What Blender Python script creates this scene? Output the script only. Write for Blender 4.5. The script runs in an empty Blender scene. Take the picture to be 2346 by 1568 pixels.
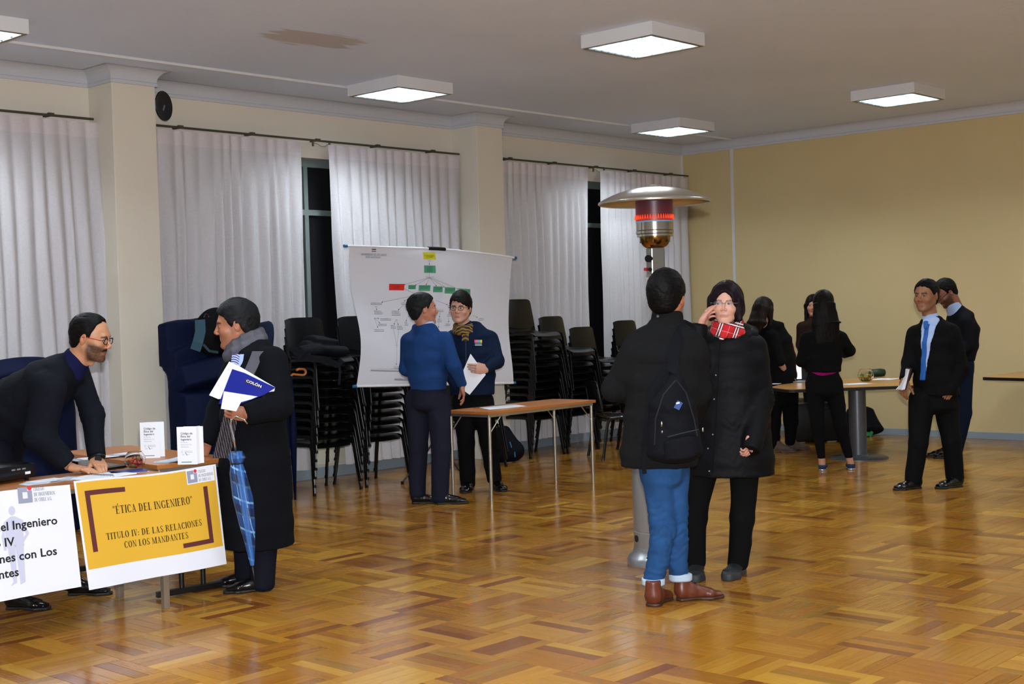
import bpy, bmesh, math, random
import numpy as np
from mathutils import Vector, Matrix

random.seed(7)
rng = np.random.default_rng(7)
scene = bpy.context.scene
COL = scene.collection
PI = math.pi

# ------------------------------------------------------------------ camera
CAM_H = 1.58
YAW, PITCH, ROLL = math.radians(42.865), math.radians(1.1795), math.radians(-1.7171)
FPX, IW, IH = 3055.3, 2346, 1568
fwd = Vector((math.cos(YAW)*math.cos(PITCH), math.sin(YAW)*math.cos(PITCH), -math.sin(PITCH)))
rgt = Vector((math.sin(YAW), -math.cos(YAW), 0))
upv = rgt.cross(fwd)
rgt, upv = (math.cos(ROLL)*rgt + math.sin(ROLL)*upv), (-math.sin(ROLL)*rgt + math.cos(ROLL)*upv)
cam_d = bpy.data.cameras.new('camera')
cam_d.sensor_width = 36
cam_d.lens = FPX/IW*36
cam_d.clip_start = 0.05
cam = bpy.data.objects.new('camera', cam_d)
COL.objects.link(cam)
M = Matrix((rgt, upv, -fwd)).transposed().to_4x4()
M.translation = Vector((0, 0, CAM_H))
cam.matrix_world = M
scene.camera = cam

# ------------------------------------------------------------------ world, lights, exposure
world = bpy.data.worlds.new('night')
scene.world = world
world.use_nodes = True
world.node_tree.nodes['Background'].inputs[0].default_value = (0.010, 0.012, 0.02, 1)
world.node_tree.nodes['Background'].inputs[1].default_value = 0.15
scene.view_settings.view_transform = 'Standard'
scene.view_settings.look = 'None'
scene.view_settings.gamma = 1
scene.view_settings.use_curve_mapping = False
scene.view_settings.exposure = 0.0
TUBE_E = 225.0                       # emission of the fluorescent tubes
fl = bpy.data.lights.new('flash', 'AREA')    # the camera's own flash
fl.shape = 'RECTANGLE'
fl.size = 0.08
fl.size_y = 0.05
fl.energy = 500
fl.color = (0.94, 0.97, 1.0)
flo = bpy.data.objects.new('flash', fl)
COL.objects.link(flo)
flo.location = (0.02, -0.02, CAM_H + 0.17)
flo.rotation_euler = cam.matrix_world.to_euler()

# ------------------------------------------------------------------ picture-to-place helpers
FW = np.array(fwd); RT = np.array(rgt); UP = np.array(upv)
HF = np.array([math.cos(YAW), math.sin(YAW), 0.0])       # horizontal viewing direction
HR = np.array([math.sin(YAW), -math.cos(YAW), 0.0])      # horizontal right
CC = np.array([0, 0, CAM_H])
def ray(x, y):
    return FW + RT*(x-IW/2)/FPX - UP*(y-IH/2)/FPX
def at(x, y, w):                    # the point seen at a pixel, w metres deep into the room
    d = ray(x, y)
    return CC + d*(w/(d @ HF))
def gnd(x, y, z=0.0):
    d = ray(x, y)
    return CC + d*((z-CAM_H)/d[2])
def onY(x, y, Y):
    d = ray(x, y)
    return CC + d*(Y/d[1])
def depth(p):
    return float(np.asarray(p)[:2] @ HF[:2])

# ------------------------------------------------------------------ materials
def lin(c):
    if isinstance(c, str):
        c = [int(c[i:i+2], 16)/255 for i in (1, 3, 5)]
        return tuple((v/12.92 if v < 0.04045 else ((v+0.055)/1.055)**2.4) for v in c)
    return tuple(c)
MATS = {}
def mat(name, color=(0.5, 0.5, 0.5), rough=0.5, metal=0.0, noise=0.0, nscale=8.0, bump=0.0, bscale=60.0,
        spec=0.5, coat=0.0, attr=None, emit=None, estr=1.0, trans=0.0, ior=1.45, sheen=0.0, alpha=1.0):
    if name in MATS:
        return MATS[name]
    m = bpy.data.materials.new(name)
    m.use_nodes = True
    nt = m.node_tree
    b = nt.nodes['Principled BSDF']
    c = lin(color)
    b.inputs['Base Color'].default_value = (*c, 1)
    b.inputs['Roughness'].default_value = rough
    b.inputs['Metallic'].default_value = metal
    b.inputs['Specular IOR Level'].default_value = spec
    b.inputs['Coat Weight'].default_value = coat
    b.inputs['IOR'].default_value = ior
    b.inputs['Alpha'].default_value = alpha
    b.inputs['Transmission Weight'].default_value = trans
    if sheen:
        b.inputs['Sheen Weight'].default_value = sheen
    m.diffuse_color = (*c, 1)
    src = None
    tc = nt.nodes.new('ShaderNodeTexCoord')
    if attr:
        a = nt.nodes.new('ShaderNodeAttribute'); a.attribute_name = attr
        src = a.outputs['Color']
        nt.links.new(src, b.inputs['Base Color'])
    if noise:
        n = nt.nodes.new('ShaderNodeTexNoise')
        n.inputs['Scale'].default_value = nscale
        n.inputs['Detail'].default_value = 5
        nt.links.new(tc.outputs['Object'], n.inputs['Vector'])
        r = nt.nodes.new('ShaderNodeMapRange')
        r.inputs['From Min'].default_value = 0.25; r.inputs['From Max'].default_value = 0.75
        r.inputs['To Min'].default_value = 1-noise; r.inputs['To Max'].default_value = 1+noise
        nt.links.new(n.outputs['Fac'], r.inputs['Value'])
        mx = nt.nodes.new('ShaderNodeVectorMath'); mx.operation = 'MULTIPLY'
        if src: nt.links.new(src, mx.inputs[0])
        else: mx.inputs[0].default_value = c
        nt.links.new(r.outputs['Result'], mx.inputs[1])
        nt.links.new(mx.outputs['Vector'], b.inputs['Base Color'])
    if bump:
        n2 = nt.nodes.new('ShaderNodeTexNoise')
        n2.inputs['Scale'].default_value = bscale
        n2.inputs['Detail'].default_value = 4
        nt.links.new(tc.outputs['Object'], n2.inputs['Vector'])
        bp = nt.nodes.new('ShaderNodeBump')
        bp.inputs['Strength'].default_value = bump
        bp.inputs['Distance'].default_value = 0.01
        nt.links.new(n2.outputs['Fac'], bp.inputs['Height'])
        nt.links.new(bp.outputs['Normal'], b.inputs['Normal'])
    if emit is not None:
        b.inputs['Emission Color'].default_value = (*lin(emit), 1)
        b.inputs['Emission Strength'].default_value = estr
    MATS[name] = m
    return m

# ------------------------------------------------------------------ mesh helpers
def link(name, me, parent=None, loc=None):
    o = bpy.data.objects.new(name, me)
    COL.objects.link(o)
    if parent is not None: o.parent = parent
    if loc is not None: o.location = loc
    return o
def tag(o, label=None, cat=None, group=None, kind=None):
    if label: o['label'] = label
    if cat: o['category'] = cat
    if group: o['group'] = group
    if kind: o['kind'] = kind
    return o
def empty(name, loc, rz=0.0, label=None, cat=None, group=None):
    o = bpy.data.objects.new(name, None)
    o.empty_display_size = 0.1
    COL.objects.link(o)
    o.location = loc
    o.rotation_euler = (0, 0, rz)
    return tag(o, label, cat, group)
class MB:
    """collects shapes into one mesh"""
    def __init__(s):
        s.v = []; s.f = []; s.mi = []; s.n = 0; s.uv = {}
    def add(s, V, F, mi=0):
        V = np.asarray(V, float)
        s.v.append(V)
        for f in F:
            s.f.append([i+s.n for i in f]); s.mi.append(mi)
        s.n += len(V)
        return s
    def box(s, c, d, R=None, mi=0, bev=0.0):
        hx, hy, hz = d[0]/2, d[1]/2, d[2]/2
        if bev <= 0:
            V = np.array([(x, y, z) for x in (-hx, hx) for y in (-hy, hy) for z in (-hz, hz)])
            F = [(0, 1, 3, 2), (4, 6, 7, 5), (0, 4, 5, 1), (2, 3, 7, 6), (0, 2, 6, 4), (1, 5, 7, 3)]
        else:
            b = min(bev, hx*.9, hy*.9, hz*.9)
            bm = bmesh.new()
            bmesh.ops.create_cube(bm, size=1)
            for v in bm.verts: v.co = Vector((v.co.x*2*hx, v.co.y*2*hy, v.co.z*2*hz))
            bmesh.ops.bevel(bm, geom=bm.edges[:], offset=b, segments=2, affect='EDGES', profile=0.6)
            bm.verts.index_update()
            V = np.array([v.co[:] for v in bm.verts]); F = [[v.index for v in f.verts] for f in bm.faces]
            bm.free()
        if R is not None: V = V @ np.array(R).T
        return s.add(V+np.array(c), F, mi)
    def tube(s, pts, r, n=8, mi=0, cap=True, flat=None):
        pts = [np.asarray(p, float) for p in pts]
        rs = r if hasattr(r, '__len__') else [r]*len(pts)
        V = []; F = []
        prev = None
        for i, p in enumerate(pts):
            t = (pts[min(i+1, len(pts)-1)]-pts[max(i-1, 0)]); t = t/(np.linalg.norm(t)+1e-12)
            if prev is None:
                a = np.array([0, 0, 1.]) if abs(t[2]) < .9 else np.array([1., 0, 0])
                u = np.cross(t, a)
            else:
                u = prev-t*(prev @ t)
            u /= np.linalg.norm(u)+1e-12
            prev = u
            w = np.cross(t, u)
            fl_ = flat if flat else (1, 1)
            for k in range(n):
                an = 2*PI*k/n
                V.append(p+rs[i]*(math.cos(an)*u*fl_[0]+math.sin(an)*w*fl_[1]))
        for i in range(len(pts)-1):
            for k in range(n):
                a, b = i*n+k, i*n+(k+1) % n
                F.append((a, a+n, b+n, b))
        if cap:
            F.append(list(range(n))); F.append(list(range(len(pts)*n-1, (len(pts)-1)*n-1, -1)))
        return s.add(V, F, mi)
    def lathe(s, prof, c=(0, 0, 0), n=32, mi=0, capb=True, capt=True, R=None):
        V = []; F = []
        for r, z in prof:
            for k in range(n):
                an = 2*PI*k/n
                V.append((r*math.cos(an), r*math.sin(an), z))
        for i in range(len(prof)-1):
            for k in range(n):
                a, b = i*n+k, i*n+(k+1) % n
                F.append((a, b, b+n, a+n))
        if capb: F.append(list(range(n-1, -1, -1)))
        if capt: F.append([(len(prof)-1)*n+k for k in range(n)])
        V = np.array(V)
        if R is not None: V = V @ np.array(R).T
        return s.add(V+np.array(c), F, mi)
    def prism(s, poly, z0, z1, fn=None, mi=0):
        """poly in 2D, extruded z0..z1; fn maps (x,y,z)->(x,y,z)"""
        n = len(poly)
        V = [(p[0], p[1], z0) for p in poly]+[(p[0], p[1], z1) for p in poly]
        F = [list(range(n-1, -1, -1)), [n+i for i in range(n)]]
        for i in range(n):
            j = (i+1) % n
            F.append((i, j, n+j, n+i))
        V = np.array(V, float)
        if fn: V = np.array([fn(*p) for p in V])
        return s.add(V, F, mi)
    def sheet(s, fn, nu, nv, thick=None, mi=0, uv=False):
        """fn(u,v)->point for u,v in 0..1"""
        V = np.array([fn(i/nu, j/nv) for j in range(nv+1) for i in range(nu+1)], float)
        F = []
        for j in range(nv):
            for i in range(nu):
                a = j*(nu+1)+i
                F.append((a, a+1, a+nu+2, a+nu+1))
        if thick:
            g = V.reshape(nv+1, nu+1, 3)
            du = np.gradient(g, axis=1); dv = np.gradient(g, axis=0)
            nn = np.cross(du, dv); nn /= np.linalg.norm(nn, axis=2, keepdims=True)+1e-12
            W = (g-nn*thick).reshape(-1, 3)
            m = len(V)
            F2 = [tuple(m+i for i in reversed(f)) for f in F]
            ring = [i for i in range(nu+1)]+[j*(nu+1)+nu for j in range(1, nv+1)]+[nv*(nu+1)+i for i in range(nu-1, -1, -1)]+[j*(nu+1) for j in range(nv-1, 0, -1)]
            F3 = []
            for k in range(len(ring)):
                a, b = ring[k], ring[(k+1) % len(ring)]
                F3.append((b, a, m+a, m+b))
            V = np.concatenate([V, W]); F = F+F2+F3
        return s.add(V, F, mi)
    def build(s, name, mats, parent=None, smooth=False, loc=None, angle=None, recalc=True):
        if not isinstance(mats, (list, tuple)): mats = [mats]
        V = np.concatenate(s.v) if s.v else np.zeros((0, 3))
        if loc is not None: V = V-np.array(loc)
        me = bpy.data.meshes.new(name)
        me.from_pydata(V.tolist(), [], s.f)
        for m in mats: me.materials.append(m)
        if len(mats) > 1: me.polygons.foreach_set('material_index', s.mi)
        if recalc:
            bm = bmesh.new(); bm.from_mesh(me)
            bmesh.ops.recalc_face_normals(bm, faces=bm.faces[:])
            bm.to_mesh(me); bm.free()
        if smooth:
            me.polygons.foreach_set('use_smooth', [True]*len(me.polygons))
            if angle: me.set_sharp_from_angle(angle=math.radians(angle))
        me.update()
        return link(name, me, parent, loc)
def rotz(a):
    c, s = math.cos(a), math.sin(a)
    return np.array([[c, -s, 0], [s, c, 0], [0, 0, 1]])
def rotx(a):
    c, s = math.cos(a), math.sin(a)
    return np.array([[1, 0, 0], [0, c, -s], [0, s, c]])
def roty(a):
    c, s = math.cos(a), math.sin(a)
    return np.array([[c, 0, s], [0, 1, 0], [-s, 0, c]])
def copy_tree(o, parent=None, mats=None):
    c = o.copy()
    COL.objects.link(c)
    if parent is not None: c.parent = parent
    for ch in list(o.children):
        copy_tree(ch, c)
    return c
def arc(c, r, a0, a1, n, plane='xz'):
    out = []
    for i in range(n+1):
        a = a0+(a1-a0)*i/n
        x, y = r*math.cos(a), r*math.sin(a)
        out.append(np.array(c)+(np.array((x, 0, y)) if plane == 'xz' else np.array((0, x, y)) if plane == 'yz' else np.array((x, y, 0))))
    return out
# ================================================================== the room
XF, YW, ZC = 14.77, 10.50, 3.775      # far wall, window wall, ceiling
X0, Y0 = -3.2, -4.2                    # the walls behind the camera
m_cream = mat('cream paint', '#DBD3C3', 0.62, bump=0.12, bscale=90, noise=0.025, nscale=1.3)
m_yellow = mat('yellow paint', '#CDB888', 0.62, bump=0.12, bscale=110, noise=0.03, nscale=0.9)
m_white = mat('white gloss trim', '#C3C5CC', 0.5)
m_lampwhite = mat('white enamel', '#D4D4D6', 0.4)
m_base = mat('blue grey skirting', '#8C99A3', 0.45)

def ceiling_material():
    m = bpy.data.materials.new('ceiling paint'); m.use_nodes = True
    nt = m.node_tree; b = nt.nodes['Principled BSDF']
    b.inputs['Roughness'].default_value = 0.75
    tc = nt.nodes.new('ShaderNodeTexCoord')
    n = nt.nodes.new('ShaderNodeTexNoise'); n.inputs['Scale'].default_value = 0.55; n.inputs['Detail'].default_value = 4
    nt.links.new(tc.outputs['Object'], n.inputs['Vector'])
    cr = nt.nodes.new('ShaderNodeValToRGB')
    cr.color_ramp.elements[0].position = 0.3; cr.color_ramp.elements[0].color = (*lin('#D3DFF4'), 1)
    cr.color_ramp.elements[1].position = 0.7; cr.color_ramp.elements[1].color = (*lin('#DCE7FB'), 1)
    nt.links.new(n.outputs['Fac'], cr.inputs['Fac'])
    # damp stain: an ellipse around (6.65, 8.2) with a ragged edge
    mp = nt.nodes.new('ShaderNodeMapping'); mp.vector_type = 'POINT'
    mp.inputs['Location'].default_value = (-6.66, -8.20, 0)
    nt.links.new(tc.outputs['Object'], mp.inputs['Vector'])
    mp2 = nt.nodes.new('ShaderNodeMapping'); mp2.inputs['Rotation'].default_value = (0, 0, math.radians(20))
    mp2.inputs['Scale'].default_value = (1.9, 3.4, 0)
    nt.links.new(mp.outputs['Vector'], mp2.inputs['Vector'])
    n2 = nt.nodes.new('ShaderNodeTexNoise'); n2.inputs['Scale'].default_value = 5; n2.inputs['Detail'].default_value = 6
    mp3 = nt.nodes.new('ShaderNodeMapping'); mp3.inputs['Scale'].default_value = (0.35, 2.2, 1)
    nt.links.new(tc.outputs['Object'], mp3.inputs['Vector']); nt.links.new(mp3.outputs['Vector'], n2.inputs['Vector'])
    ln = nt.nodes.new('ShaderNodeVectorMath'); ln.operation = 'LENGTH'
    nt.links.new(mp2.outputs['Vector'], ln.inputs[0])
    ad = nt.nodes.new('ShaderNodeMath'); ad.operation = 'MULTIPLY_ADD'; ad.inputs[1].default_value = 1.1
    nt.links.new(n2.outputs['Fac'], ad.inputs[0]); nt.links.new(ln.outputs['Value'], ad.inputs[2])
    rg = nt.nodes.new('ShaderNodeMapRange'); rg.inputs['From Min'].default_value = 1.42; rg.inputs['From Max'].default_value = 1.30
    rg.inputs['To Min'].default_value = 0; rg.inputs['To Max'].default_value = 0.8
    nt.links.new(ad.outputs['Value'], rg.inputs['Value'])
    mx = nt.nodes.new('ShaderNodeMix'); mx.data_type = 'RGBA'
    nt.links.new(rg.outputs['Result'], mx.inputs['Factor'])
    nt.links.new(cr.outputs['Color'], mx.inputs['A']); mx.inputs['B'].default_value = (*lin('#B9B0AA'), 1)
    nt.links.new(mx.outputs['Result'], b.inputs['Base Color'])
    n3 = nt.nodes.new('ShaderNodeTexNoise'); n3.inputs['Scale'].default_value = 14; n3.inputs['Detail'].default_value = 6
    nt.links.new(tc.outputs['Object'], n3.inputs['Vector'])
    bp = nt.nodes.new('ShaderNodeBump'); bp.inputs['Strength'].default_value = 0.12; bp.inputs['Distance'].default_value = 0.02
    nt.links.new(n3.outputs['Fac'], bp.inputs['Height']); nt.links.new(bp.outputs['Normal'], b.inputs['Normal'])
    return m
def struct(name, mb, m, **k):
    o = mb.build(name, m, **k); o['kind'] = 'structure'; return o

t = 0.2
struct('ceiling', MB().box(((X0+XF)/2, (Y0+YW)/2, ZC+t/2), (XF-X0+2*t, YW-Y0+2*t, t)), ceiling_material())
struct('wall_right', MB().box((XF+t/2, (Y0+YW)/2, ZC/2), (t, YW-Y0+2*t, ZC)), m_yellow)
m_pale = mat('pale paint', '#E4E3E0', 0.62)
struct('wall_front', MB().box(((X0+XF)/2, Y0-t/2, ZC/2), (XF-X0, t, ZC)), m_pale)
struct('wall_left', MB().box((X0-t/2, (Y0+YW)/2, ZC/2), (t, YW-Y0+2*t, ZC)), m_pale)

# window wall with four bays between pillars
PILX = [(-2.80, -2.38), (1.62, 2.04), (6.03, 6.45), (10.435, 10.845)]
PD = 0.38
BAYS = [(-2.38, 1.62), (2.04, 6.03), (6.45, 10.435), (10.845, 14.77)]
WZ0, WZ1 = 0.95, 3.20
wb = MB()
wb.box(((X0+XF)/2, YW+t/2, WZ0/2), (XF-X0, t, WZ0))
wb.box(((X0+XF)/2, YW+t/2, (WZ1+ZC)/2), (XF-X0, t, ZC-WZ1))
edges = [X0]+[e for a, b in BAYS for e in (a+0.12, b-0.12)]+[XF]
for i in range(0, len(edges), 2):
    a, b = edges[i], edges[i+1]
    wb.box(((a+b)/2, YW+t/2, (WZ0+WZ1)/2), (b-a, t, WZ1-WZ0))
wall_back = struct('wall_back', wb, m_cream)
for i, (a, b) in enumerate(PILX):
    struct('trim_%d' % (i+1), MB().box(((a+b)/2, YW-PD/2, ZC/2), (b-a, PD, ZC), bev=0.006), m_cream)
m_frame = mat('grey window frame', '#6F7A78', 0.5)
m_glass = mat('night glass', (0.012, 0.012, 0.014), 0.06, spec=0.5)
for k, (a, b) in enumerate(BAYS):
    a, b = a+0.12, b-0.12
    w = bpy.data.objects.new('window_%d' % (k+1), None); COL.objects.link(w); w.location = ((a+b)/2, YW+0.12, WZ0); w['kind'] = 'structure'
    L = np.array(w.location)
    f = MB()
    for zz, h in ((WZ0+0.03, .06), (WZ1-0.04, .08), (2.665, .055)):
        f.box(((a+b)/2, YW+0.12, zz), (b-a, .06, h))
    nx = 4
    xs = [a+(b-a)*i/nx for i in range(nx+1)]
    for x in xs: f.box((x, YW+0.12, (WZ0+WZ1)/2), (.05, .062, WZ1-WZ0))
    f.build('window_frame', m_frame, w, loc=None).location = -L
    for i in range(nx):
        for z0, z1 in ((WZ0+.06, 2.64), (2.69, WZ1-.08)):
            g = MB().box(((xs[i]+xs[i+1])/2, YW+.125, (z0+z1)/2), (xs[i+1]-xs[i]-.05, .008, z1-z0)).build('pane', m_glass, w)
            g.location = -L
    s_ = MB().box(((a+b)/2, YW+.06, WZ0+.012), (b-a, .13, .025)).build('window_sill', m_white, w); s_.location = -L

# cornice: cove and bead run round wall and pillars
def cornice_profile():
    pts = [(0.0, 3.645), (0.016, 3.645), (0.016, 3.672), (0.008, 3.676)]
    for i in range(9):
        a = PI/2*i/8
        pts.append((0.012+0.095*(1-math.cos(a)), 3.68+0.095*math.sin(a)))
    pts.append((0.115, ZC)); pts.append((0, ZC))
    return pts
def run_cornice(path, name):
    prof = cornice_profile(); n = len(prof)
    V = []; F = []
    P = [np.array(p, float) for p in path]
    for i, p in enumerate(P):
        if i == 0: d = P[1]-P[0]; nrm = np.array([d[1], -d[0]])/np.linalg.norm(d); off = nrm
        elif i == len(P)-1: d = P[-1]-P[-2]; off = np.array([d[1], -d[0]])/np.linalg.norm(d)
        else:
            d1 = P[i]-P[i-1]; d2 = P[i+1]-P[i]
            n1 = np.array([d1[1], -d1[0]])/np.linalg.norm(d1); n2 = np.array([d2[1], -d2[0]])/np.linalg.norm(d2)
            off = (n1+n2)/(1+n1 @ n2)
        for o, z in prof:
            V.append((p[0]+off[0]*o, p[1]+off[1]*o, z))
    for i in range(len(P)-1):
        for k in range(n-1):
            F.append((i*n+k, i*n+k+1, (i+1)*n+k+1, (i+1)*n+k))
    F.append(list(range(n))); F.append([(len(P)-1)*n+k for k in range(n)])
    o = MB().add(V, F).build(name, m_white); o['kind'] = 'structure'
    return o
path = [(X0, YW)]
for a, b in PILX: path += [(a, YW), (a, YW-PD), (b, YW-PD), (b, YW)]
path += [(XF, YW)]
run_cornice(path, 'trim_5')
run_cornice([(XF, YW), (XF, Y0)], 'trim_6')
# cable trunking on the ceiling and down the yellow wall
struct('trim_7', MB().box(((X0+XF)/2, 9.665, ZC-.011), (XF-X0, .03, .022), bev=.003), m_lampwhite)
struct('trim_8', MB().box((XF-.009, 9.70, 1.85), (.018, .042, 3.6), bev=.003), m_lampwhite)
struct('trim_9', MB().box((XF-.009, YW-.012, 1.85), (.018, .024, 3.6)), m_lampwhite)
struct('baseboard_right', MB().box((XF-.009, (Y0+YW)/2, .04), (.018, YW-Y0, .08), bev=.004), m_base)
bb = MB()
for a, b in [(X0, PILX[0][0])]+BAYS: bb.box(((a+b)/2, YW-.009, .055), (b-a, .018, .11), bev=.004)
struct('baseboard_back', bb, m_base)
m_panel = mat('cream wall panel', '#CFCDBC', 0.5)
for k, (a, b) in enumerate(BAYS):
    struct('trim_%d' % (10+k), MB().box(((a+b)/2, YW-.01, .52), (b-a-.3, .016, .78), bev=.005), m_panel)

# ------------------------------------------------------------------ parquet floor
def wood_material(name, base_attr=True):
    m = bpy.data.materials.new(name); m.use_nodes = True
    nt = m.node_tree; b = nt.nodes['Principled BSDF']
    at_ = nt.nodes.new('ShaderNodeAttribute'); at_.attribute_name = 'tone'
    tc = nt.nodes.new('ShaderNodeUVMap'); tc.uv_map = 'UVMap'
    mp = nt.nodes.new('ShaderNodeMapping'); mp.inputs['Scale'].default_value = (2.2, 38, 1)
    nt.links.new(tc.outputs['UV'], mp.inputs['Vector'])
    n = nt.nodes.new('ShaderNodeTexNoise'); n.inputs['Scale'].default_value = 1.6; n.inputs['Detail'].default_value = 6; n.inputs['Roughness'].default_value = .65
    nt.links.new(mp.outputs['Vector'], n.inputs['Vector'])
    r = nt.nodes.new('ShaderNodeMapRange'); r.inputs['From Min'].default_value = .2; r.inputs['From Max'].default_value = .8
    r.inputs['To Min'].default_value = .76; r.inputs['To Max'].default_value = 1.20
    nt.links.new(n.outputs['Fac'], r.inputs['Value'])
    mx = nt.nodes.new('ShaderNodeVectorMath'); mx.operation = 'MULTIPLY'
    nt.links.new(at_.outputs['Color'], mx.inputs[0]); nt.links.new(r.outputs['Result'], mx.inputs[1])
    nt.links.new(mx.outputs['Vector'], b.inputs['Base Color'])
    b.inputs['Roughness'].default_value = .22
    b.inputs['Specular IOR Level'].default_value = .42
    b.inputs['Coat Weight'].default_value = 0.18
    b.inputs['Coat Roughness'].default_value = .12
    geo = nt.nodes.new('ShaderNodeNewGeometry')
    n2 = nt.nodes.new('ShaderNodeTexNoise'); n2.inputs['Scale'].default_value = 1.7; n2.inputs['Detail'].default_value = 5
    nt.links.new(geo.outputs['Position'], n2.inputs['Vector'])
    r2 = nt.nodes.new('ShaderNodeMapRange'); r2.inputs['From Min'].default_value = .3; r2.inputs['From Max'].default_value = .7
    r2.inputs['To Min'].default_value = .13; r2.inputs['To Max'].default_value = .27
    nt.links.new(n2.outputs['Fac'], r2.inputs['Value']); nt.links.new(r2.outputs['Result'], b.inputs['Roughness'])
    n3 = nt.nodes.new('ShaderNodeTexNoise'); n3.inputs['Scale'].default_value = 9; n3.inputs['Detail'].default_value = 3
    nt.links.new(geo.outputs['Position'], n3.inputs['Vector'])
    bp = nt.nodes.new('ShaderNodeBump'); bp.inputs['Strength'].default_value = .10; bp.inputs['Distance'].default_value = .01
    nt.links.new(n3.outputs['Fac'], bp.inputs['Height']); nt.links.new(bp.outputs['Normal'], b.inputs['Normal'])
    nt.links.new(bp.outputs['Normal'], b.inputs['Coat Normal'])
    return m
m_parquet = wood_material('varnished parquet')
m_sub = mat('dark parquet joint', '#1E120A', .8)
PQ, NS = 0.365, 5
SW = PQ/NS
TONES = [tuple(np.array(lin(c))*(1.04, 1.13, .95)) for c in ('#9E6522', '#975D1E', '#A87028', '#91581C', '#86501B', '#9C6624', '#B07C30', '#905820', '#7C461A', '#A06A26', '#8C5820', '#A8722C', '#78421A', '#986024', '#8E6024', '#A46E28')]
def strip_mesh(tone, seed):
    """one strip along x, PQ long, SW wide; proud top with chamfered joints"""
    g, h, c = .0006, .006, .0012
    L, Wd = PQ/2-g, SW/2-g
    V = [(-L, -Wd, -h), (L, -Wd, -h), (L, Wd, -h), (-L, Wd, -h), (-L+c, -Wd+c, 0), (L-c, -Wd+c, 0), (L-c, Wd-c, 0), (-L+c, Wd-c, 0)]
    F = [(4, 5, 6, 7), (0, 1, 5, 4), (1, 2, 6, 5), (2, 3, 7, 6), (3, 0, 4, 7)]
    return V, F
floor = MB().box(((X0+XF)/2, (Y0+YW)/2, -.056), (XF-X0+2*t, YW-Y0+2*t, .1)).build('floor', m_sub); floor['kind'] = 'structure'
strips = []
for i in range(-22, 29):
    for j in range(-24, 19):
        bx, by = 4.785+PQ*i, 4.22+PQ*j
        if bx+PQ < 0.5 or bx > XF or by+PQ < -1.5 or by > YW: continue
        ori = (i+j) % 2 == 0
        shift = rng.normal(0, .0)
        bt = rng.random()
        for k in range(NS):
            if ori: cx, cy = bx+SW*(k+.5), by+PQ/2
            else: cx, cy = bx+PQ/2, by+SW*(k+.5)
            tv = int(rng.integers(0, len(TONES)))
            if bt < .55 and rng.random() < .6: tv = [0, 1, 5, 6, 9, 2][int(bt*10.9)]
            strips.append((cx, cy, ori, tv, float(rng.integers(0, 3))))
def seen(cx, cy):
    v = np.array([cx, cy, 0])-CC
    w = v @ FW
    if w < 1: return 0
    px, py = IW/2+FPX*(v @ RT)/w, IH/2-FPX*(v @ UP)/w
    if px < -60 or px > IW+60 or py < 0 or py > IH+30: return 0
    return 1/w
order = sorted(range(len(strips)), key=lambda q: -seen(*strips[q][:2]))
near = set(order[:300])
cache = {}
def finish_strip_mesh(me, tones, uvs):
    a = me.color_attributes.new('tone', 'FLOAT_COLOR', 'CORNER')
    a.data.foreach_set('color', np.array(tones, dtype=np.float32).ravel())
    u = me.uv_layers.new(name='UVMap')
    u.data.foreach_set('uv', np.array(uvs, dtype=np.float32).ravel())
def strip_me(tv, sd):
    if (tv, sd) in cache: return cache[(tv, sd)]
    V, F = strip_mesh(None, 0)
    me = bpy.data.meshes.new('parquet_strip'); me.from_pydata(V, [], F); me.materials.append(m_parquet)
    tn = []; uv = []
    for f in F:
        for vi in f:
            tn.append((*TONES[tv], 1)); uv.append((V[vi][0]+tv*3.7+sd*1.3, V[vi][1]+tv*1.9+sd*.77))
    finish_strip_mesh(me, tn, uv)
    cache[(tv, sd)] = me
    return me
for q in sorted(near):
    cx, cy, ori, tv, sd = strips[q]
    o = link('parquet_strip', strip_me(tv, sd), floor, (cx, cy, rng.normal(0, .00015)))
    o.rotation_euler = (rng.normal(0, .0012), rng.normal(0, .0012), PI/2 if ori else 0)
V0, F0 = strip_mesh(None, 0); V0 = np.array(V0)
Vs = []; Fs = []; tn = []; uv = []; nbase = 0
for q, (cx, cy, ori, tv, sd) in enumerate(strips):
    if q in near: continue
    W = V0.copy(); tl = rng.normal(0, .0012, 2)
    W[:, 2] += W[:, 0]*tl[0]+W[:, 1]*tl[1]
    U = np.stack([V0[:, 0]+tv*3.7+sd*1.3+q*.11, V0[:, 1]+tv*1.9+sd*.77+q*.07], 1)
    if ori: W[:, :2] = np.stack([-W[:, 1], W[:, 0]], 1)
    W[:, 0] += cx; W[:, 1] += cy
    Vs.append(W)
    for f in F0:
        Fs.append([nbase+i for i in f])
        for vi in f: tn.append((*TONES[tv], 1)); uv.append(U[vi])
    nbase += 8
me = bpy.data.meshes.new('parquet_field'); me.from_pydata(np.concatenate(Vs).tolist(), [], Fs); me.materials.append(m_parquet)
finish_strip_mesh(me, tn, uv)
o = link('parquet_field', me, floor); o['kind'] = 'stuff'

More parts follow.
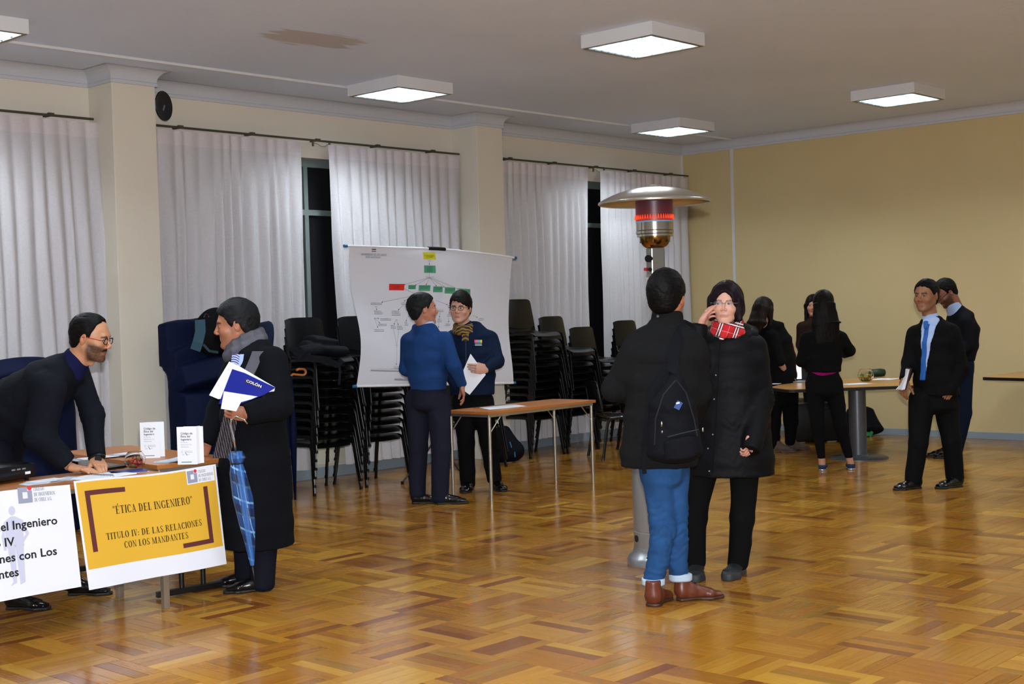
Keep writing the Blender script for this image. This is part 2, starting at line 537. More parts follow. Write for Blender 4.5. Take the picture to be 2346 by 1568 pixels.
# ------------------------------------------------------------------ ceiling lamps
m_tube = mat('lit fluorescent tube', (1, 1, 1), .4, emit=(0.82, 0.93, 1.0), estr=TUBE_E)
m_alu = mat('bright louvre aluminium', '#56606A', .2)
m_refl = mat('lamp reflector', '#5E6A74', .35, metal=.7)
m_rim = mat('tarnished brass edge', '#8A7C5C', .4, metal=.7)
def make_lamp():
    r = empty('ceiling_lamp', (0, 0, 0))
    S, Hh = .70, .105
    b = MB()
    for sx, sy, dx, dy in ((0, -S/2+.006, S, .012), (0, S/2-.006, S, .012), (-S/2+.006, 0, .012, S-.024), (S/2-.006, 0, .012, S-.024)):
        b.box((sx, sy, -Hh/2), (dx, dy, Hh), bev=.004)
    b.box((0, 0, -.006), (S-.02, S-.02, .01))
    b.build('housing', m_lampwhite, r)
    e = MB()
    for sx, sy, dx, dy in ((0, -S/2+.022, S-.02, .02), (0, S/2-.022, S-.02, .02), (-S/2+.022, 0, .02, S-.02), (S/2-.022, 0, .02, S-.02)):
        e.box((sx, sy, -Hh-.002), (dx, dy, .004))
    e.build('edge_strip', m_rim, r)
    for k in range(4):
        y = -.225+.15*k
        MB().box((0, y, -.02), (S-.06, .13, .012)).build('reflector', m_refl, r)
        MB().tube([(-.30, y, -.052), (.30, y, -.052)], .013, 10).build('fluorescent_tube', m_tube, r, smooth=True, angle=40)
    lv = MB()
    for k in range(5):
        lv.box((0, -.3+.15*k, -Hh+.022), (S-.05, .0025, .04))
    for k in range(8):
        x = -.305+.0871*k
        lv.box((x, 0, -Hh+.022), (.0025, S-.05, .04))
    lv.build('louvre', m_alu, r)
    return r
lamp0 = make_lamp()
LX, LY = [0.05, 4.33, 8.55, 12.88], [9.27, 6.42, 3.57, .72, -2.1]
LAB = {(8.55, 6.42): 'square white louvred ceiling lamp nearest the camera, top centre', (8.55, 9.27): 'square white louvred ceiling lamp near the curtains above the hanging poster',
       (12.88, 9.27): 'square white louvred ceiling lamp in the far corner above the patio heater', (12.88, 6.42): 'square white louvred ceiling lamp near the yellow wall, rightmost in view',
       (4.33, 9.27): 'square white ceiling lamp cut off by the left edge of the photo'}
first = True
for x in LX:
    for y in LY:
        if (x, y) == (0.05, 9.27): pass
        l = lamp0 if first else copy_tree(lamp0); first = False
        lx = x
        l.location = (lx, y, ZC)
        tag(l, LAB.get((x, y), 'white ceiling lamp outside view, %s row from windows, %s from far wall' % (['first', 'second', 'third', 'fourth', 'fifth'][LY.index(y)], ['fourth', 'third', 'second', 'first'][LX.index(x)])), 'ceiling lamp', 'square louvred ceiling lamps')

# ------------------------------------------------------------------ curtains and rails
def curtain_material(name, c1, bright=1.0):
    m = bpy.data.materials.new(name); m.use_nodes = True
    nt = m.node_tree; b = nt.nodes['Principled BSDF']
    b.inputs['Roughness'].default_value = .7
    b.inputs['Sheen Weight'].default_value = .15
    uvn = nt.nodes.new('ShaderNodeUVMap'); uvn.uv_map = 'UVMap'
    w = nt.nodes.new('ShaderNodeTexVoronoi'); w.inputs['Scale'].default_value = 85
    nt.links.new(uvn.outputs['UV'], w.inputs['Vector'])
    r = nt.nodes.new('ShaderNodeMapRange'); r.inputs['From Min'].default_value = 0; r.inputs['From Max'].default_value = .7
    r.inputs['To Min'].default_value = .90; r.inputs['To Max'].default_value = 1.02
    nt.links.new(w.outputs['Distance'], r.inputs['Value'])
    mx = nt.nodes.new('ShaderNodeVectorMath'); mx.operation = 'MULTIPLY'; mx.inputs[0].default_value = lin(c1)
    nt.links.new(r.outputs['Result'], mx.inputs[1]); nt.links.new(mx.outputs['Vector'], b.inputs['Base Color'])
    return m
m_curt = curtain_material('damask curtain', '#C2BFC2')
m_head = curtain_material('curtain heading', '#CDC4C6')
def curtain(x0, x1, xb0, xb1, zt, zb, label, seed, nf, lift=None, amp=.042, y0=10.36):
    """pleated curtain hung between x0..x1, gathered to xb0..xb1 below"""
    r_ = np.random.default_rng(seed)
    ph = np.cumsum(r_.uniform(.6, 1.4, nf+2)); ph = (ph-ph[0])/(ph[-2]-ph[0])
    am = r_.uniform(.45, 1.2, nf+2)
    def wave(u, v):
        k = np.searchsorted(ph, u, side='right')-1; k = min(max(k, 0), nf)
        tt = (u-ph[k])/(ph[k+1]-ph[k])
        sharp = 1-abs(2*tt-1)**1.6
        a = (am[k]*(1-tt)+am[min(k+1, nf)]*tt)
        return a*(sharp*2-1)
    nu, nv = nf*10, 40
    H = zt-zb
    def fn(u, v):
        g = min(1, v*5)
        grow = .28+.72*min(1, max(0, (v-.04)*4))
        xt = x0+(x1-x0)*u; xb = xb0+(xb1-xb0)*u
        s = min(1, v/.25) if lift else v
        x = xt+(xb-xt)*(s if lift else s**.8)
        sag = 0
        if lift: sag = lift*max(0, u-.86)/.14*(1-min(1, v*1.0))
        x += .012*math.sin(9*v+u*23+seed)*v
        y = y0-amp*grow*wave(u+.006*math.sin(5*v+seed+u*9)*min(1, v*2), v)
        return (x, y, zt-sag-H*v)
    o = empty('curtain', ((x0+x1)/2, y0, zb), label=label, cat='curtain', group='pleated curtains at the window wall')
    L = np.array(o.location)
    def mk(name, v0, v1, m_, dy=0., nv_=nv):
        mb = MB().sheet(lambda u, v: fn(u, v0+(v1-v0)*v)+np.array((0, dy, 0)) if False else (lambda p: (p[0], p[1]+dy, p[2]))(fn(u, v0+(v1-v0)*v)), nu, nv_)
        ob = mb.build(name, m_, o, smooth=True, recalc=False); ob.location = -L
        me = ob.data
        uvl = me.uv_layers.new(name='UVMap')
        vi = np.zeros(len(me.loops), int); me.loops.foreach_get('vertex_index', vi)
        iu = (vi % (nu+1))/nu*(x1-x0)*1.9; iv = (vi//(nu+1))/nv_*(v1-v0)*H
        uvl.data.foreach_set('uv', np.stack([iu, iv], 1).astype(np.float32).ravel())
        return ob
    hv = .115/H
    mk('cloth', hv, 1, m_curt)
    mk('heading', 0, hv+.004, m_head, -.002, 3)
    return o
ZT = 3.325
curtain(4.55, 6.05, 4.6, 6.16, ZT, .10, 'pale grey pleated curtain at the left edge, behind the leaning man', 1, 11)
curtain(3.0, 4.52, 3.0, 4.56, ZT, .10, 'pale grey pleated curtain outside the frame beyond the left edge', 12, 11)
curtain(6.50, 8.22, 6.50, 8.22, ZT, .12, 'pale grey pleated curtain between the near pillar and the first dark window gap', 2, 13)
curtain(8.56, 10.40, 8.67, 10.40, ZT, .12, 'pale grey pleated curtain behind the hanging poster, right of the first window gap', 3, 14)
curtain(10.90, 12.62, 10.90, 12.56, ZT, .12, 'pale grey pleated curtain between the far pillar and the narrow window gap', 4, 13)
curtain(12.86, 14.72, 12.86, 14.72, ZT, .12, 'pale grey pleated curtain in the far corner behind the patio heater', 5, 14)
curtain(-2.3, -.3, -2.3, -.3, ZT, .10, 'pale grey pleated curtain far outside the frame', 6, 12)
curtain(-.2, 1.6, -.2, 1.6, ZT, .10, 'pale grey pleated curtain outside the frame before the pillar', 8, 12)
m_rail = mat('dark bronze rail', '#5B574C', .45, metal=.5)
def rail(x0, x1, label):
    o = empty('curtain_rail', ((x0+x1)/2, 10.40, 3.36), label=label, cat='curtain rail', group='curtain rails above the windows')
    L = np.array(o.location)
    MB().tube([(x0-L[0], -.02, 0), (x1-L[0], -.02, 0)], .011, 6).build('rail', m_rail, o)
    n = max(3, int((x1-x0)/.7))
    for i in range(n):
        x = x0+(x1-x0)*(i+.5)/n-L[0]
        MB().box((x, .03, .004), (.03, .12, .018)).box((x, -.02, .014), (.05, .03, .01)).build('bracket', m_rail, o)
    m_ = (x0+x1)/2-L[0]+.02
    for dx in (-.09, .12):
        MB().tube([(m_+dx, -.03, -.01), (m_+dx, -.03, -.06)], .011, 8).build('pulley', m_rail, o, smooth=True, angle=40)
    MB().tube([(m_-.08, -.03, -.03)]+[(m_-.04+.05*i, -.03, -.03-.03*math.sin(i*1.1)) for i in range(6)], .002, 4).build('cord', m_rail, o)
    return o
rail(2.1, 6.0, 'bronze curtain rail above the leftmost curtain')
rail(6.47, 10.42, 'bronze curtain rail over the middle bay with two curtains')
rail(10.86, 14.74, 'bronze curtain rail in the far corner bay')
# ================================================================== chairs
m_black = mat('black plastic shell', '#090A0B', .30, spec=.4)
m_bframe = mat('black tubular steel', '#0A0A0B', .25)
def rpoly(w, h, r, n=4, cx=0, cy=0):
    pts = []
    for sx, sy, a0 in ((1, 1, 0), (-1, 1, PI/2), (-1, -1, PI), (1, -1, 1.5*PI)):
        for i in range(n+1):
            a = a0+PI/2*i/n
            pts.append((cx+sx*(w/2-r)+r*math.cos(a), cy+sy*(h/2-r)+r*math.sin(a)))
    return pts
def make_chair():
    """front faces local -y; origin on the floor under the seat centre"""
    r = empty('stacking_chair', (0, 0, 0))
    def seat(u, v):
        x = (u-.5)*.45; y = -.21+.41*v
        z = .452+.018*(2*u-1)**2*(.4+v*.6)
        if v < .22: z -= .035*((.22-v)/.22)**2
        if v > .85: z += .02*((v-.85)/.15)**2
        rr = .05
        ex = 1-(abs(2*v-1)**8)*.10
        return (x*ex, y, z)
    MB().sheet(seat, 12, 12, thick=.007).build('seat', m_black, r, smooth=True, angle=50)
    def back(u, v):
        x = (u-.5)*.45
        top = 1-abs(2*u-1)**6
        z = .535+.30*v
        if v < .3: z -= .03*(1-(2*u-1)**2)*(1-v/.3)
        if v > .8: z -= .022*(1-top)*((v-.8)/.2)
        ex = 1-.05*v
        y = .215+.055*v-.03*(1-(2*u-1)**2)
        return (x*ex, y, z)
    MB().sheet(back, 12, 10, thick=-.008).build('backrest', m_black, r, smooth=True, angle=50)
    for s in (-1, 1):
        pts = [np.array((s*.275, -.255, 0)), np.array((s*.262, -.225, .20)), np.array((s*.248, -.20, .40)), np.array((s*.246, -.185, .435)), np.array((s*.245, -.15, .448)),
               np.array((s*.245, .02, .445))]
        MB().tube(pts, .0125, 8, flat=(1.35, .8)).tube([(s*.275, -.2555, 0), (s*.274, -.254, .025)], .0165, 8).build('leg', m_bframe, r, smooth=True, angle=40)
        pts = [np.array((s*.262, .235, 0)), np.array((s*.25, .20, .20)), np.array((s*.245, .165, .40)), np.array((s*.245, .14, .438)), np.array((s*.245, .02, .447))]
        MB().tube(pts, .0125, 8, flat=(1.35, .8)).tube([(s*.262, .2355, 0), (s*.261, .234, .025)], .0165, 8).build('leg', m_bframe, r, smooth=True, angle=40)
        MB().tube([(s*.225, .10, .44), (s*.225, .17, .446), (s*.222, .205, .48), (s*.215, .232, .62), (s*.205, .258, .76)], .009, 8).build('back_support', m_bframe, r, smooth=True, angle=40)
    MB().tube([(-.247, -.15, .436), (.247, -.15, .436)], .009, 8).tube([(-.247, .14, .430), (.247, .14, .430)], .009, 8).build('stretcher', m_bframe, r, smooth=True, angle=40)
    return r
chair0 = make_chair()
used = [False]
ORD = ['bottom', 'second', 'third', 'fourth', 'fifth', 'sixth', 'seventh', 'eighth', 'ninth', 'tenth', 'eleventh', 'twelfth', 'thirteenth']
def stack(x, y, n, rz, where, pitch=.0775, lean=.010, group='black stacking chairs along the window wall'):
    for i in range(n):
        c = chair0 if not used[0] else copy_tree(chair0)
        used[0] = True
        c.location = (x+.004*math.sin(i*2.3+x), y-lean*i, pitch*i)
        c.rotation_euler = (0, 0, rz+.01*math.sin(i*3.1+x*2))
        if n == 1: lb = 'black stacking chair '+where
        else:
            pos = 'topmost' if i == n-1 else (ORD[i]+(' from the floor' if i else ''))
            lb = 'black stacking chair, '+pos+' of the '+where
        tag(c, lb, 'chair', group)
stack(7.80, 9.72, 11, .0, 'tall stack with a backpack on it')
stack(8.44, 9.74, 11, .0, 'stack half behind the hanging poster')
stack(9.78, 9.72, 3, .05, 'low stack behind the young man')
stack(11.02, 9.99, 12, -.02, 'tallest stack, right of the poster', pitch=.083)
stack(11.60, 9.97, 10, .03, 'stack just right of the tallest one', pitch=.079)
stack(12.16, 9.97, 8, .0, 'stack before the narrow window gap', pitch=.082)
stack(12.95, 9.95, 9, .0, 'stack behind the man with the rucksack', pitch=.079)
stack(12.25, 9.30, 3, .1, 'low stack behind the single chair')
stack(11.33, 9.02, 1, 1.0, 'standing alone beside the end of the middle table')

# ================================================================== tables
def wood2(name, c1, c2, rough=.35):
    m = bpy.data.materials.new(name); m.use_nodes = True
    nt = m.node_tree; b = nt.nodes['Principled BSDF']; b.inputs['Roughness'].default_value = rough
    tc = nt.nodes.new('ShaderNodeTexCoord'); mp = nt.nodes.new('ShaderNodeMapping'); mp.inputs['Scale'].default_value = (2, 30, 30)
    nt.links.new(tc.outputs['Object'], mp.inputs['Vector'])
    n = nt.nodes.new('ShaderNodeTexNoise'); n.inputs['Scale'].default_value = 2; n.inputs['Detail'].default_value = 5
    nt.links.new(mp.outputs['Vector'], n.inputs['Vector'])
    cr = nt.nodes.new('ShaderNodeValToRGB')
    cr.color_ramp.elements[0].position = .3; cr.color_ramp.elements[0].color = (*lin(c1), 1)
    cr.color_ramp.elements[1].position = .7; cr.color_ramp.elements[1].color = (*lin(c2), 1)
    nt.links.new(n.outputs['Fac'], cr.inputs['Fac']); nt.links.new(cr.outputs['Color'], b.inputs['Base Color'])
    return m
m_twood = wood2('orange brown table top', '#9C5C28', '#AF6C34')
m_tedge = wood2('table edge lipping', '#8E5526', '#A26630')
m_steel = mat('brushed steel tube', '#B4B0A6', .3, metal=.85)
m_blackmetal = mat('black painted steel', '#101012', .35)
m_darkedge = mat('black rubber edging', '#0E0D0D', .5)
def folding_table(x, y, th, L, W, z, label, kind):
    r = empty('folding_table', (x, y, 0), th, label, 'table')
    MB().box((L/2, W/2, z-.013), (L, W, .026), bev=.003).build('tabletop', m_twood, r)
    fr = MB(); rs = .025
    for yy in (rs, W-rs): fr.box((L/2, yy, z-.038), (L-2*rs, .018, .024))
    for xx in (rs+.004, L-rs-.004): fr.box((xx, W/2, z-.038), (.018, W-2*rs, .024))
    fr.build('frame', m_steel, r)
    if kind == 'T':
        for xx in (.10, L-.10):
            MB().box((xx, W/2, .025), (.035, W-.04, .035), bev=.006).build('foot', m_blackmetal, r)
            for yy in (W*.36, W*.64):
                MB().tube([(xx, yy, .03), (xx, yy, z-.05)], .015, 10).build('leg', m_blackmetal, r, smooth=True, angle=40)
    else:
        for xx in (.035, L-.035):
            for yy in (.03, W-.03):
                mb = MB()
                if kind == 'square': mb.box((xx, yy, (z-.05)/2), (.036, .036, z-.05), bev=.003)
                else: mb.tube([(xx, yy, 0), (xx, yy, z-.05)], .0145, 12)
                mb.build('leg', m_steel, r, smooth=kind != 'square', angle=40)
            s = 1 if xx < L/2 else -1
            MB().tube([(xx, .03, z-.19), (xx+s*.15, .03, z-.045)], .005, 6).tube([(xx, W-.03, z-.19), (xx+s*.15, W-.03, z-.045)], .005, 6).build('brace', m_steel, r)
    return r
TZ1, TZ2 = .757, .783
front_t = folding_table(2.52, 6.455, 0.0, 1.60, .54, TZ1, 'wooden folding table on square steel legs with banners hung from its edge', 'square')
back_t = folding_table(4.66, 6.60, PI/2-.09, 1.36, .50, TZ2, 'wooden folding table on black feet beneath the white brochures', 'T')
mid_t = folding_table(8.04, 7.75, .041, 1.49, .50, .77, 'narrow orange wooden table on steel legs, one paper on it', 'round')

m_light = wood2('light wood laminate', '#B07C40', '#BE8A4C', .3)
m_pedestal = mat('grey metal pedestal', '#5A5C62', .35, metal=.5)
def slab_table(name_label, poly, z, ped, pr):
    c = np.mean(poly, 0)
    r = empty('pedestal_table', (c[0], c[1], 0), 0, name_label, 'table')
    q = [(p[0]-c[0], p[1]-c[1]) for p in poly]
    MB().prism(q, z-.004, z).build('tabletop', m_light, r)
    cc = np.mean(q, 0)
    q2 = [(cc[0]+(p[0]-cc[0])*1.003, cc[1]+(p[1]-cc[1])*1.003) for p in q]
    MB().prism(q2, z-.034, z-.0045).build('edging', m_darkedge, r)
    px, py = ped[0]-c[0], ped[1]-c[1]
    MB().lathe([(.30, 0), (.30, .008), (.28, .018), (.10, .028), (.088, .04), (.088, z-.05), (.16, z-.036)], (px, py, 0), 36).build('pedestal', m_pedestal, r, smooth=True, angle=35)
    return r
def rounded(poly, rr=.07, n=4):
    out = []
    P = [np.array(p, float) for p in poly]
    for i in range(len(P)):
        a, b, c = P[i-1], P[i], P[(i+1) % len(P)]
        u = (a-b)/np.linalg.norm(a-b); v = (c-b)/np.linalg.norm(c-b)
        p0, p1 = b+u*rr, b+v*rr
        for k in range(n+1):
            t_ = k/n
            out.append(tuple((1-t_)**2*p0+2*t_*(1-t_)*b+t_*t_*p1))
    return out
far_t = slab_table('light wood meeting table with black edging, sweets bowl and laptop on it', rounded([(11.88, 7.42), (11.60, 7.03), (12.76, 5.97), (13.95, 6.95), (13.35, 7.62), (12.3, 7.55)]), .75, (12.42, 6.72), .3)
right_t = slab_table('light wood table cut off by the right edge, against the yellow wall', rounded([(13.56, 5.90), (13.26, 4.5), (14.6, 4.45), (14.66, 5.93)]), .78, (14.1, 5.0), .3)

# ================================================================== patio heater
hb = at(1521, 1287, 8.32); HW = depth(hb)
hx, hy = hb[0], hb[1]
def HZ(y, x=1505): return at(x, y, HW)[2]
m_hsil = mat('silver hammered paint', '#9C9C9C', .38, metal=.65, bump=.02, bscale=400)
m_hst = mat('stainless steel', '#B9B4A8', .18, metal=1)
m_hbrown = mat('heat tinted steel', '#8A6A38', .22, metal=1, noise=.75, nscale=16)
m_canopy = mat('brushed aluminium canopy', '#B9B5AA', .25, metal=.9)
m_glow = mat('glowing burner mesh', '#2A0E10', .4, emit='#FF3A14', estr=1.5)
def burner_material():
    m = bpy.data.materials.new('burner screen'); m.use_nodes = True
    nt = m.node_tree; b = nt.nodes['Principled BSDF']
    b.inputs['Base Color'].default_value = (*lin('#2A161C'), 1); b.inputs['Roughness'].default_value = .4; b.inputs['Metallic'].default_value = .2
    tc = nt.nodes.new('ShaderNodeTexCoord'); sp = nt.nodes.new('ShaderNodeSeparateXYZ')
    nt.links.new(tc.outputs['Generated'], sp.inputs[0])
    cr = nt.nodes.new('ShaderNodeValToRGB'); e = cr.color_ramp.elements
    e[0].position = 0; e[0].color = (.35, .03, .02, 1); e[1].position = .07; e[1].color = (.5, .035, .02, 1)
    for p, c in ((.16, (.12, .010, .012, 1)), (.6, (.045, .008, .012, 1)), (1, (.012, .006, .016, 1))):
        q = e.new(p); q.color = c
    nt.links.new(sp.outputs['Z'], cr.inputs['Fac'])
    nt.links.new(cr.outputs['Color'], b.inputs['Emission Color']); b.inputs['Emission Strength'].default_value = .75
    return m
ht = empty('patio_heater', (hx, hy, 0), 0, 'tall silver patio gas heater with a round canopy and glowing red burner', 'patio heater')
MB().lathe([(.228, 0), (.228, .03), (.218, .05), (.192, .075), (.186, .10), (.184, .11)], n=48).build('base', mat('silver base', '#A2A4A8', .3, metal=.7), ht, smooth=True, angle=35)
MB().lathe([(.184, .11), (.184, .205), (.180, .209), (.184, .213), (.184, .80), (.175, .815), (.04, .83)], n=48).build('tank_housing', m_hsil, ht, smooth=True, angle=35)
a_ = math.atan2(-hy, -hx)
def on_ring(ang, rr, z): return np.array((rr*math.cos(a_+ang), rr*math.sin(a_+ang), z))
MB().tube([on_ring(-1.1, .180, .165), on_ring(-1.1, .188, .165)], .022, 16).build('vent_hole', m_blackmetal, ht, smooth=True, angle=30)
for k in range(6):
    MB().tube([on_ring(-.5+k*.22, .205, .062), on_ring(-.5+k*.22, .212, .062)], .006, 8).build('vent_hole', m_blackmetal, ht)
MB().lathe([(.032, .83), (.032, HZ(633)+.02)], n=20).build('post', m_hsil, ht, smooth=True, angle=35)
z0, z1 = HZ(630), HZ(568)
RB = rotz(a_-PI/2+.45)
cb = MB().box((0, 0, (z0+z1)/2), (.10, .09, z1-z0), R=None, bev=.008)
o = cb.build('control_box', mat('dull steel box', '#8A8780', .3, metal=.9), ht); o.rotation_euler = (0, 0, a_+.35)
MB().lathe([(.062, z0-.012), (.062, z0+.004)], n=20).build('collar', m_hst, ht, smooth=True, angle=35)
cd = np.array((math.cos(a_-.55), math.sin(a_-.55), 0)); cs = np.array((-cd[1], cd[0], 0))
def knob(off, z, rr, m_, nm, ln=.035):
    p = cd*.048+cs*off+np.array((0, 0, z))
    MB().tube([p, p+cd*ln], rr, 16).build(nm, m_, ht, smooth=True, angle=40)
knob(-.005, HZ(593), .022, mat('black knob', '#0A0A0A', .2), 'control_knob')
knob(-.03, HZ(617), .010, mat('red button', '#A01818', .3), 'ignition_button', .03)
knob(.0, HZ(618), .013, m_black, 'ignition_knob', .02)
p = cd*.049+np.array((0, 0, HZ(575)))
MB().tube([p, p+cd*.003], .010, 16).build('warning_sticker', mat('yellow sticker', '#D8B41C', .5), ht)
zb, zr = HZ(568), HZ(541)
pts = [(.045+.052*math.sin(i/8*PI/2), zb+(zr-zb)*(1-math.cos(i/8*PI/2))) for i in range(9)]
MB().lathe(pts, n=40).build('reflector_bowl', m_hbrown, ht, smooth=True, angle=50)
for k in range(12):
    an = k*PI/6
    c_ = np.array((.089*math.cos(an), .089*math.sin(an), zb+(zr-zb)*.55))
    MB().box(c_, (.012, .005, .016), R=rotz(an)).build('slot', m_blackmetal, ht)
MB().lathe([(.100, zr-.004), (.112, zr-.004), (.112, zr+.010), (.108, zr+.012), (.118, zr+.014), (.118, zr+.030), (.113, zr+.034), (.115, zr+.036), (.115, HZ(508))], n=40).build('burner_ring', m_hst, ht, smooth=True, angle=30)
zf, zt_ = HZ(507), HZ(447)
MB().lathe([(.1165, zf), (.1165, zt_)], n=48).build('burner_screen', burner_material(), ht, smooth=True, angle=30)
m_flame = mat('burner flame', '#FF4A1C', .5, emit='#FF2A12', estr=1.6)
fl_mb = MB()
for k in range(44):
    an = k*2*PI/44
    c_ = np.array((.1185*math.cos(an), .1185*math.sin(an), zf+.012))
    fl_mb.tube([c_+(0, 0, 0), c_+(0, 0, .012), c_+(0, 0, .026)], [.0035, .004, .001], 6)
o = fl_mb.build('flame_row', m_flame, ht, smooth=True); o['kind'] = 'stuff'
MB().lathe([(.1175, zf-.008), (.1175, zf-.001)], n=48).build('pilot_glow', mat('blue gas flame', '#4A7A96', .4, emit='#3E86A8', estr=.5), ht)
zc = HZ(461)
can = MB()
prof = []
RC = .345
for i in range(15):
    t_ = i/14
    prof.append((RC*(1-t_)+.0*t_, zc+.105*(1-(1-t_)**2.1)))
outer = [(RC, zc-.018), (RC+.004, zc-.010)]+[(RC*(1-t_), zc+.088*(1-(1-t_)**2.2)) for t_ in [i/14 for i in range(14)]]
inner = [(RC*(1-t_)-.004 if RC*(1-t_) > .01 else .004, zc-.012+.088*(1-(1-t_)**2.2)) for t_ in [i/14 for i in range(14)]][::-1]
can.lathe([(r_, z_) for r_, z_ in outer]+[(.001, zc+.0885)]+[(.002, zc+.078)]+inner+[(RC-.003, zc-.018)], n=64, capb=False, capt=False)
can.lathe([(.05, zc+.088), (.045, zc+.097), (.02, zc+.101), (.001, zc+.102)], n=32, capb=False)
can.build('canopy', m_canopy, ht, smooth=True, angle=50)
for k in range(4):
    an = k*PI/2+.4
    MB().tube([(.10*math.cos(an), .10*math.sin(an), zt_-.002), (.10*math.cos(an), .10*math.sin(an), zc+.07)], .004, 6).build('canopy_stud', m_hst, ht)
# ================================================================== bodies: distance fields turned into smooth meshes
class Field:
    def __init__(s, lo, hi, h):
        s.lo = np.array(lo, float); s.h = h
        s.n = np.maximum(4, np.ceil((np.array(hi)-s.lo)/h).astype(int)+1)
        s.D = np.full(s.n, .12, np.float32)
    def sub(s, lo, hi):
        a = np.clip(np.floor((np.array(lo)-s.lo)/s.h).astype(int), 0, s.n-1)
        b = np.clip(np.ceil((np.array(hi)-s.lo)/s.h).astype(int)+1, 1, s.n)
        b = np.maximum(b, a+1)
        ax = [s.lo[i]+np.arange(a[i], b[i])*s.h for i in range(3)]
        P = np.stack(np.meshgrid(*ax, indexing='ij'), -1)
        return (slice(a[0], b[0]), slice(a[1], b[1]), slice(a[2], b[2])), P
    def put(s, sl, d, k, op):
        D = s.D[sl]
        if op == 'sub': d = -d
        if k > 0:
            if op == 'u':
                h = np.clip(.5+.5*(D-d)/k, 0, 1); r = D*(1-h)+d*h-k*h*(1-h)
            else:
                h = np.clip(.5-.5*(D-d)/k, 0, 1); r = D*(1-h)+d*h+k*h*(1-h)
        else: r = np.minimum(D, d) if op == 'u' else np.maximum(D, d)
        s.D[sl] = r
        return s
    def cap(s, a, b, ra, rb=None, k=.02, op='u'):
        a = np.array(a, float); b = np.array(b, float); rb = ra if rb is None else rb
        m = max(ra, rb)+k+.05
        sl, P = s.sub(np.minimum(a, b)-m, np.maximum(a, b)+m)
        ba = b-a; q = P-a
        t_ = np.clip((q @ ba)/max(ba @ ba, 1e-9), 0, 1)
        d = np.linalg.norm(q-t_[..., None]*ba, axis=-1)-(ra+(rb-ra)*t_)
        return s.put(sl, d, k, op)
    def ell(s, c, r, R=None, k=.02, op='u'):
        c = np.array(c, float); r = np.array(r, float)
        m = r.max()+k+.05
        sl, P = s.sub(c-m, c+m)
        q = P-c
        if R is not None: q = q @ np.array(R)      # columns of R = local axes
        k0 = np.linalg.norm(q/r, axis=-1); k1 = np.linalg.norm(q/(r*r), axis=-1)+1e-9
        return s.put(sl, k0*(k0-1)/k1, k, op)
    def sec(s, a, b, ra, rb, lat, fw, k=.02, capz=.6, op='u'):
        """tapering elliptical trunk from a to b; radii (along lat, along fw)"""
        a = np.array(a, float); b = np.array(b, float)
        m = max(*ra, *rb)+k+.05
        sl, P = s.sub(np.minimum(a, b)-m, np.maximum(a, b)+m)
        ba = b-a; L = np.linalg.norm(ba); z = ba/L
        q = P-a; tz = (q @ z)/L; t_ = np.clip(tz, 0, 1)
        c = q-t_[..., None]*ba
        rx = ra[0]+(rb[0]-ra[0])*t_; ry = ra[1]+(rb[1]-ra[1])*t_
        mn = np.minimum(rx, ry)
        l_ = lat-z*(lat @ z); l_ /= np.linalg.norm(l_); f_ = np.cross(z, l_)
        x, y, zz = c @ l_, c @ f_, c @ z
        d = (np.sqrt((x/rx)**2+(y/ry)**2+(zz/(mn*capz))**2)-1)*mn
        return s.put(sl, d, k, op)
    def plane(s, p, n, k=0.004):
        """keep only what lies on the side -n of the plane"""
        n = np.array(n, float); n /= np.linalg.norm(n)
        sl, P = s.sub(s.lo, s.lo+s.n*s.h)
        return s.put(sl, (P-np.array(p)) @ n, k, 'i')
    def shell(s, t_, fn, lo=None, hi=None, under=.012):
        """a layer t_ proud of the surface, kept where fn(P)<0"""
        g = Field.__new__(Field); g.lo = s.lo; g.h = s.h; g.n = s.n
        sl, P = s.sub(s.lo, s.lo+s.n*s.h)
        d = np.maximum(s.D-t_, -(s.D+under))
        g.D = np.maximum(d, fn(P)).astype(np.float32)
        return g
    def mesh(s):
        D = s.D.copy()
        D[0] = D[-1] = .05; D[:, 0] = D[:, -1] = .05; D[:, :, 0] = D[:, :, -1] = .05
        S = D < 0
        c = S[:-1, :-1, :-1].astype(np.int8).copy(); cnt = np.zeros(c.shape, np.int8)
        for dx in (0, 1):
            for dy in (0, 1):
                for dz in (0, 1):
                    cnt += S[dx:dx+c.shape[0], dy:dy+c.shape[1], dz:dz+c.shape[2]]
        act = np.argwhere((cnt > 0) & (cnt < 8))
        if len(act) == 0: return np.zeros((0, 3)), []
        idx = np.full(c.shape, -1, np.int64); idx[act[:, 0], act[:, 1], act[:, 2]] = np.arange(len(act))
        acc = np.zeros((len(act), 3)); num = np.zeros(len(act))
        corners = [(x, y, z) for x in (0, 1) for y in (0, 1) for z in (0, 1)]
        vals = {q: D[act[:, 0]+q[0], act[:, 1]+q[1], act[:, 2]+q[2]] for q in corners}
        for q in corners:
            for ax in range(3):
                if q[ax]: continue
                q2 = list(q); q2[ax] = 1; q2 = tuple(q2)
                v0, v1 = vals[q], vals[q2]
                m = (v0 < 0) != (v1 < 0)
                t_ = np.where(m, v0/np.where(m, v0-v1, 1), 0)
                p = np.array(q, float)[None].repeat(len(act), 0); p[:, ax] += t_
                acc[m] += p[m]; num[m] += 1
        V = s.lo+(act+acc/num[:, None])*s.h
        Q = []
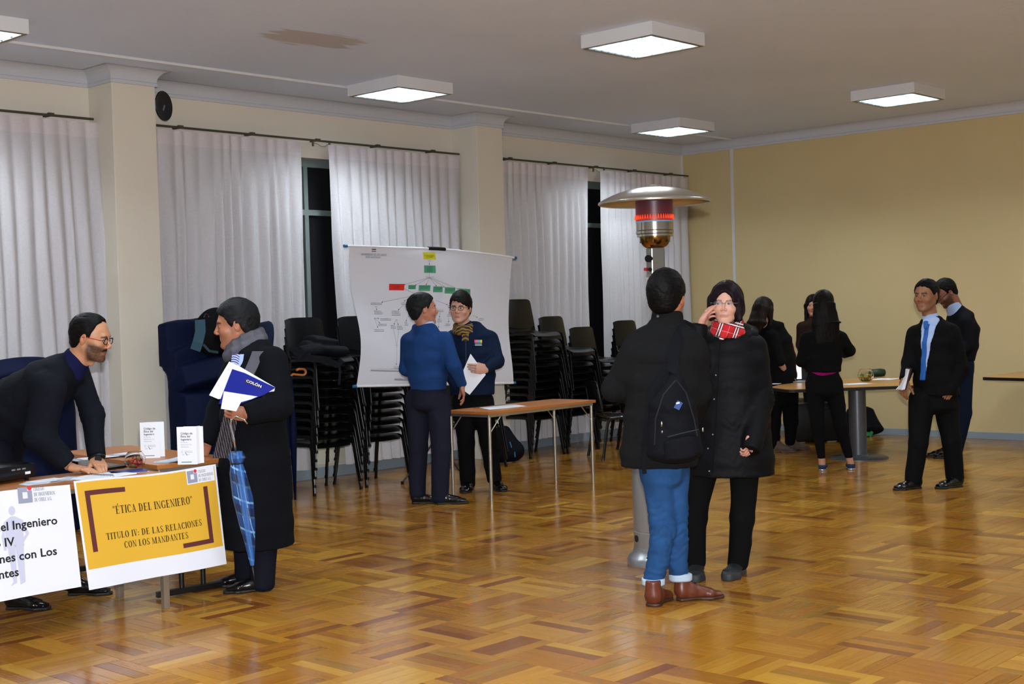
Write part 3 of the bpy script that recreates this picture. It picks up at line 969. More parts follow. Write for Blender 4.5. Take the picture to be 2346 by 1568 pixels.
        for ax in range(3):
            o1, o2 = [(1, 2), (2, 0), (0, 1)][ax]
            a = [slice(None)]*3; b = [slice(None)]*3
            a[ax] = slice(0, -1); b[ax] = slice(1, None)
            ch = np.argwhere(S[tuple(a)] != S[tuple(b)])
            ch = ch[(ch[:, o1] > 0) & (ch[:, o2] > 0)]
            if len(ch) == 0: continue
            e1 = np.zeros(3, int); e1[o1] = 1; e2 = np.zeros(3, int); e2[o2] = 1
            def I(c_): return idx[c_[:, 0], c_[:, 1], c_[:, 2]]
            ok = (ch[:, o1] < np.array(idx.shape)[o1]) & (ch[:, o2] < np.array(idx.shape)[o2])
            ch = ch[ok]
            q = np.stack([I(ch-e1-e2), I(ch-e2), I(ch), I(ch-e1)], 1)
            inside = S[ch[:, 0], ch[:, 1], ch[:, 2]]
            q[~inside] = q[~inside][:, ::-1]
            Q.append(q)
        Q = np.concatenate(Q)
        return V, Q[(Q >= 0).all(1)]
def field_box(pts, pad, h):
    P = np.array(pts)
    return Field(P.min(0)-pad, P.max(0)+pad, h)
def np_mesh(name, V, Q, mats, parent, col=None, loc=None, smooth=True):
    V = np.asarray(V, float)
    if parent is not None: V = V-np.array(parent.location)
    me = bpy.data.meshes.new(name)
    me.vertices.add(len(V)); me.vertices.foreach_set('co', V.astype(np.float32).ravel())
    Q = np.asarray(Q)
    me.loops.add(Q.size); me.loops.foreach_set('vertex_index', Q.astype(np.int32).ravel())
    me.polygons.add(len(Q)); me.polygons.foreach_set('loop_start', np.arange(0, Q.size, 4, dtype=np.int32))
    try: me.polygons.foreach_set('loop_total', np.full(len(Q), 4, np.int32))
    except Exception: pass
    for m_ in (mats if isinstance(mats, (list, tuple)) else [mats]): me.materials.append(m_)
    me.update(calc_edges=True); me.validate()
    if smooth: me.polygons.foreach_set('use_smooth', [True]*len(me.polygons))
    if col is not None:
        a = me.color_attributes.new('col', 'FLOAT_COLOR', 'POINT')
        a.data.foreach_set('color', np.concatenate([col, np.ones((len(col), 1))], 1).astype(np.float32).ravel())
    me.update()
    return link(name, me, parent)
def snoise(P, sc, seed=0, oct_=3):
    """cheap smooth noise from warped sines"""
    r_ = np.random.default_rng(seed)
    out = np.zeros(len(P)); amp = 1.; tot = 0
    Q = P*sc
    for o_ in range(oct_):
        for _ in range(3):
            k = r_.normal(0, 1, 3); k /= np.linalg.norm(k)
            w = r_.normal(0, 1, 3); w /= np.linalg.norm(w)
            out += amp*np.sin(Q @ k*6.28+1.3*np.sin(Q @ w*4.1+r_.uniform(0, 6))+r_.uniform(0, 6)); tot += amp
        Q = Q*1.9; amp *= .5
    return out/tot*1.7
def vnormals(V, Q):
    n = np.cross(V[Q[:, 2]]-V[Q[:, 0]], V[Q[:, 3]]-V[Q[:, 1]])
    N = np.zeros_like(V)
    for i in range(4): np.add.at(N, Q[:, i], n)
    return N/(np.linalg.norm(N, axis=1, keepdims=True)+1e-12)
def folds(V, Q, amp, sc, seed, spots=()):
    """cloth creases: gentle everywhere, sharper round the given joints (point, radius, direction, amp)"""
    N = vnormals(V, Q)
    d = amp*(-np.abs(snoise(V*np.array((1, 1, .55)), sc, seed, 2))*1.2+.5)
    for p, r, ax, am in spots:
        q = V-np.array(p); g = np.exp(-(np.linalg.norm(q, axis=1)/r)**2)
        ax = np.array(ax, float); ax /= np.linalg.norm(ax)
        d += .55*am*g*(np.abs(np.sin((q @ ax)*3.14/.055+2.6*snoise(V, 5, seed+3, 2)))*2-1.2)
    return V+N*d[:, None]

m_skin = mat('skin', attr='col', rough=.48, bump=.04, bscale=160)
m_hair = {}
def hair_mat(c, rough=.5):
    return mat('hair '+c, c, rough, noise=.35, nscale=70, bump=.35, bscale=140, spec=.1)
def cloth_mat(name, c, rough=.85, bs=220, b=.12, noise=.06):
    return mat(name, c, rough, bump=b, bscale=bs, noise=noise, nscale=9, spec=.12)
m_shoe = mat('black polished leather', '#0C0C0D', .22)
m_sole = mat('black rubber sole', '#121212', .6)

def rot3(face, pitch=0., roll=0.):
    """columns right, forward, up from a horizontal facing vector; pitch>0 looks down, roll>0 leans to its right"""
    f = np.array([face[0], face[1], 0.]); f /= np.linalg.norm(f)
    u = np.array([0, 0, 1.]); r = np.cross(f, u)
    f2 = f*math.cos(pitch)-u*math.sin(pitch); u2 = u*math.cos(pitch)+f*math.sin(pitch)
    r2 = r*math.cos(roll)-u2*math.sin(roll); u3 = u2*math.cos(roll)+r*math.sin(roll)
    return np.stack([r2, f2, u3], 1)
def facing(phi):
    a = math.radians(phi)
    return math.cos(a)*HR+math.sin(a)*HF

def head_mesh(c, R, s, neck_to, h=.0034, skin='#B98468', beard=0., lip='#9A5A50', female=False, look=(0, 1, 0), brow='#15100C', neck_r=.054, stubble=(.25, .2, .18)):
    c = np.array(c)
    F = Field((-.115, -.15, -.21), (.115, .15, .15), h)
    w = .94 if female else 1.
    F.ell((0, -.012, .032), (.077, .098, .086), k=.0)
    F.ell((0, .022, -.02), (.064*w, .068, .085), k=.03)
    F.ell((0, .028, -.062), (.050*w, .054, .050), k=.03)
    for sx in (-1, 1):
        F.cap((sx*.052*w, -.004, -.045), (sx*.018, .066, -.098), .020, .014, k=.025)
        F.ell((sx*.040*w, .060, -.028), (.026, .026, .024), k=.02)
    F.ell((0, .074, -.100), (.020, .018, .016), k=.016)
    F.cap((-.030, .080, .024), (.030, .080, .024), .010 if not female else .007, k=.018)
    for sx in (-1, 1): F.ell((sx*.031, .102, .004), (.019, .016, .011), k=.010, op='sub')
    F.cap((0, .088, .014), (0, .108, -.026), .0065, .0095, k=.010)
    for sx in (-1, 1): F.ell((sx*.0115, .100, -.033), (.0085, .010, .0075), k=.005)
    for sx in (-1, 1): F.ell((sx*.006, .106, -.0405), (.0035, .006, .003), k=.002, op='sub')
    for sx in (-1, 1): F.ell((sx*.031, .0785, .003), (.0135, .0125, .0115), k=.003)
    F.cap((-.018, .083, -.0612), (.018, .083, -.0612), .0052, k=.008)
    F.cap((-.013, .083, -.0700), (.013, .083, -.0700), .0056, k=.008)
    F.cap((-.022, .0965, -.0655), (.022, .0965, -.0655), .0016, k=.003, op='sub')
    for sx in (-1, 1):
        Re = rotz(-sx*.35) @ rotx(-.12)
        F.ell((sx*.080, -.006, -.004), (.0085, .019, .031), R=Re, k=.005)
        F.ell((sx*.0885, -.002, .002), (.005, .010, .017), R=Re, k=.004, op='sub')
    nk = (np.array(neck_to)-c) @ R/s
    F.cap((0, -.022, -.055), (nk[0]*.6, nk[1]*.6-.01, max(nk[2], -.19)*.9), neck_r*.97, neck_r*1.02, k=.022)
    if not female: F.cap((0, .030, -.118), (0, .024, -.135), .010, k=.02)
    V, Q = F.mesh()
    N = vnormals(V, Q)
    x, y, z = V.T
    col = np.tile(np.array(lin(skin)), (len(V), 1))
    n1 = snoise(V, 22, 5, 2)[:, None]
    col *= 1+.05*n1
    def blend(m, c2): 
        nonlocal col
        m = np.clip(m, 0, 1)[:, None]; col = col*(1-m)+np.array(lin(c2) if isinstance(c2, str) else c2)*m
    red = np.exp(-((np.abs(x)-.042)**2/.0004+(z+.028)**2/.0005))*(y > .02)*.30+np.exp(-((x)**2/.0003+(z+.03)**2/.0003))*(y > .085)*.3+np.clip((np.abs(x)-.073)/.006, 0, 1)*.35
    blend(red, np.array(lin(skin))*np.array((1.12, .78, .74)))
    jaw = np.clip((-.036-z+.5*np.maximum(0, np.abs(x)-.02))/.02, 0, 1)*np.clip((y-.0)/.02, 0, 1)*np.clip((z+.125)/.015, 0, 1)
    mus = np.exp(-((z+.050)**2/.00006))*(np.abs(x) < .03)*(y > .075)
    mouthfree = 1-np.exp(-((z+.066)**2/.00009+(x)**2/.0007))
    blend((jaw*mouthfree*(np.abs(x)+.012 > 0)+mus)*beard*(.9+.10*snoise(V, 60, 9, 2)), stubble)
    blend(((np.abs(x) < .023-abs(0)) & (z > -.0745) & (z < -.0575) & (y > .080)).astype(float)*np.clip(1-(np.abs(x)/.024)**3, 0, 1)*.6, lip)
    blend(((np.abs(z+.0655) < .0016) & (np.abs(x) < .022) & (y > .075)).astype(float)*.7, np.array(lin(lip))*.3)
    br = np.exp(-((z-(.023-.25*(np.abs(np.abs(x)-.030))))**2/(.000026 if not female else .000007)))*((np.abs(x) > .012) & (np.abs(x) < .048) & (y > .055))
    blend(br*.92, brow)
    for sx in (-1, 1):
        e = np.array((sx*.031, .0785, .003)); q = V-e; r_ = np.linalg.norm(q, axis=1)
        on = (r_ < .0152) & (y > .082)
        lid = np.abs(z-.002) < .0046*np.sqrt(np.clip(1-((x-e[0])/.0135)**2, 0, 1))
        blend((on & lid).astype(float), '#8F8780')
        lk = np.array(look, float); lk /= np.linalg.norm(lk)
        ir = np.linalg.norm(q/r_[:, None]-lk, axis=1)
        blend((on & lid & (ir < .58)).astype(float), '#1C120C')
        lash = on & (~lid) & (np.abs(z-.007) < .0018)
        blend(lash.astype(float)*.75, '#1A1210')
        if female: blend((on & (z > .006) & (z < .014)).astype(float)*.35, '#8A6A96')
    return c+V*s @ R.T, Q, col
HAIR_LINE = {'short': ([-.13, -.06, -.03, -.014, .012, .022, .045, .066, .085, .12], [-.088, -.086, -.03, .004, .004, -.012, .028, .058, .073, .076]),
             'crop': ([-.13, -.06, -.03, -.014, .012, .022, .040, .062, .085, .12], [-.080, -.078, -.03, .006, .006, -.004, .030, .064, .080, .083]),
             'receding': ([-.13, -.06, -.03, -.014, .012, .022, .030, .045, .06, .12], [-.088, -.086, -.03, .006, .008, .0, .040, .078, .104, .13]),
             'fringe': ([-.13, -.06, -.03, -.014, .012, .022, .040, .062, .085, .12], [-.088, -.086, -.03, .004, .004, -.012, .020, .040, .050, .052])}
def hair_mesh(c, R, s, style, thick=.011, h=.0036, seed=1, top=0.):
    c = np.array(c)
    if style in HAIR_LINE:
        F = Field((-.13, -.16, -.12), (.13, .15, .17), h)
        F.ell((0, -.014, .034+top*.4), (.078+thick, .100+thick*1.1, .088+thick+top), k=0)
        F.ell((0, -.048, -.025), (.060+thick*.6, .050+thick*.5, .065), k=.03)
        sl, P = F.sub(F.lo, F.lo+F.n*F.h)
        ys, zs = HAIR_LINE[style]
        line = np.interp(P[..., 1], ys, zs)
        wav = .004*np.sin(P[..., 0]*180)*(P[..., 1] > .05)
        if style == 'fringe': wav = wav+.35*(P[..., 0]+.01)*(P[..., 1] > .05)
        d = (line+wav-P[..., 2])*.62
        F.put(sl, d, .008, 'i')
    elif style == 'bob':
        F = Field((-.15, -.18, -.16), (.15, .16, .17), h)
        F.ell((0, -.016, .030), (.096, .118, .108), k=0)
        F.ell((0, -.030, -.035), (.104, .100, .080), k=.03)
        for sx in (-1, 1): F.cap((sx*.078, .030, .02), (sx*.082, .040, -.085), .026, .016, k=.03)
        F.ell((0, .125, -.046), (.066, .088, .126), k=.012, op='sub')
        F.ell((0, .0, -.14), (.062, .09, .055), k=.015, op='sub')
        F.ell((.012, .02, .150), (.0035, .10, .020), k=.008, op='sub')
    elif style == 'long':
        F = Field((-.19, -.21, -.42), (.19, .15, .17), h*1.2)
        F.ell((0, -.014, .034), (.090, .110, .102), k=0)
        F.sec((0, -.055, .01), (0, -.085, -.16), (.092, .062), (.120, .055), np.array((1., 0, 0)), None, k=.04, capz=.12)
        F.sec((0, -.085, -.16), (0.01, -.095, -.34), (.120, .055), (.105, .022), np.array((1., 0, 0)), None, k=.03, capz=.12)
        F.ell((0, .12, -.06), (.07, .085, .12), k=.012, op='sub')
    elif style == 'wavy':
        F = Field((-.16, -.19, -.30), (.16, .15, .17), h*1.1)
        F.ell((0, -.014, .034), (.092, .110, .104), k=0)
        F.sec((0, -.055, .0), (0, -.085, -.15), (.090, .066), (.105, .055), np.array((1., 0, 0)), None, k=.04)
        F.sec((0, -.085, -.15), (.0, -.075, -.23), (.110, .05), (.07, .03), np.array((1., 0, 0)), None, k=.03)
        for sx in (-1, 1): F.cap((sx*.078, .01, .0), (sx*.085, .03, -.16), .030, .018, k=.03)
        F.ell((0, .12, -.06), (.064, .085, .12), k=.012, op='sub')
    V, Q = F.mesh()
    N = vnormals(V, Q)
    x, y, z = V.T
    ang = np.arctan2(x, z+.12 if style in ('long', 'wavy') else z-.03+1e-6)
    if style in HAIR_LINE:
        st = np.sin(ang*64+5*snoise(V, 11, seed, 2)+y*25)*.0005+snoise(V*np.array((1, .5, 1)), 34, seed+5, 2)*.0012+snoise(V, 16, seed+2, 2)*.0016
    else:
        st = np.sin(x*300+5*snoise(V, 5, seed, 2))*.0006+snoise(V*np.array((1.6, 1.6, .25)), 20, seed+5, 2)*.0014+snoise(V, 9, seed+2, 2)*.002
    V = V+N*st[:, None]
    return c+V*s @ R.T, Q

def hand_mesh(w, fdir, back, curl=.5, spread=.12, thumb=.6, side=1, s=1., h=.0032, skin='#B98468', grip=0.):
    """w wrist point; fdir pointing direction; back = out of the back of the hand; side: +1 thumb on (fdir x back) side"""
    f = np.array(fdir, float); f /= np.linalg.norm(f)
    b = np.array(back, float); b -= f*(b @ f); b /= np.linalg.norm(b)
    x = np.cross(f, b)*side
    R = np.stack([x, f, b], 1)
    F = Field((-.075, -.05, -.10), (.10, .20, .05), h)
    ex = np.array((1., 0, 0))
    F.sec((0, -.012, 0), (0, .01, 0), (.027, .021), (.030, .018), ex, None, k=.01)
    F.sec((0, .012, 0), (.0, .080, .0), (.034, .016), (.040, .0125), ex, None, k=.015)
    F.ell((.026, .035, -.008), (.017, .03, .014), k=.015)
    F.ell((-.026, .035, -.008), (.013, .03, .012), k=.012)
    for i, (xr, L, r0) in enumerate(((.031, .070, .0088), (.0105, .078, .0092), (-.0105, .072, .0086), (-.030, .056, .0076))):
        p = np.array((xr, .084-(.006 if i == 3 else 0)-(.003 if i == 0 else 0), .0))
        a = curl*(.55+.12*i); sp = -spread*(i-1.4)*.6
        for j, (fr, rr) in enumerate(((.46, 1.), (.30, .92), (.24, .82))):
            ang = a*(j+1)*(.95 if j else .8)+grip*(j > 0)
            d = np.array((math.sin(-sp) if j == 0 else math.sin(-sp)*.7, math.cos(ang), -math.sin(ang)))
            q = p+d*L*fr
            F.cap(p, q, r0*rr, r0*rr*.93, k=.0035)
            p = q
    p = np.array((.024, .022, -.006)); ta = thumb
    for j, (L, rr, aa) in enumerate(((.038, .0125, 0), (.032, .0105, .22), (.026, .0092, .38))):
        d = np.array((math.sin(ta-aa*.8), math.cos(ta-aa*.8), -.30-.25*curl*(j > 0))); d /= np.linalg.norm(d)
        q = p+d*L
        F.cap(p, q, rr, rr*.9, k=.008)
        p = q
    V, Q = F.mesh()
    col = np.tile(np.array(lin(skin)), (len(V), 1))*(1+.05*snoise(V, 18, 3, 2))[:, None]
    kn = np.exp(-((V[:, 1]-.085)**2/.0001))*.25+np.clip((V[:, 1]-.13)/.03, 0, 1)*.2
    col = col*(1-kn[:, None])+col*np.array((1.08, .80, .78))*kn[:, None]
    if side*1 < 0: Q = Q[:, ::-1]
    return np.array(w)+V*s @ R.T, Q, col
def join(parts):
    V, Q, C_ = [], [], []
    n = 0
    for v, q, c in parts:
        V.append(v); Q.append(np.asarray(q)+n); C_.append(c); n += len(v)
    return np.concatenate(V), np.concatenate(Q), np.concatenate(C_)

class Person:
    def __init__(s, x, y, w, phi, label, group=None):
        """x,y pixel of the feet; w depth; phi facing (0 image right, 90 away, 180 image left, 270 to camera)"""
        s.w = w; s.phi = phi
        b = at(x, y, w)
        s.o = empty('person', (b[0], b[1], 0), 0, label, 'person')
        s.f = facing(phi); s.lat = np.cross(s.f, (0, 0, 1.))      # lat = the person's right
        s.skinparts = []
        s.core = []
    def J(s, x, y, dw=0.): return at(x, y, s.w+dw)
    def garment(s, name, m, secs, limbs, h=.011, hem=None, k=.03, amp=.005, sc=2.4, seed=1, spots=(), lat=None, cuts=(), extra=None, pad=.24, keep=False, kl=.03):
        lat = s.lat if lat is None else lat
        pts = [q[0] for q in secs]+[p for l in limbs for p in l[0]]
        F = field_box(pts, pad, h)
        if name in ('trousers', 'jeans') and not cuts: cuts = [(l[0][-1]-np.array((0, 0, .042)), (0, 0, -1)) for l in limbs]
        for (a, ra), (b, rb) in zip(secs[:-1], secs[1:]):
            F.sec(a, b, ra, rb, lat, None, k=k)
        if extra: extra(F)
        if hem is not None: F.plane((0, 0, hem), (0, 0, -1), .006)
        for l in limbs:
            P, r = l[0], l[1]; kk = l[2] if len(l) > 2 else kl
            G = Field.__new__(Field); G.lo = F.lo; G.h = F.h; G.n = F.n; G.D = np.full(F.n, .12, np.float32)
            for i in range(len(P)-1): G.cap(P[i], P[i+1], r[i], r[i+1], k=kk)
            for p, n in cuts:
                if np.linalg.norm(np.array(p)-P[-1]) < .125: G.plane(p, n, .004)
            F.put((slice(None),)*3, G.D, kk, 'u')
        V, Q = F.mesh()
        V = folds(V, Q, amp, sc, seed, spots)
        o = np_mesh(name, V, Q, m, s.o)
        s.F = F
        return (o, F) if keep else o
    def layer(s, name, m, F, t_, fn, amp=0, under=.012, parent=None):
        g = F.shell(t_, fn, under=under); V, Q = g.mesh()
        if len(V) == 0: return None
        return np_mesh(name, V, Q, m, parent or s.o) if parent is None else np_mesh_child(name, V, Q, m, parent, s.o)
    def head(s, c, scale, pitch=0., roll=0., phi=None, neck=None, **kw):
        s.hc = np.array(c); s.hs = scale; s.hR = rot3(facing(s.phi if phi is None else phi), pitch, roll)
        s.neck = np.array(neck)
        s.skinparts.append(head_mesh(s.hc, s.hR, scale, s.neck, **kw))
    def H(s, x, y, z): return s.hc+s.hR @ np.array((x, y, z))*s.hs
    def hair(s, style, m, **kw):
        V, Q = hair_mesh(s.hc, s.hR, s.hs, style, **kw)
        return np_mesh('hair', V, Q, m, s.o)
    def hand(self_, w, f, b, **kw): self_.skinparts.append(hand_mesh(w, f, b, **kw))
    def finish(s, limbs, trunk, bare=None, skin='#B98468'):
        """one skin surface: head, hands and the body under the clothes"""
        tr = [q for q in trunk if q[0][2] > .95]
        trunk = tr if len(tr) > 2 else trunk[1:]
        pts = [p for l in limbs for p in l[0]]+[q[0] for q in trunk]
        F = field_box(pts, .16, .022)
        for (a, ra), (b, rb) in zip(trunk[:-1], trunk[1:]):
            F.sec(a, b, (ra[0]*.72, ra[1]*.72), (rb[0]*.72, rb[1]*.72), s.lat, None, k=.03, capz=.3)
        for l in limbs:
            for i in range(len(l[0])-1): F.cap(l[0][i], l[0][i+1], min(l[1][i]*.55, .05), min(l[1][i+1]*.55, .05), k=.02)
        V, Q = F.mesh()
        parts = [(V, Q, np.tile(np.array(lin(skin)), (len(V), 1)))]+s.skinparts
        if bare:
            for P, r in bare:
                G = field_box(P, .07, .007)
                for i in range(len(P)-1): G.cap(P[i], P[i+1], r[i], r[i+1], k=.01)
                v, q = G.mesh(); parts.append((v, q, np.tile(np.array(lin(skin)), (len(v), 1))))
        V, Q, C_ = join(parts)
        return np_mesh('body', V, Q, m_skin, s.o, col=C_)
    def mesh(s, mb, name, m, parent=None, smooth=True, angle=40):
        """parts given in world coordinates"""
        o = mb.build(name, m, parent or s.o, smooth=smooth, angle=angle)
        L = np.array(s.o.location)
        for v in o.data.vertices: v.co = v.co-Vector(L)
        return o
    def shoe(s, heel, toe, m=None, ms=None, s_=1., lift=0., ankle=.11, name='shoe', solet=.018, width=1., boot=0, lacing=False, z0=0.):
        m = m or m_shoe; ms = ms or m_sole
        heel = np.array([heel[0], heel[1], 0.]); toe = np.array([toe[0], toe[1], 0.])
        f = toe-heel; Lr = .285*s_
        f /= np.linalg.norm(f)
        R = np.stack([np.cross(f, (0, 0, 1.)), f, np.array((0, 0, 1.))], 1)
        F = Field((-.075, -.06, -.02), (.075, .34, .22+boot), .0065)
        ex = np.array((1., 0, 0))
        F.sec((0, .04, .045), (0, .10, .05), (.036*width, .042), (.040*width, .045), ex, None, k=0)
        F.sec((0, .09, .05), (0, .20, .032), (.040*width, .045), (.046*width, .026), ex, None, k=.02)
        F.sec((0, .19, .030), (0, .255, .024), (.046*width, .024), (.034*width, .016), ex, None, k=.02)
        F.cap((0, .045, .06), (0, .050, ankle+boot), .040, .040, k=.03)
        F.plane((0, 0, solet-.003), (0, 0, -1), .002)
        F.plane((0, 0, ankle+.012+boot), (0, 0, 1), .003)
        V, Q = F.mesh(); V = folds(V, Q, .0012, 9, 4)
        W = heel+np.array((0, 0, z0))+(V*np.array((s_, s_, 1))) @ R.T
        o = np_mesh(name, W, Q, m, s.o)
        G = Field((-.075, -.06, -.03), (.075, .34, .06), .0065)
        G.sec((0, .04, .01), (0, .12, .01), (.040*width, .06), (.036*width, .06), ex, None, k=0)
        G.sec((0, .12, .01), (0, .20, .01), (.036*width, .06), (.050*width, .06), ex, None, k=.015)
        G.sec((0, .20, .01), (0, .262, .01), (.050*width, .06), (.030*width, .06), ex, None, k=.015)
        G.plane((0, 0, 0), (0, 0, -1), .001); G.plane((0, 0, solet), (0, 0, 1), .002)
        if solet < .03:
            G.ell((0, .115, -.004), (.09, .035, .014), k=.004, op='sub')
        V, Q = G.mesh()
        W = heel+np.array((0, 0, z0))+(V*np.array((s_, s_, 1))) @ R.T
        so = np_mesh('sole', W-np.array(s.o.location)*0, Q, ms, s.o)
        so.parent = o; 
        if lacing:
            mb = MB()
            for q in range(4):
                yy = .105+.022*q; zz = .100-.014*q
                mb.tube([heel+R @ np.array((-.02, yy, zz-.004)), heel+R @ np.array((0, yy+.004, zz+.004)), heel+R @ np.array((.02, yy, zz-.004))], .0028, 6)
            lo = s.mesh(mb, 'laces', lacing, o)
        return o
    def glasses(s, m, mlens=None, half=False, fr=.0016, side_m=None):
        g = MB()
        for sx in (-1, 1):
            c = s.H(sx*.031, .104, .001)
            ring = []
            for i in range(17):
                a = 2*PI*i/16
                ring.append(s.H(sx*.0315+.0235*math.copysign(abs(math.cos(a))**.7, math.cos(a)), .101-.006*abs(math.cos(a)), .0005+.0150*math.copysign(abs(math.sin(a))**.7, math.sin(a))))
            if half: ring = [q for i, q in enumerate(ring) if i <= 8]
            g.tube(ring, fr, 6, cap=False)
            g.tube([s.H(sx*.055, .095, .005), s.H(sx*.074, .078, .006)], .0020, 6)
        g.tube([s.H(-.009, .103, .003), s.H(0, .107, .005), s.H(.009, .103, .003)], .0016, 6)
        o = s.mesh(g, 'glasses', m)
        t2 = MB()
        for sx in (-1, 1): t2.tube([s.H(sx*.074, .080, .006), s.H(sx*.083, .02, .010), s.H(sx*.086, -.01, .006)], .0022, 6)
        s.mesh(t2, 'temple', side_m or m, o)
        if mlens:
            for sx in (-1, 1):
                ln = MB().add([s.H(sx*.0315+.0225*math.copysign(abs(math.cos(a))**.7, math.cos(a)), .101-.006*abs(math.cos(a)), .0005+.0142*math.copysign(abs(math.sin(a))**.7, math.sin(a))) for a in [2*PI*i/16 for i in range(16)]], [list(range(16))])
                s.mesh(ln, 'lens', mlens, o)
        return o
def np_mesh_child(name, V, Q, m, parent, root):
    o = np_mesh(name, V, Q, m, root); o.parent = parent; return o
# ================================================================== the people
m_navysuit = cloth_mat('navy suit cloth', '#0F1119')
m_navyshirt = cloth_mat('dotted navy shirt', '#12143A')
m_coat = cloth_mat('black wool overcoat', '#0C0D12', .95, 300, .2)
m_darktr = cloth_mat('dark navy trousers', '#11121C')
m_sweater = cloth_mat('royal blue jumper', '#1C3A6C', .9, 400, .2)
m_navytr = cloth_mat('navy chinos', '#1B1C2A')
m_jacketnavy = cloth_mat('navy softshell', '#0A1830', .7)
m_charcoal = cloth_mat('charcoal wool jacket', '#141415', .95, 300, .2)
m_jeans = cloth_mat('blue denim', '#234673', .85, 260, .25, noise=.28)
m_denimin = cloth_mat('pale denim turn-up', '#A9BACB')
m_blackcoat = cloth_mat('black quilted coat', '#0A0A0D', .6)
m_blackcloth = cloth_mat('black cloth', '#0A0A0B', .9)
m_lightshirt = cloth_mat('light blue shirt', '#9DB2DA', .8)
m_whiteshirt = cloth_mat('pale blue shirt', '#A9BEE8', .8)
m_bluetie = cloth_mat('blue silk tie', '#2E5FA8', .45)
m_brownshoe = mat('brown leather', '#5C2C1A', .36, noise=.18, nscale=30)
m_brownsole = mat('brown welt', '#3A2218', .5)
m_glassf = mat('black glasses frame', '#08080A', .2)
m_redf = mat('red glasses arm', '#B01820', .3)
m_metalf = mat('thin metal frame', '#8E8A94', .25, metal=.8)
m_lens = mat('spectacle lens', (.8, .85, .9), .03, spec=.8, alpha=.07)
m_chrome = mat('chrome', '#D0D0D4', .12, metal=1)

def std_secs(s, rows):
    """rows of (px, py, dw, rx, ry)"""
    return [(s.J(a, b, c), (rx, ry)) for a, b, c, rx, ry in rows]

# ---- 1 the leaning man behind the banner table
p = Person(105, 1375, 7.62, -8, 'bald bearded man with red glasses in a navy suit leaning over the front table')
secs = std_secs(p, [(-22, 1050, .16, .18, .16), (-5, 985, .14, .195, .175), (48, 925, .06, .205, .17), (112, 876, 0, .205, .14), (150, 848, 0, .165, .10), (166, 830, 0, .088, .078)])
armN = ([p.J(112, 892, -.17), p.J(92, 1002, -.20), p.J(156, 1066, -.14)], [.096, .082, .056])
armF = ([p.J(178, 852, .17), p.J(212, 950, .16), p.J(222, 1052, .04)], [.072, .062, .048])
o = p.garment('jacket', m_navysuit, secs, [armN, armF], h=.009, seed=3, amp=.007, spots=[(armN[0][1], .10, (.2, 0, 1), .005), (armF[0][1], .10, (.3, 0, 1), .005), (p.J(60, 930, -.12), .14, (1, 1, 1), .004)], cuts=[(p.J(146, 1068, -.14), armN[0][2]-armN[0][1]), (p.J(221, 1044, .04), armF[0][2]-armF[0][1])])
JF = p.F
p.head(p.J(208, 774, -.02), 1.10, pitch=.22, phi=-6, roll=0.05, neck=p.J(152, 850, 0), beard=.9, h=.0032, look=(0, .85, -.5), neck_r=.062, skin='#B4805F', stubble='#1E1613')
p.hair('receding', hair_mat('#0E0C0B'), thick=.007, seed=2)
mb = MB()
pts = []
p.glasses(m_glassf, m_lens, side_m=m_redf, fr=.0026)
Vc = field_box([p.J(155, 845), p.J(190, 815)], .14, .007)
Vc.sec(p.J(156, 852, 0), p.J(181, 815, 0), (.102, .092), (.078, .074), p.lat, None, k=.0, capz=.2)
V, Q = Vc.mesh(); np_mesh('shirt_collar', V, Q, m_navyshirt, p.o)
hr = p.J(160, 1070, -.14); hr[2] = max(hr[2], TZ1+.042)
p.hand(hr, HR*1.0+HF*-.10+np.array((0, 0, -.16)), np.array((0, 0, 1.)), side=-1, curl=.32, s=1.08, skin='#B4805F', spread=.10)
hl = p.J(222, 1054, .04); hl[2] = max(hl[2], TZ1+.05)
p.hand(hl, HR*.45-HF*.75+np.array((0, 0, -.30)), np.array((0, 0, 1.))+HR*.2, side=1, curl=.25, s=1.08, skin='#B4805F', spread=.22)
wv = MB()
wc = p.J(222, 1050, .04); wd = armF[0][2]-armF[0][1]; wd /= np.linalg.norm(wd)
wx = np.cross(wd, HF); wx /= np.linalg.norm(wx); wy = np.cross(wx, wd)
ring = [wc+wx*.043*math.cos(a)+wy*.036*math.sin(a)-wd*.004 for a in [2*PI*i/20 for i in range(21)]]
wv.tube(ring, .008, 6, cap=False)
wo = p.mesh(wv, 'watch', mat('black watch strap', '#0A0A0A', .5))
wf = MB(); c_ = wc-HF*.034+HR*.018; wf.tube([c_, c_-HF*.012+HR*.004], .020, 16)
p.mesh(wf, 'watch_face', mat('watch glass', '#17191C', .15, metal=.5), wo)
legs = [([p.J(-12, 1040, -.02), p.J(25, 1190, -.08), p.J(32, 1355, -.06)], [.10, .075, .062]), ([p.J(0, 1040, .25), p.J(90, 1200, .28), p.J(165, 1335, .24)], [.10, .075, .062])]
p.garment('trousers', m_darktr, [(p.J(-15, 1075, .12), (.17, .12)), (p.J(-15, 1030, .12), (.16, .12))], legs, h=.012, seed=5)
p.shoe(p.J(10, 1372, -.10), p.J(80, 1385, -.14), s_=1.02)
p.shoe(p.J(150, 1355, .24), p.J(240, 1350, .22), s_=1.02)
p.finish([armN, armF]+legs, secs, skin='#B4805F')

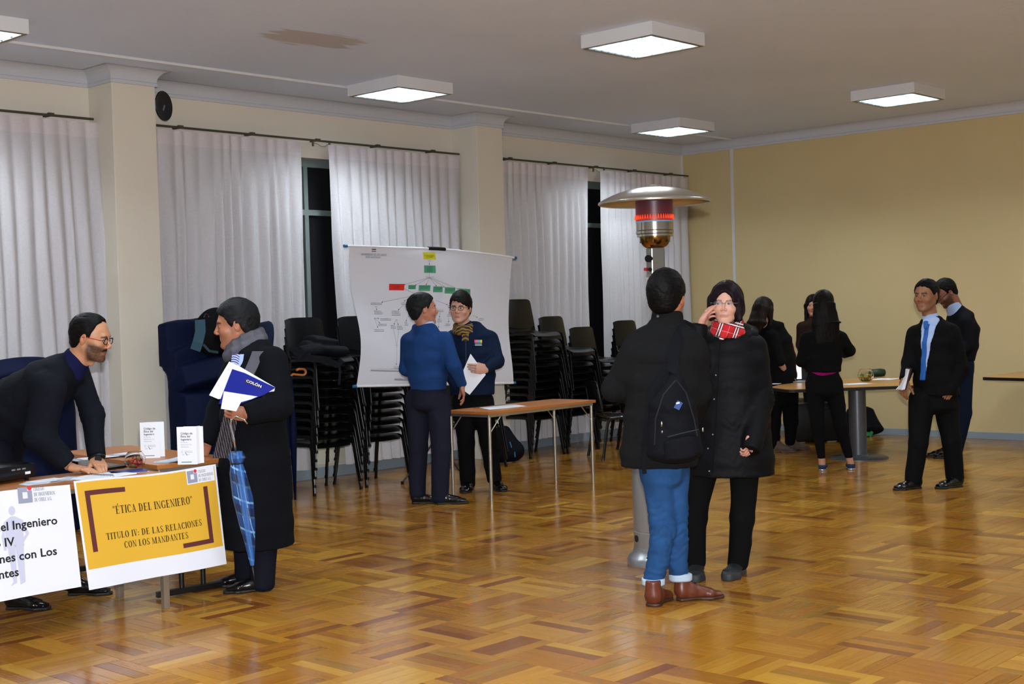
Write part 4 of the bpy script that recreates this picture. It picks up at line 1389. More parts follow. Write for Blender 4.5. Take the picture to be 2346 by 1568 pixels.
# ---- 2 the man in the long overcoat
p = Person(592, 1335, 7.88, 188, 'grey-haired man in a long black overcoat and grey scarf holding a blue booklet')
secs = std_secs(p, [(590, 1262, 0, .23, .225), (588, 1200, 0, .225, .215), (584, 1060, 0, .21, .205), (580, 950, 0, .205, .19), (582, 860, 0, .215, .165), (588, 812, 0, .19, .12), (592, 790, 0, .13, .08)])
armN = ([p.J(624, 828, -.15), p.J(640, 930, -.24), p.J(568, 950, -.34)], [.088, .078, .060])
armF = ([p.J(545, 830, .17), p.J(500, 940, .20), p.J(473, 1012, .12)], [.080, .066, .052])
p.garment('overcoat', m_coat, secs, [armN, armF], h=.0105, hem=p.J(585, 1250)[2], seed=8, amp=.006, sc=1.8, pad=.3,
          spots=[(armN[0][1], .12, (1, 0, 1), .005), (p.J(560, 1100, -.2), .3, HR, .003)], cuts=[(p.J(562, 950, -.34), armN[0][2]-armN[0][1]), (p.J(471, 1018, .12), armF[0][2]-armF[0][1])])
CF = p.F
p.head(p.J(541, 745, -.02), 1.14, pitch=.10, phi=190, neck=p.J(590, 805, 0), h=.0032, look=(.0, 1, -.12), skin='#A0694C', beard=.12, stubble='#6A5048', neck_r=.058)
hm = mat('greying black hair', '#17181A', .5, spec=.12, bump=.3, bscale=120, noise=.5, nscale=26)
p.hair('short', hm, thick=.012, seed=5, top=.006)
# temples greying: a thin second lock layer
sc = Field(p.J(540, 800, 0)-.30, p.J(540, 800, 0)+.36, .008)
nb = p.J(566, 787, 0)
for k in range(12):
    a0, a1 = k*PI/6, (k+1)*PI/6
    def ringp(a): return nb+p.f*(.015+.098*math.cos(a))+p.lat*.092*math.sin(a)+np.array((0, 0, .018-.044*math.cos(a)+.006*math.sin(3*a)))
    sc.sec(ringp(a0), ringp(a1), (.034, .024), (.034, .024), np.array((0, 0, 1.)), None, k=.01)
for k in range(12):
    a0, a1 = k*PI/6, (k+1)*PI/6
    def ringq(a): return nb+p.f*(.012+.112*math.cos(a))+p.lat*.116*math.sin(a)+np.array((0, 0, -.024-.052*math.cos(a)))
    sc.sec(ringq(a0), ringq(a1), (.030, .022), (.030, .022), np.array((0, 0, 1.)), None, k=.01)
V, Q = sc.mesh(); V = folds(V, Q, .004, 9, 4)
m_scarf = mat('grey scarf', '#4E4D55', .9, bump=.2, bscale=300, noise=.1)
def stripe_mat(name, c1, c2, sc_, axis=(1, 0, 0), w=.5, rough=.9, extra=None):
    m = bpy.data.materials.new(name); m.use_nodes = True
    nt = m.node_tree; b = nt.nodes['Principled BSDF']; b.inputs['Roughness'].default_value = rough
    tc = nt.nodes.new('ShaderNodeTexCoord'); dt = nt.nodes.new('ShaderNodeVectorMath'); dt.operation = 'DOT_PRODUCT'
    dt.inputs[1].default_value = axis
    nt.links.new(tc.outputs['Object'], dt.inputs[0])
    ml = nt.nodes.new('ShaderNodeMath'); ml.operation = 'MULTIPLY'; ml.inputs[1].default_value = sc_
    nt.links.new(dt.outputs['Value'], ml.inputs[0])
    fr = nt.nodes.new('ShaderNodeMath'); fr.operation = 'FRACT'; nt.links.new(ml.outputs[0], fr.inputs[0])
    gt = nt.nodes.new('ShaderNodeMath'); gt.operation = 'GREATER_THAN'; gt.inputs[1].default_value = w
    nt.links.new(fr.outputs[0], gt.inputs[0])
    mx = nt.nodes.new('ShaderNodeMix'); mx.data_type = 'RGBA'
    nt.links.new(gt.outputs[0], mx.inputs['Factor']); mx.inputs['A'].default_value = (*lin(c1), 1); mx.inputs['B'].default_value = (*lin(c2), 1)
    nt.links.new(mx.outputs['Result'], b.inputs['Base Color'])
    return m
so = np_mesh('scarf', V, Q, m_scarf, p.o); 
t1 = MB().sheet(lambda u, v: (np.array(p.J(592-22*v-8*v*v, 806+66*v, -.195-.035*v))*(1)+(p.J(1, 0)-p.J(0, 0))*(u-.5)*26*1.0), 6, 10, thick=.012)
p.mesh(t1, 'scarf_end', m_scarf, so)
m_str = stripe_mat('maroon striped scarf', '#231A20', '#77737A', 75, tuple(HR*.97+np.array((0, 0, .18))), .80)
t2 = MB().sheet(lambda u, v: (np.array(p.J(530-24*v, 945+105*v, -.225+.006*math.sin(u*25))))+(p.J(1, 0)-p.J(0, 0))*(u-.5)*(30+8*v), 14, 10, thick=.008)
p.mesh(t2, 'scarf_end', m_str, so)
tt = stripe_mat('checked tie', '#C8CCE4', '#3A4A9A', 90, (.6, .2, .8), .5)
p.mesh(MB().sheet(lambda u, v: p.J(548-8*v+(u-.5)*(30-8*v), 812+44*v, -.175-.01*math.sin(u*PI)), 5, 5, thick=.006), 'shirt', m_whiteshirt)
p.mesh(MB().sheet(lambda u, v: p.J(541-6*v+(u-.5)*15, 812+42*v, -.190-.01*math.sin(u*PI)), 5, 5, thick=.006), 'tie', tt)
p.hand(p.J(566, 950, -.34), -HR*.96-HF*.10+np.array((0, 0, .18)), -HF*.75+np.array((0, 0, -.1))-HR*.1, side=-1, curl=.75, thumb=.30, s=1.0, skin='#9A6248', spread=.05, grip=.25)
p.hand(p.J(472, 1014, .12), -HR*.35+np.array((0, 0, -1.)), -HF+HR*.2, side=1, curl=.3, s=.95, skin='#9A6248')
legs = [([p.J(566, 1080, .10), p.J(566, 1210, .08), p.J(562, 1318, .10)], [.10, .08, .068]), ([p.J(604, 1080, -.08), p.J(604, 1210, -.08), p.J(602, 1335, -.06)], [.10, .085, .074])]
p.garment('trousers', m_darktr, [(p.J(585, 1100, 0), (.16, .12)), (p.J(585, 1060, 0), (.16, .12))], legs, h=.011, seed=15, amp=.007)
p.shoe(p.J(628, 1328, -.06), p.J(540, 1358, -.10), s_=1.06)
p.shoe(p.J(596, 1312, .12), p.J(522, 1332, .10), s_=1.06)
p.finish([armN, armF]+legs, secs, skin='#9A6248')
COATMAN = p

# ---- 3 the man in the blue jumper
p = Person(985, 1140, 11.25, 35, 'man in a royal blue jumper seen from behind, talking in front of the poster')
secs = std_secs(p, [(982, 893, 0, .165, .14), (980, 862, 0, .18, .155), (974, 820, 0, .20, .160), (972, 785, 0, .205, .145), (977, 760, 0, .17, .10), (983, 748, 0, .10, .07)])
armR = ([p.J(1018, 780, -.10), p.J(1040, 838, -.12), p.J(1058, 880, -.02)], [.075, .060, .044])
armL = ([p.J(936, 782, .08), p.J(932, 845, .12), p.J(965, 868, .30)], [.075, .060, .044])
p.garment('jumper', m_sweater, secs, [armR, armL], h=.009, hem=p.J(980, 893)[2], seed=18, amp=.006, sc=2.6, pad=.2, spots=[(armR[0][1], .09, (.3, .2, 1), .004), (p.J(990, 870), .15, (.1, 0, 1), .003)],
          cuts=[(p.J(1060, 885, -.02), armR[0][2]-armR[0][1])])
p.head(p.J(969, 709, 0), 1.13, pitch=-.04, phi=18, neck=p.J(984, 752, 0), h=.0042, skin='#A8705A', neck_r=.058)
p.hair('crop', mat('dark hair greying', '#1A1B1C', .5, spec=.12, bump=.3, bscale=110, noise=.6, nscale=40), thick=.010, seed=7)
cf = field_box([p.J(975, 750)], .13, .008)
cf.sec(p.J(981, 758, 0), p.J(976, 742, .0), (.088, .072), (.073, .066), p.lat, None, k=0, capz=.3)
V, Q = cf.mesh(); np_mesh('shirt_collar', V, Q, m_lightshirt, p.o)
p.hand(p.J(1059, 884, -.02), HR*.12+np.array((0, 0, -1.)), HR*1.+HF*.1, side=-1, curl=.45, s=1.05, h=.004, skin='#A8705A')
legs = [([p.J(958, 915, .06), p.J(958, 1025, .06), p.J(956, 1128, .05)], [.108, .082, .070]), ([p.J(1003, 915, -.04), p.J(1011, 1030, -.05), p.J(1008, 1140, -.03)], [.108, .084, .070])]
p.garment('trousers', m_navytr, [(p.J(981, 925, 0), (.165, .14)), (p.J(981, 888, 0), (.155, .13))], legs, h=.0105, seed=19, amp=.007, kl=.02)
p.shoe(p.J(938, 1139, .05), p.J(1000, 1136, .05), s_=1.0)
p.shoe(p.J(994, 1156, -.04), p.J(1074, 1152, -.04), s_=1.06)
p.finish([armR, armL]+legs, secs, skin='#A8705A')

# ---- 4 the young man with glasses
p = Person(1103, 1112, 12.05, 262, 'young man with black glasses and brown scarf in a navy jacket holding a sheet')
secs = std_secs(p, [(1082, 905, 0, .20, .15), (1082, 860, 0, .205, .15), (1080, 810, 0, .205, .15), (1078, 775, 0, .20, .12), (1072, 752, 0, .13, .09)])
armR = ([p.J(1124, 775, 0), p.J(1138, 828, -.06), p.J(1112, 846, -.24)], [.072, .064, .048])
armL = ([p.J(1038, 775, 0), p.J(1028, 850, 0), p.J(1045, 885, -.08)], [.072, .060, .046])
o, F = p.garment('jacket', m_jacketnavy, secs, [armR, armL], h=.009, hem=p.J(1082, 905)[2], seed=21, amp=.006, keep=True, pad=.2, spots=[(armR[0][1], .09, (1, 0, .4), .005)], cuts=[(p.J(1110, 846, -.25), armR[0][2]-armR[0][1])])
p.head(p.J(1055, 707, -.03), 1.12, pitch=.0, roll=-.03, phi=255, neck=p.J(1068, 752, 0), h=.0038, look=(.25, 1, .0), skin='#B98A74', neck_r=.05)
p.hair('fringe', hair_mat('#120E0C'), thick=.012, seed=9, top=.012)
p.glasses(m_glassf, m_lens, fr=.0022)
sf = field_box([p.J(1066, 750)], .16, .007)
for zz, rr, tw in ((.022, .078, .0), (-.018, .086, .5)):
    for k in range(12):
        def rg(a): return p.J(1064, 752, -.01)+p.f*(.022+rr*math.cos(a))+p.lat*rr*.95*math.sin(a)+np.array((0, 0, zz-.022*math.cos(a)))
        sf.cap(rg(k*PI/6), rg((k+1)*PI/6), .024, .024, k=.012)
V, Q = sf.mesh(); V = folds(V, Q, .004, 10, 3)
m_scarf2 = stripe_mat('brown and yellow striped scarf', '#2E2016', '#8A6A2C', 42, (.55, .55, .65), .55)
so = np_mesh('scarf', V, Q, m_scarf2, p.o)
p.mesh(MB().sheet(lambda u, v: p.J(1066+(u-.5)*13, 766+16*v, -.165-.012*math.sin(u*PI)), 4, 4, thick=.010), 'scarf_end', m_scarf2, so)
p.mesh(MB().tube([p.J(1067, 780, -.165), p.J(1068, 840, -.178), p.J(1068, 903, -.17)], .0022, 5), 'zip', mat('dark zip', '#30343C', .4))
lg = MB()
for k, c_ in enumerate(('#E040A0', '#E08030', '#40A0E0', '#60B060', '#F0B020')):
    q = MB()
    q.sheet(lambda u, v, k=k: p.J(1087+k*3.5+3.3*u, 779+7*v, -.166+.002*k), 1, 1, thick=.002)
    p.mesh(q, 'logo', mat('logo patch '+c_, c_, .6), o)
for k in range(2):
    p.mesh(MB().sheet(lambda u, v, k=k: p.J(1088+16*u, 788+k*3+1.3*v, -.166+.008*u), 1, 1, thick=.002), 'logo', mat('logo lettering', '#C8D0DC', .6), o)
p.hand(p.J(1113, 847, -.25), -HR*.80-HF*.25+np.array((0, 0, .1)), -HF+HR*.1, side=1, curl=.55, s=1.12, h=.004, skin='#B98A74', thumb=.4, spread=.06)
legs = [([p.J(1062, 920, .02), p.J(1068, 1015, -.02), p.J(1072, 1108, 0)], [.102, .078, .068]), ([p.J(1106, 920, .02), p.J(1118, 1010, -.02), p.J(1132, 1096, 0)], [.102, .078, .068])]
p.garment('trousers', m_blackcloth, [(p.J(1084, 935, 0), (.17, .12)), (p.J(1084, 900, 0), (.165, .12))], legs, h=.011, seed=22, amp=.007, kl=.02)
p.shoe(p.J(1076, 1098, .06), p.J(1066, 1126, -.16), s_=1.0, width=1.1)
p.shoe(p.J(1130, 1092, .06), p.J(1150, 1118, -.14), s_=1.0, width=1.1)
p.finish([armR, armL]+legs, secs, skin='#B98A74')
YOUNG = p

# ---- 5 the man with the rucksack, back to the camera
p = Person(1535, 1370, 7.15, 72, 'man in a charcoal jacket and blue jeans with his back to the camera')
secs = std_secs(p, [(1508, 1085, 0, .205, .155), (1508, 1040, 0, .205, .155), (1512, 960, 0, .195, .15), (1520, 880, 0, .205, .155), (1524, 815, 0, .215, .145), (1526, 770, 0, .175, .11), (1526, 742, 0, .10, .08)])
armL = ([p.J(1458, 800, .02), p.J(1408, 892, .08), p.J(1448, 912, .34)], [.078, .066, .05])
armR = ([p.J(1588, 800, -.03), p.J(1600, 900, .0), p.J(1585, 965, .20)], [.080, .066, .05])
o, F = p.garment('jacket', m_charcoal, secs, [armL, armR], h=.009, hem=p.J(1508, 1068)[2], seed=31, amp=.006, sc=2.0, keep=True, pad=.22, spots=[(armL[0][1], .10, (1, 0, 1), .006), (p.J(1520, 1000, -.1), .25, (.3, 0, 1), .003)])
PJ5 = p; F5 = F
sm = p.J(1520, 800, -.14)
cf = field_box([p.J(1526, 740)], .16, .008)
cf.sec(p.J(1527, 756, 0), p.J(1529, 716, .0), (.098, .086), (.080, .076), p.lat, None, k=0, capz=.25)
V, Q = cf.mesh(); V = folds(V, Q, .004, 5, 3); np_mesh('collar', V, Q, m_charcoal, p.o)
for y0_ in (832,): p.mesh(MB().tube([p.J(1465+20*i, 828+3*math.sin(i*.9), -.152+.012*abs(i-3)) for i in range(0, 7)], .0022, 5), 'seam', m_charcoal, o)
p.mesh(MB().tube([p.J(1507, 725, -.085), p.J(1507, 725, -.093)], .007, 12), 'button', mat('dull button', '#2E2F33', .6), o)
p.head(p.J(1528, 683, .0), 1.08, pitch=.0, phi=62, neck=p.J(1526, 745, 0), h=.0036, skin='#A9694C')
p.hair('crop', hair_mat('#0B0A0A', .45), thick=.016, seed=12, top=.010)
legs = [([p.J(1480, 1075, 0), p.J(1520, 1205, -.02), p.J(1498, 1338, .0)], [.086, .070, .056]), ([p.J(1543, 1075, .03), p.J(1545, 1205, .04), p.J(1558, 1325, .06)], [.086, .070, .054])]
legs[0][0][0] = p.J(1504, 1075, 0)
o, F = p.garment('jeans', m_jeans, [(p.J(1518, 1095, 0), (.118, .11)), (p.J(1516, 1045, 0), (.12, .11))], legs, h=.008, seed=33, amp=.008, sc=3.4, keep=True, kl=.015,
    spots=[(p.J(1518, 1205, -.05), .13, (.2, .1, 1), .006), (p.J(1552, 1205, 0), .13, (.2, .1, 1), .006), (p.J(1500, 1300, 0), .10, (.1, 0, 1), .006), (p.J(1558, 1300, .05), .1, (.1, 0, 1), .006)],
    cuts=[(p.J(1497, 1332, 0), (0, 0, -1)), (p.J(1560, 1322, .06), (0, 0, -1))])
for (a, b) in ((p.J(1497, 1336, 0), 0), (p.J(1559, 1326, .06), 1)):
    cu = field_box([a], .12, .006)
    cu.sec(a+np.array((0, 0, .022)), a-np.array((0, 0, .006)), (.063, .060), (.063, .060), p.lat, None, k=0, capz=.2)
    V, Q = cu.mesh(); V = folds(V, Q, .003, 6, 3); np_mesh('turn_up', V, Q, m_denimin, p.o).parent = o
p.shoe(p.J(1490, 1386, -.10), p.J(1532, 1366, .16), m_brownshoe, m_brownsole, s_=1.04, ankle=.125)
p.shoe(p.J(1543, 1366, .05), p.J(1645, 1343, .10), m_brownshoe, m_brownsole, s_=1.03, ankle=.125, lacing=m_brownsole)
p.finish([armL, armR]+legs, secs, skin='#A9694C')

# ---- 6 the woman in the black coat
p = Person(1645, 1308, 7.86, 262, 'smiling woman with bobbed hair, rimless glasses and red tartan scarf in a black coat')
secs = std_secs(p, [(1676, 1100, 0, .255, .19), (1676, 1050, 0, .245, .185), (1676, 960, 0, .22, .17), (1674, 880, 0, .205, .16), (1673, 825, 0, .205, .145), (1672, 785, 0, .18, .12), (1672, 755, 0, .12, .09)])
armR = ([p.J(1624, 805, 0), p.J(1585, 850, -.12), p.J(1602, 752, -.13)], [.078, .068, .050])
armL = ([p.J(1728, 800, 0), p.J(1744, 915, -.06), p.J(1722, 1026, -.23)], [.078, .070, .056])
o, F = p.garment('coat', m_blackcoat, secs, [armR, armL], h=.0095, hem=p.J(1676, 1088)[2], seed=41, amp=.006, sc=2.0, keep=True, pad=.24,
    spots=[(p.J(1680, z_, -.15), .16, (.05, 0, 1), .0025) for z_ in (900, 980, 1050)]+[(armL[0][1], .12, (.1, 0, 1), .005)], cuts=[(p.J(1603, 742, -.13), armR[0][2]-armR[0][1]), (p.J(1721, 1034, -.24), armL[0][2]-armL[0][1])])
WF = F
p.head(p.J(1664, 697, -.03), 1.02, pitch=.0, roll=-.04, phi=252, neck=p.J(1671, 755, 0), h=.0030, look=(.42, 1, .02), female=True, skin='#C69680', lip='#A86060', neck_r=.046)
p.hair('bob', mat('dark plum brown bob', '#160B10', .5, spec=.12, bump=.2, bscale=150, noise=.2, nscale=30), seed=13)
p.glasses(m_metalf, m_lens, half=True)
sf = field_box([p.J(1668, 755)], .20, .007)
for zz, rr in ((.030, .070), (-.012, .082)):
    for k in range(12):
        def rg(a): return p.J(1668, 752, -.01)+p.f*(.022+rr*1.05*math.cos(a))+p.lat*rr*math.sin(a)+np.array((0, 0, zz-.026*math.cos(a)))
        sf.cap(rg(k*PI/6), rg((k+1)*PI/6), .022, .022, k=.012)
sf.sec(p.J(1662, 748, -.12), p.J(1652, 778, -.165), (.060, .020), (.012, .014), p.lat, None, k=.02)
V, Q = sf.mesh(); V = folds(V, Q, .004, 10, 6)
m_snap = mat('dull snap metal', '#6A6A6C', .6)
def tartan():
    m = bpy.data.materials.new('red tartan'); m.use_nodes = True
    nt = m.node_tree; b = nt.nodes['Principled BSDF']; b.inputs['Roughness'].default_value = .9
    tc = nt.nodes.new('ShaderNodeTexCoord'); prev = None
    def band(axis, off, freq, lo, hi):
        dt = nt.nodes.new('ShaderNodeVectorMath'); dt.operation = 'DOT_PRODUCT'; dt.inputs[1].default_value = axis
        nt.links.new(tc.outputs['Object'], dt.inputs[0])
        ml = nt.nodes.new('ShaderNodeMath'); ml.operation = 'MULTIPLY_ADD'; ml.inputs[1].default_value = freq; ml.inputs[2].default_value = off
        nt.links.new(dt.outputs['Value'], ml.inputs[0])
        fr = nt.nodes.new('ShaderNodeMath'); fr.operation = 'FRACT'; nt.links.new(ml.outputs[0], fr.inputs[0])
        g1 = nt.nodes.new('ShaderNodeMath'); g1.operation = 'GREATER_THAN'; g1.inputs[1].default_value = lo; nt.links.new(fr.outputs[0], g1.inputs[0])
        g2 = nt.nodes.new('ShaderNodeMath'); g2.operation = 'LESS_THAN'; g2.inputs[1].default_value = hi; nt.links.new(fr.outputs[0], g2.inputs[0])
        mu = nt.nodes.new('ShaderNodeMath'); mu.operation = 'MULTIPLY'; nt.links.new(g1.outputs[0], mu.inputs[0]); nt.links.new(g2.outputs[0], mu.inputs[1])
        return mu
    cur = None
    for axis, fq in ((tuple(p.lat*.93+np.array((0, 0, .36))), 10.5), (tuple(-p.lat*.3+np.array((0, 0, .95))), 9.0)):
        for lo, hi, c_ in ((.05, .36, '#150A0C'), (.10, .16, '#E6DCDC'), (.25, .31, '#E6DCDC'), (.68, .70, '#D88A8C')):
            bd = band(axis, .13, fq, lo, hi)
            mx = nt.nodes.new('ShaderNodeMix'); mx.data_type = 'RGBA'
            if c_ == '#150A0C':
                h_ = nt.nodes.new('ShaderNodeMath'); h_.operation = 'MULTIPLY'; h_.inputs[1].default_value = .75; nt.links.new(bd.outputs[0], h_.inputs[0]); bd = h_
            nt.links.new(bd.outputs[0], mx.inputs['Factor'])
            if cur is None: mx.inputs['A'].default_value = (*lin('#B8141C'), 1)
            else: nt.links.new(cur.outputs['Result'], mx.inputs['A'])
            mx.inputs['B'].default_value = (*lin(c_), 1)
            cur = mx
    nt.links.new(cur.outputs['Result'], b.inputs['Base Color'])
    return m
np_mesh('scarf', V, Q, tartan(), p.o)
hood = field_box([p.J(1690, 770)], .24, .009)
for k in range(9):
    a0, a1 = -2.4+k*.53, -2.4+(k+1)*.53
    def rg(a): return p.J(1672, 772, .02)-p.f*.115*math.cos(a)+p.lat*.135*math.sin(a)+np.array((0, 0, .015+.03*math.cos(a)))
    hood.cap(rg(a0), rg(a1), .034, .034, k=.02)
V, Q = hood.mesh(); V = folds(V, Q, .005, 5, 8); np_mesh('hood', V, Q, m_blackcoat, p.o)
p.mesh(MB().tube([p.J(1650, 785, -.175), p.J(1645, 870, -.185), p.J(1640, 960, -.19), p.J(1632, 1085, -.215)], .003, 6), 'placket_edge', m_blackcloth, o)
for yy, xx in ((860, 1640), (915, 1636), (996, 1633), (1028, 1622), (1080, 1625)):
    p.mesh(MB().tube([p.J(xx, yy, -.205), p.J(xx, yy, -.210)], .0045, 10), 'snap_button', m_snap, o)
p.hand(p.J(1606, 745, -.14), HR*.45+HF*.50+np.array((0, 0, .62)), HF*.45-HR*.75+np.array((0, 0, .2)), side=1, curl=.6, s=1.0, skin='#C08A78', thumb=.45, spread=.06)
p.hand(p.J(1722, 1000, -.22), -HR*.25-HF*.10+np.array((0, 0, -1.)), HR*.6-HF*.6, side=-1, curl=.9, s=.92, skin='#C08A78', thumb=.2)
legs = [([p.J(1610, 1080, 0), p.J(1592, 1190, 0), p.J(1592, 1285, 0)], [.085, .068, .062]), ([p.J(1706, 1080, 0), p.J(1700, 1190, -.02), p.J(1692, 1290, 0)], [.085, .068, .064])]
p.garment('trousers', m_blackcloth, [(p.J(1660, 1060, 0), (.16, .12)), (p.J(1660, 1030, 0), (.16, .12))], legs, h=.010, seed=43, amp=.008, sc=3.4, kl=.02)
p.shoe(p.J(1596, 1285, .08), p.J(1592, 1315, -.2), mat('black suede boot', '#0C0C0E', .7), mat('grey rubber platform', '#26282B', .6), s_=1.02, ankle=.13, solet=.045, width=1.08)
p.shoe(p.J(1698, 1293, .08), p.J(1668, 1330, -.16), MATS['black suede boot'], MATS['grey rubber platform'], s_=1.05, ankle=.13, solet=.045, width=1.08, lacing=mat('dark laces', '#2A2622', .5))
p.finish([armR, armL]+legs, secs, skin='#C08A78')

# ---- 7 the woman at the far table, left
p = Person(1805, 1030, 14.55, 55, 'woman with wavy brown hair, black cardigan over red, leaning to the far table')
secs = std_secs(p, [(1790, 900, 0, .18, .16), (1788, 860, 0, .17, .155), (1785, 820, 0, .175, .165), (1776, 785, 0, .19, .15), (1764, 755, 0, .17, .10), (1757, 742, 0, .09, .07)])
armR = ([p.J(1768, 770, -.16), p.J(1786, 828, -.20), p.J(1797, 850, -.14)], [.068, .056, .046])
armL = ([p.J(1772, 765, .16), p.J(1806, 815, .26), p.J(1822, 850, .2)], [.068, .056, .046])
o, F = p.garment('cardigan', m_blackcloth, secs, [armR, armL], h=.0115, seed=51, amp=.006, keep=True, cuts=[(p.J(1789, 834, -.19), armR[0][2]-armR[0][1])])
m_red = cloth_mat('dark red top', '#8C1424')
fpos = p.J(1790, 830, 0)
V, Q = F.shell(.006, lambda P: np.maximum(np.maximum(.055-(P-fpos) @ p.f, P[..., 2]-p.J(1790, 785)[2]), p.J(1790, 868)[2]-P[..., 2])).mesh()
if len(V): np_mesh('top', V, Q, m_red, p.o)
p.head(p.J(1750, 711, 0), 1.08, pitch=.25, phi=40, neck=p.J(1758, 748, 0), h=.005, skin='#B5836A', female=True)
p.hair('wavy', mat('brown wavy hair', '#1C130F', .5, spec=.12, bump=.3, bscale=100, noise=.5, nscale=14), h=.005, seed=3)
p.hand(p.J(1806, 858, -.10), HR*.55+HF*.2+np.array((0, 0, -.45)), HR*.4+np.array((0, 0, .8)), side=-1, curl=.5, s=1.0, h=.005, skin='#B5836A')
legs = [([p.J(1775, 905, -.05), p.J(1772, 970, -.05), p.J(1776, 1020, -.05)], [.10, .075, .055]), ([p.J(1808, 905, .05), p.J(1812, 965, .05), p.J(1810, 1012, .05)], [.10, .075, .055])]
p.garment('trousers', m_blackcloth, [(p.J(1790, 915, 0), (.17, .14)), (p.J(1790, 885, 0), (.17, .13))], legs, h=.013, seed=52)
m_taupe = mat('taupe suede', '#5A473E', .8)
p.shoe(p.J(1772, 1030, -.05), p.J(1792, 1042, -.1), m_taupe, m_taupe, s_=.92)
p.shoe(p.J(1806, 1030, .05), p.J(1860, 1020, .12), m_taupe, m_taupe, s_=.95)
p.finish([armR, armL]+legs, secs, skin='#B5836A', bare=[([p.J(1783, 826, -.19), p.J(1806, 858, -.10)], [.040, .027])])

# ---- 8 the woman with long hair
p = Person(1915, 1070, 12.72, 84, 'woman with long dark hair seen from behind at the far table, in blue flats')
secs = std_secs(p, [(1886, 858, 0, .165, .13), (1887, 825, 0, .165, .13), (1889, 790, 0, .17, .13), (1889, 768, 0, .165, .11), (1887, 750, 0, .10, .08)])
armL = ([p.J(1848, 775, 0), p.J(1836, 828, .04), p.J(1855, 842, .24)], [.060, .050, .040])
armR = ([p.J(1928, 775, 0), p.J(1946, 804, .05), p.J(1935, 812, .26)], [.060, .052, .040])
p.garment('jacket', m_blackcloth, secs, [armL, armR], h=.010, hem=p.J(1886, 853)[2], seed=61, amp=.005, pad=.2)
m_mag = cloth_mat('magenta blouse', '#8A0C60')
bf = field_box([p.J(1886, 852)], .22, .009)
bf.sec(p.J(1886, 835, 0), p.J(1886, 866, -.0), (.150, .118), (.135, .112), p.lat, None, k=0, capz=.06)
V, Q = bf.mesh(); np_mesh('blouse', V, Q, m_mag, p.o)
p.head(p.J(1886, 699, 0), 1.08, pitch=.0, phi=88, neck=p.J(1887, 752, 0), h=.005, skin='#B5836A', female=True)
p.hair('long', mat('long dark hair', '#0E0A09', .5, spec=.12, bump=.3, bscale=110, noise=.35, nscale=12), h=.0048, seed=4)
legs = [([p.J(1868, 880, 0), p.J(1872, 975, -.02), p.J(1882, 1050, 0)], [.095, .062, .037]), ([p.J(1908, 880, 0), p.J(1926, 975, -.02), p.J(1945, 1048, 0)], [.095, .064, .037])]
p.garment('leggings', m_blackcloth, [(p.J(1887, 895, 0), (.165, .135)), (p.J(1886, 855, 0), (.145, .11))], legs, h=.0105, seed=62, amp=.003, kl=.02, cuts=[(p.J(1882, 1052, 0), (0, 0, -1)), (p.J(1946, 1050, 0), (0, 0, -1))])
m_bflat = mat('blue suede flat', '#12284A', .7)
for a, b in ((1884, .0), (1951, .0)):
    p.shoe(p.J(a, 1084 if a < 1900 else 1078, -.06), p.J(a+(2 if a < 1900 else -4), 1064, .20), m_bflat, mat('silver heel', '#B8BCC4', .25, metal=.8), s_=.85, ankle=.045, name='shoe')
p.finish([armL, armR]+legs, secs, skin='#B5836A', bare=[([p.J(1882, 1045, 0), p.J(1884, 1072, 0)], [.034, .032]), ([p.J(1944, 1043, 0), p.J(1950, 1066, 0)], [.034, .032])])

# ---- 9 the person almost hidden behind her
p = Person(1868, 1000, 15.7, 250, 'dark-haired person almost hidden behind the long-haired woman at the far table')
secs = std_secs(p, [(1868, 860, 0, .17, .13), (1866, 810, 0, .17, .13), (1864, 770, 0, .17, .12), (1863, 745, 0, .15, .10), (1863, 732, 0, .08, .07)])
armA = ([p.J(1836, 750, 0), p.J(1834, 790, 0), p.J(1840, 820, -.15)], [.06, .05, .04]); armB = ([p.J(1890, 750, 0), p.J(1893, 790, 0), p.J(1885, 825, -.15)], [.06, .05, .04])
p.garment('top', cloth_mat('dark brown top', '#241510'), secs, [armA, armB], h=.013, seed=71)
p.head(p.J(1864, 701, 0), 1.03, phi=250, neck=p.J(1864, 735, 0), h=.0055, skin='#B5836A', female=True)
p.hair('wavy', MATS['long dark hair'], h=.0055, seed=8)
p.hand(p.J(1840, 822, -.15), -HF*.6+np.array((0, 0, -.5)), np.array((0, 0, 1.))-HF*.3, h=.0055, skin='#B5836A')
p.hand(p.J(1885, 827, -.15), -HF*.6+np.array((0, 0, -.5)), np.array((0, 0, 1.))-HF*.3, side=-1, h=.0055, skin='#B5836A')
legs = [([p.J(1855, 865), p.J(1856, 930), p.J(1857, 988)], [.09, .07, .055]), ([p.J(1880, 865), p.J(1881, 930), p.J(1882, 988)], [.09, .07, .055])]
p.garment('trousers', m_blackcloth, [(p.J(1868, 880, 0), (.16, .12)), (p.J(1868, 850, 0), (.16, .12))], legs, h=.014, seed=72)
p.shoe(p.J(1856, 990, .05), p.J(1854, 1000, -.2)); p.shoe(p.J(1882, 990, .05), p.J(1884, 1000, -.2))
p.finish([armA, armB]+legs, secs, skin='#B5836A')

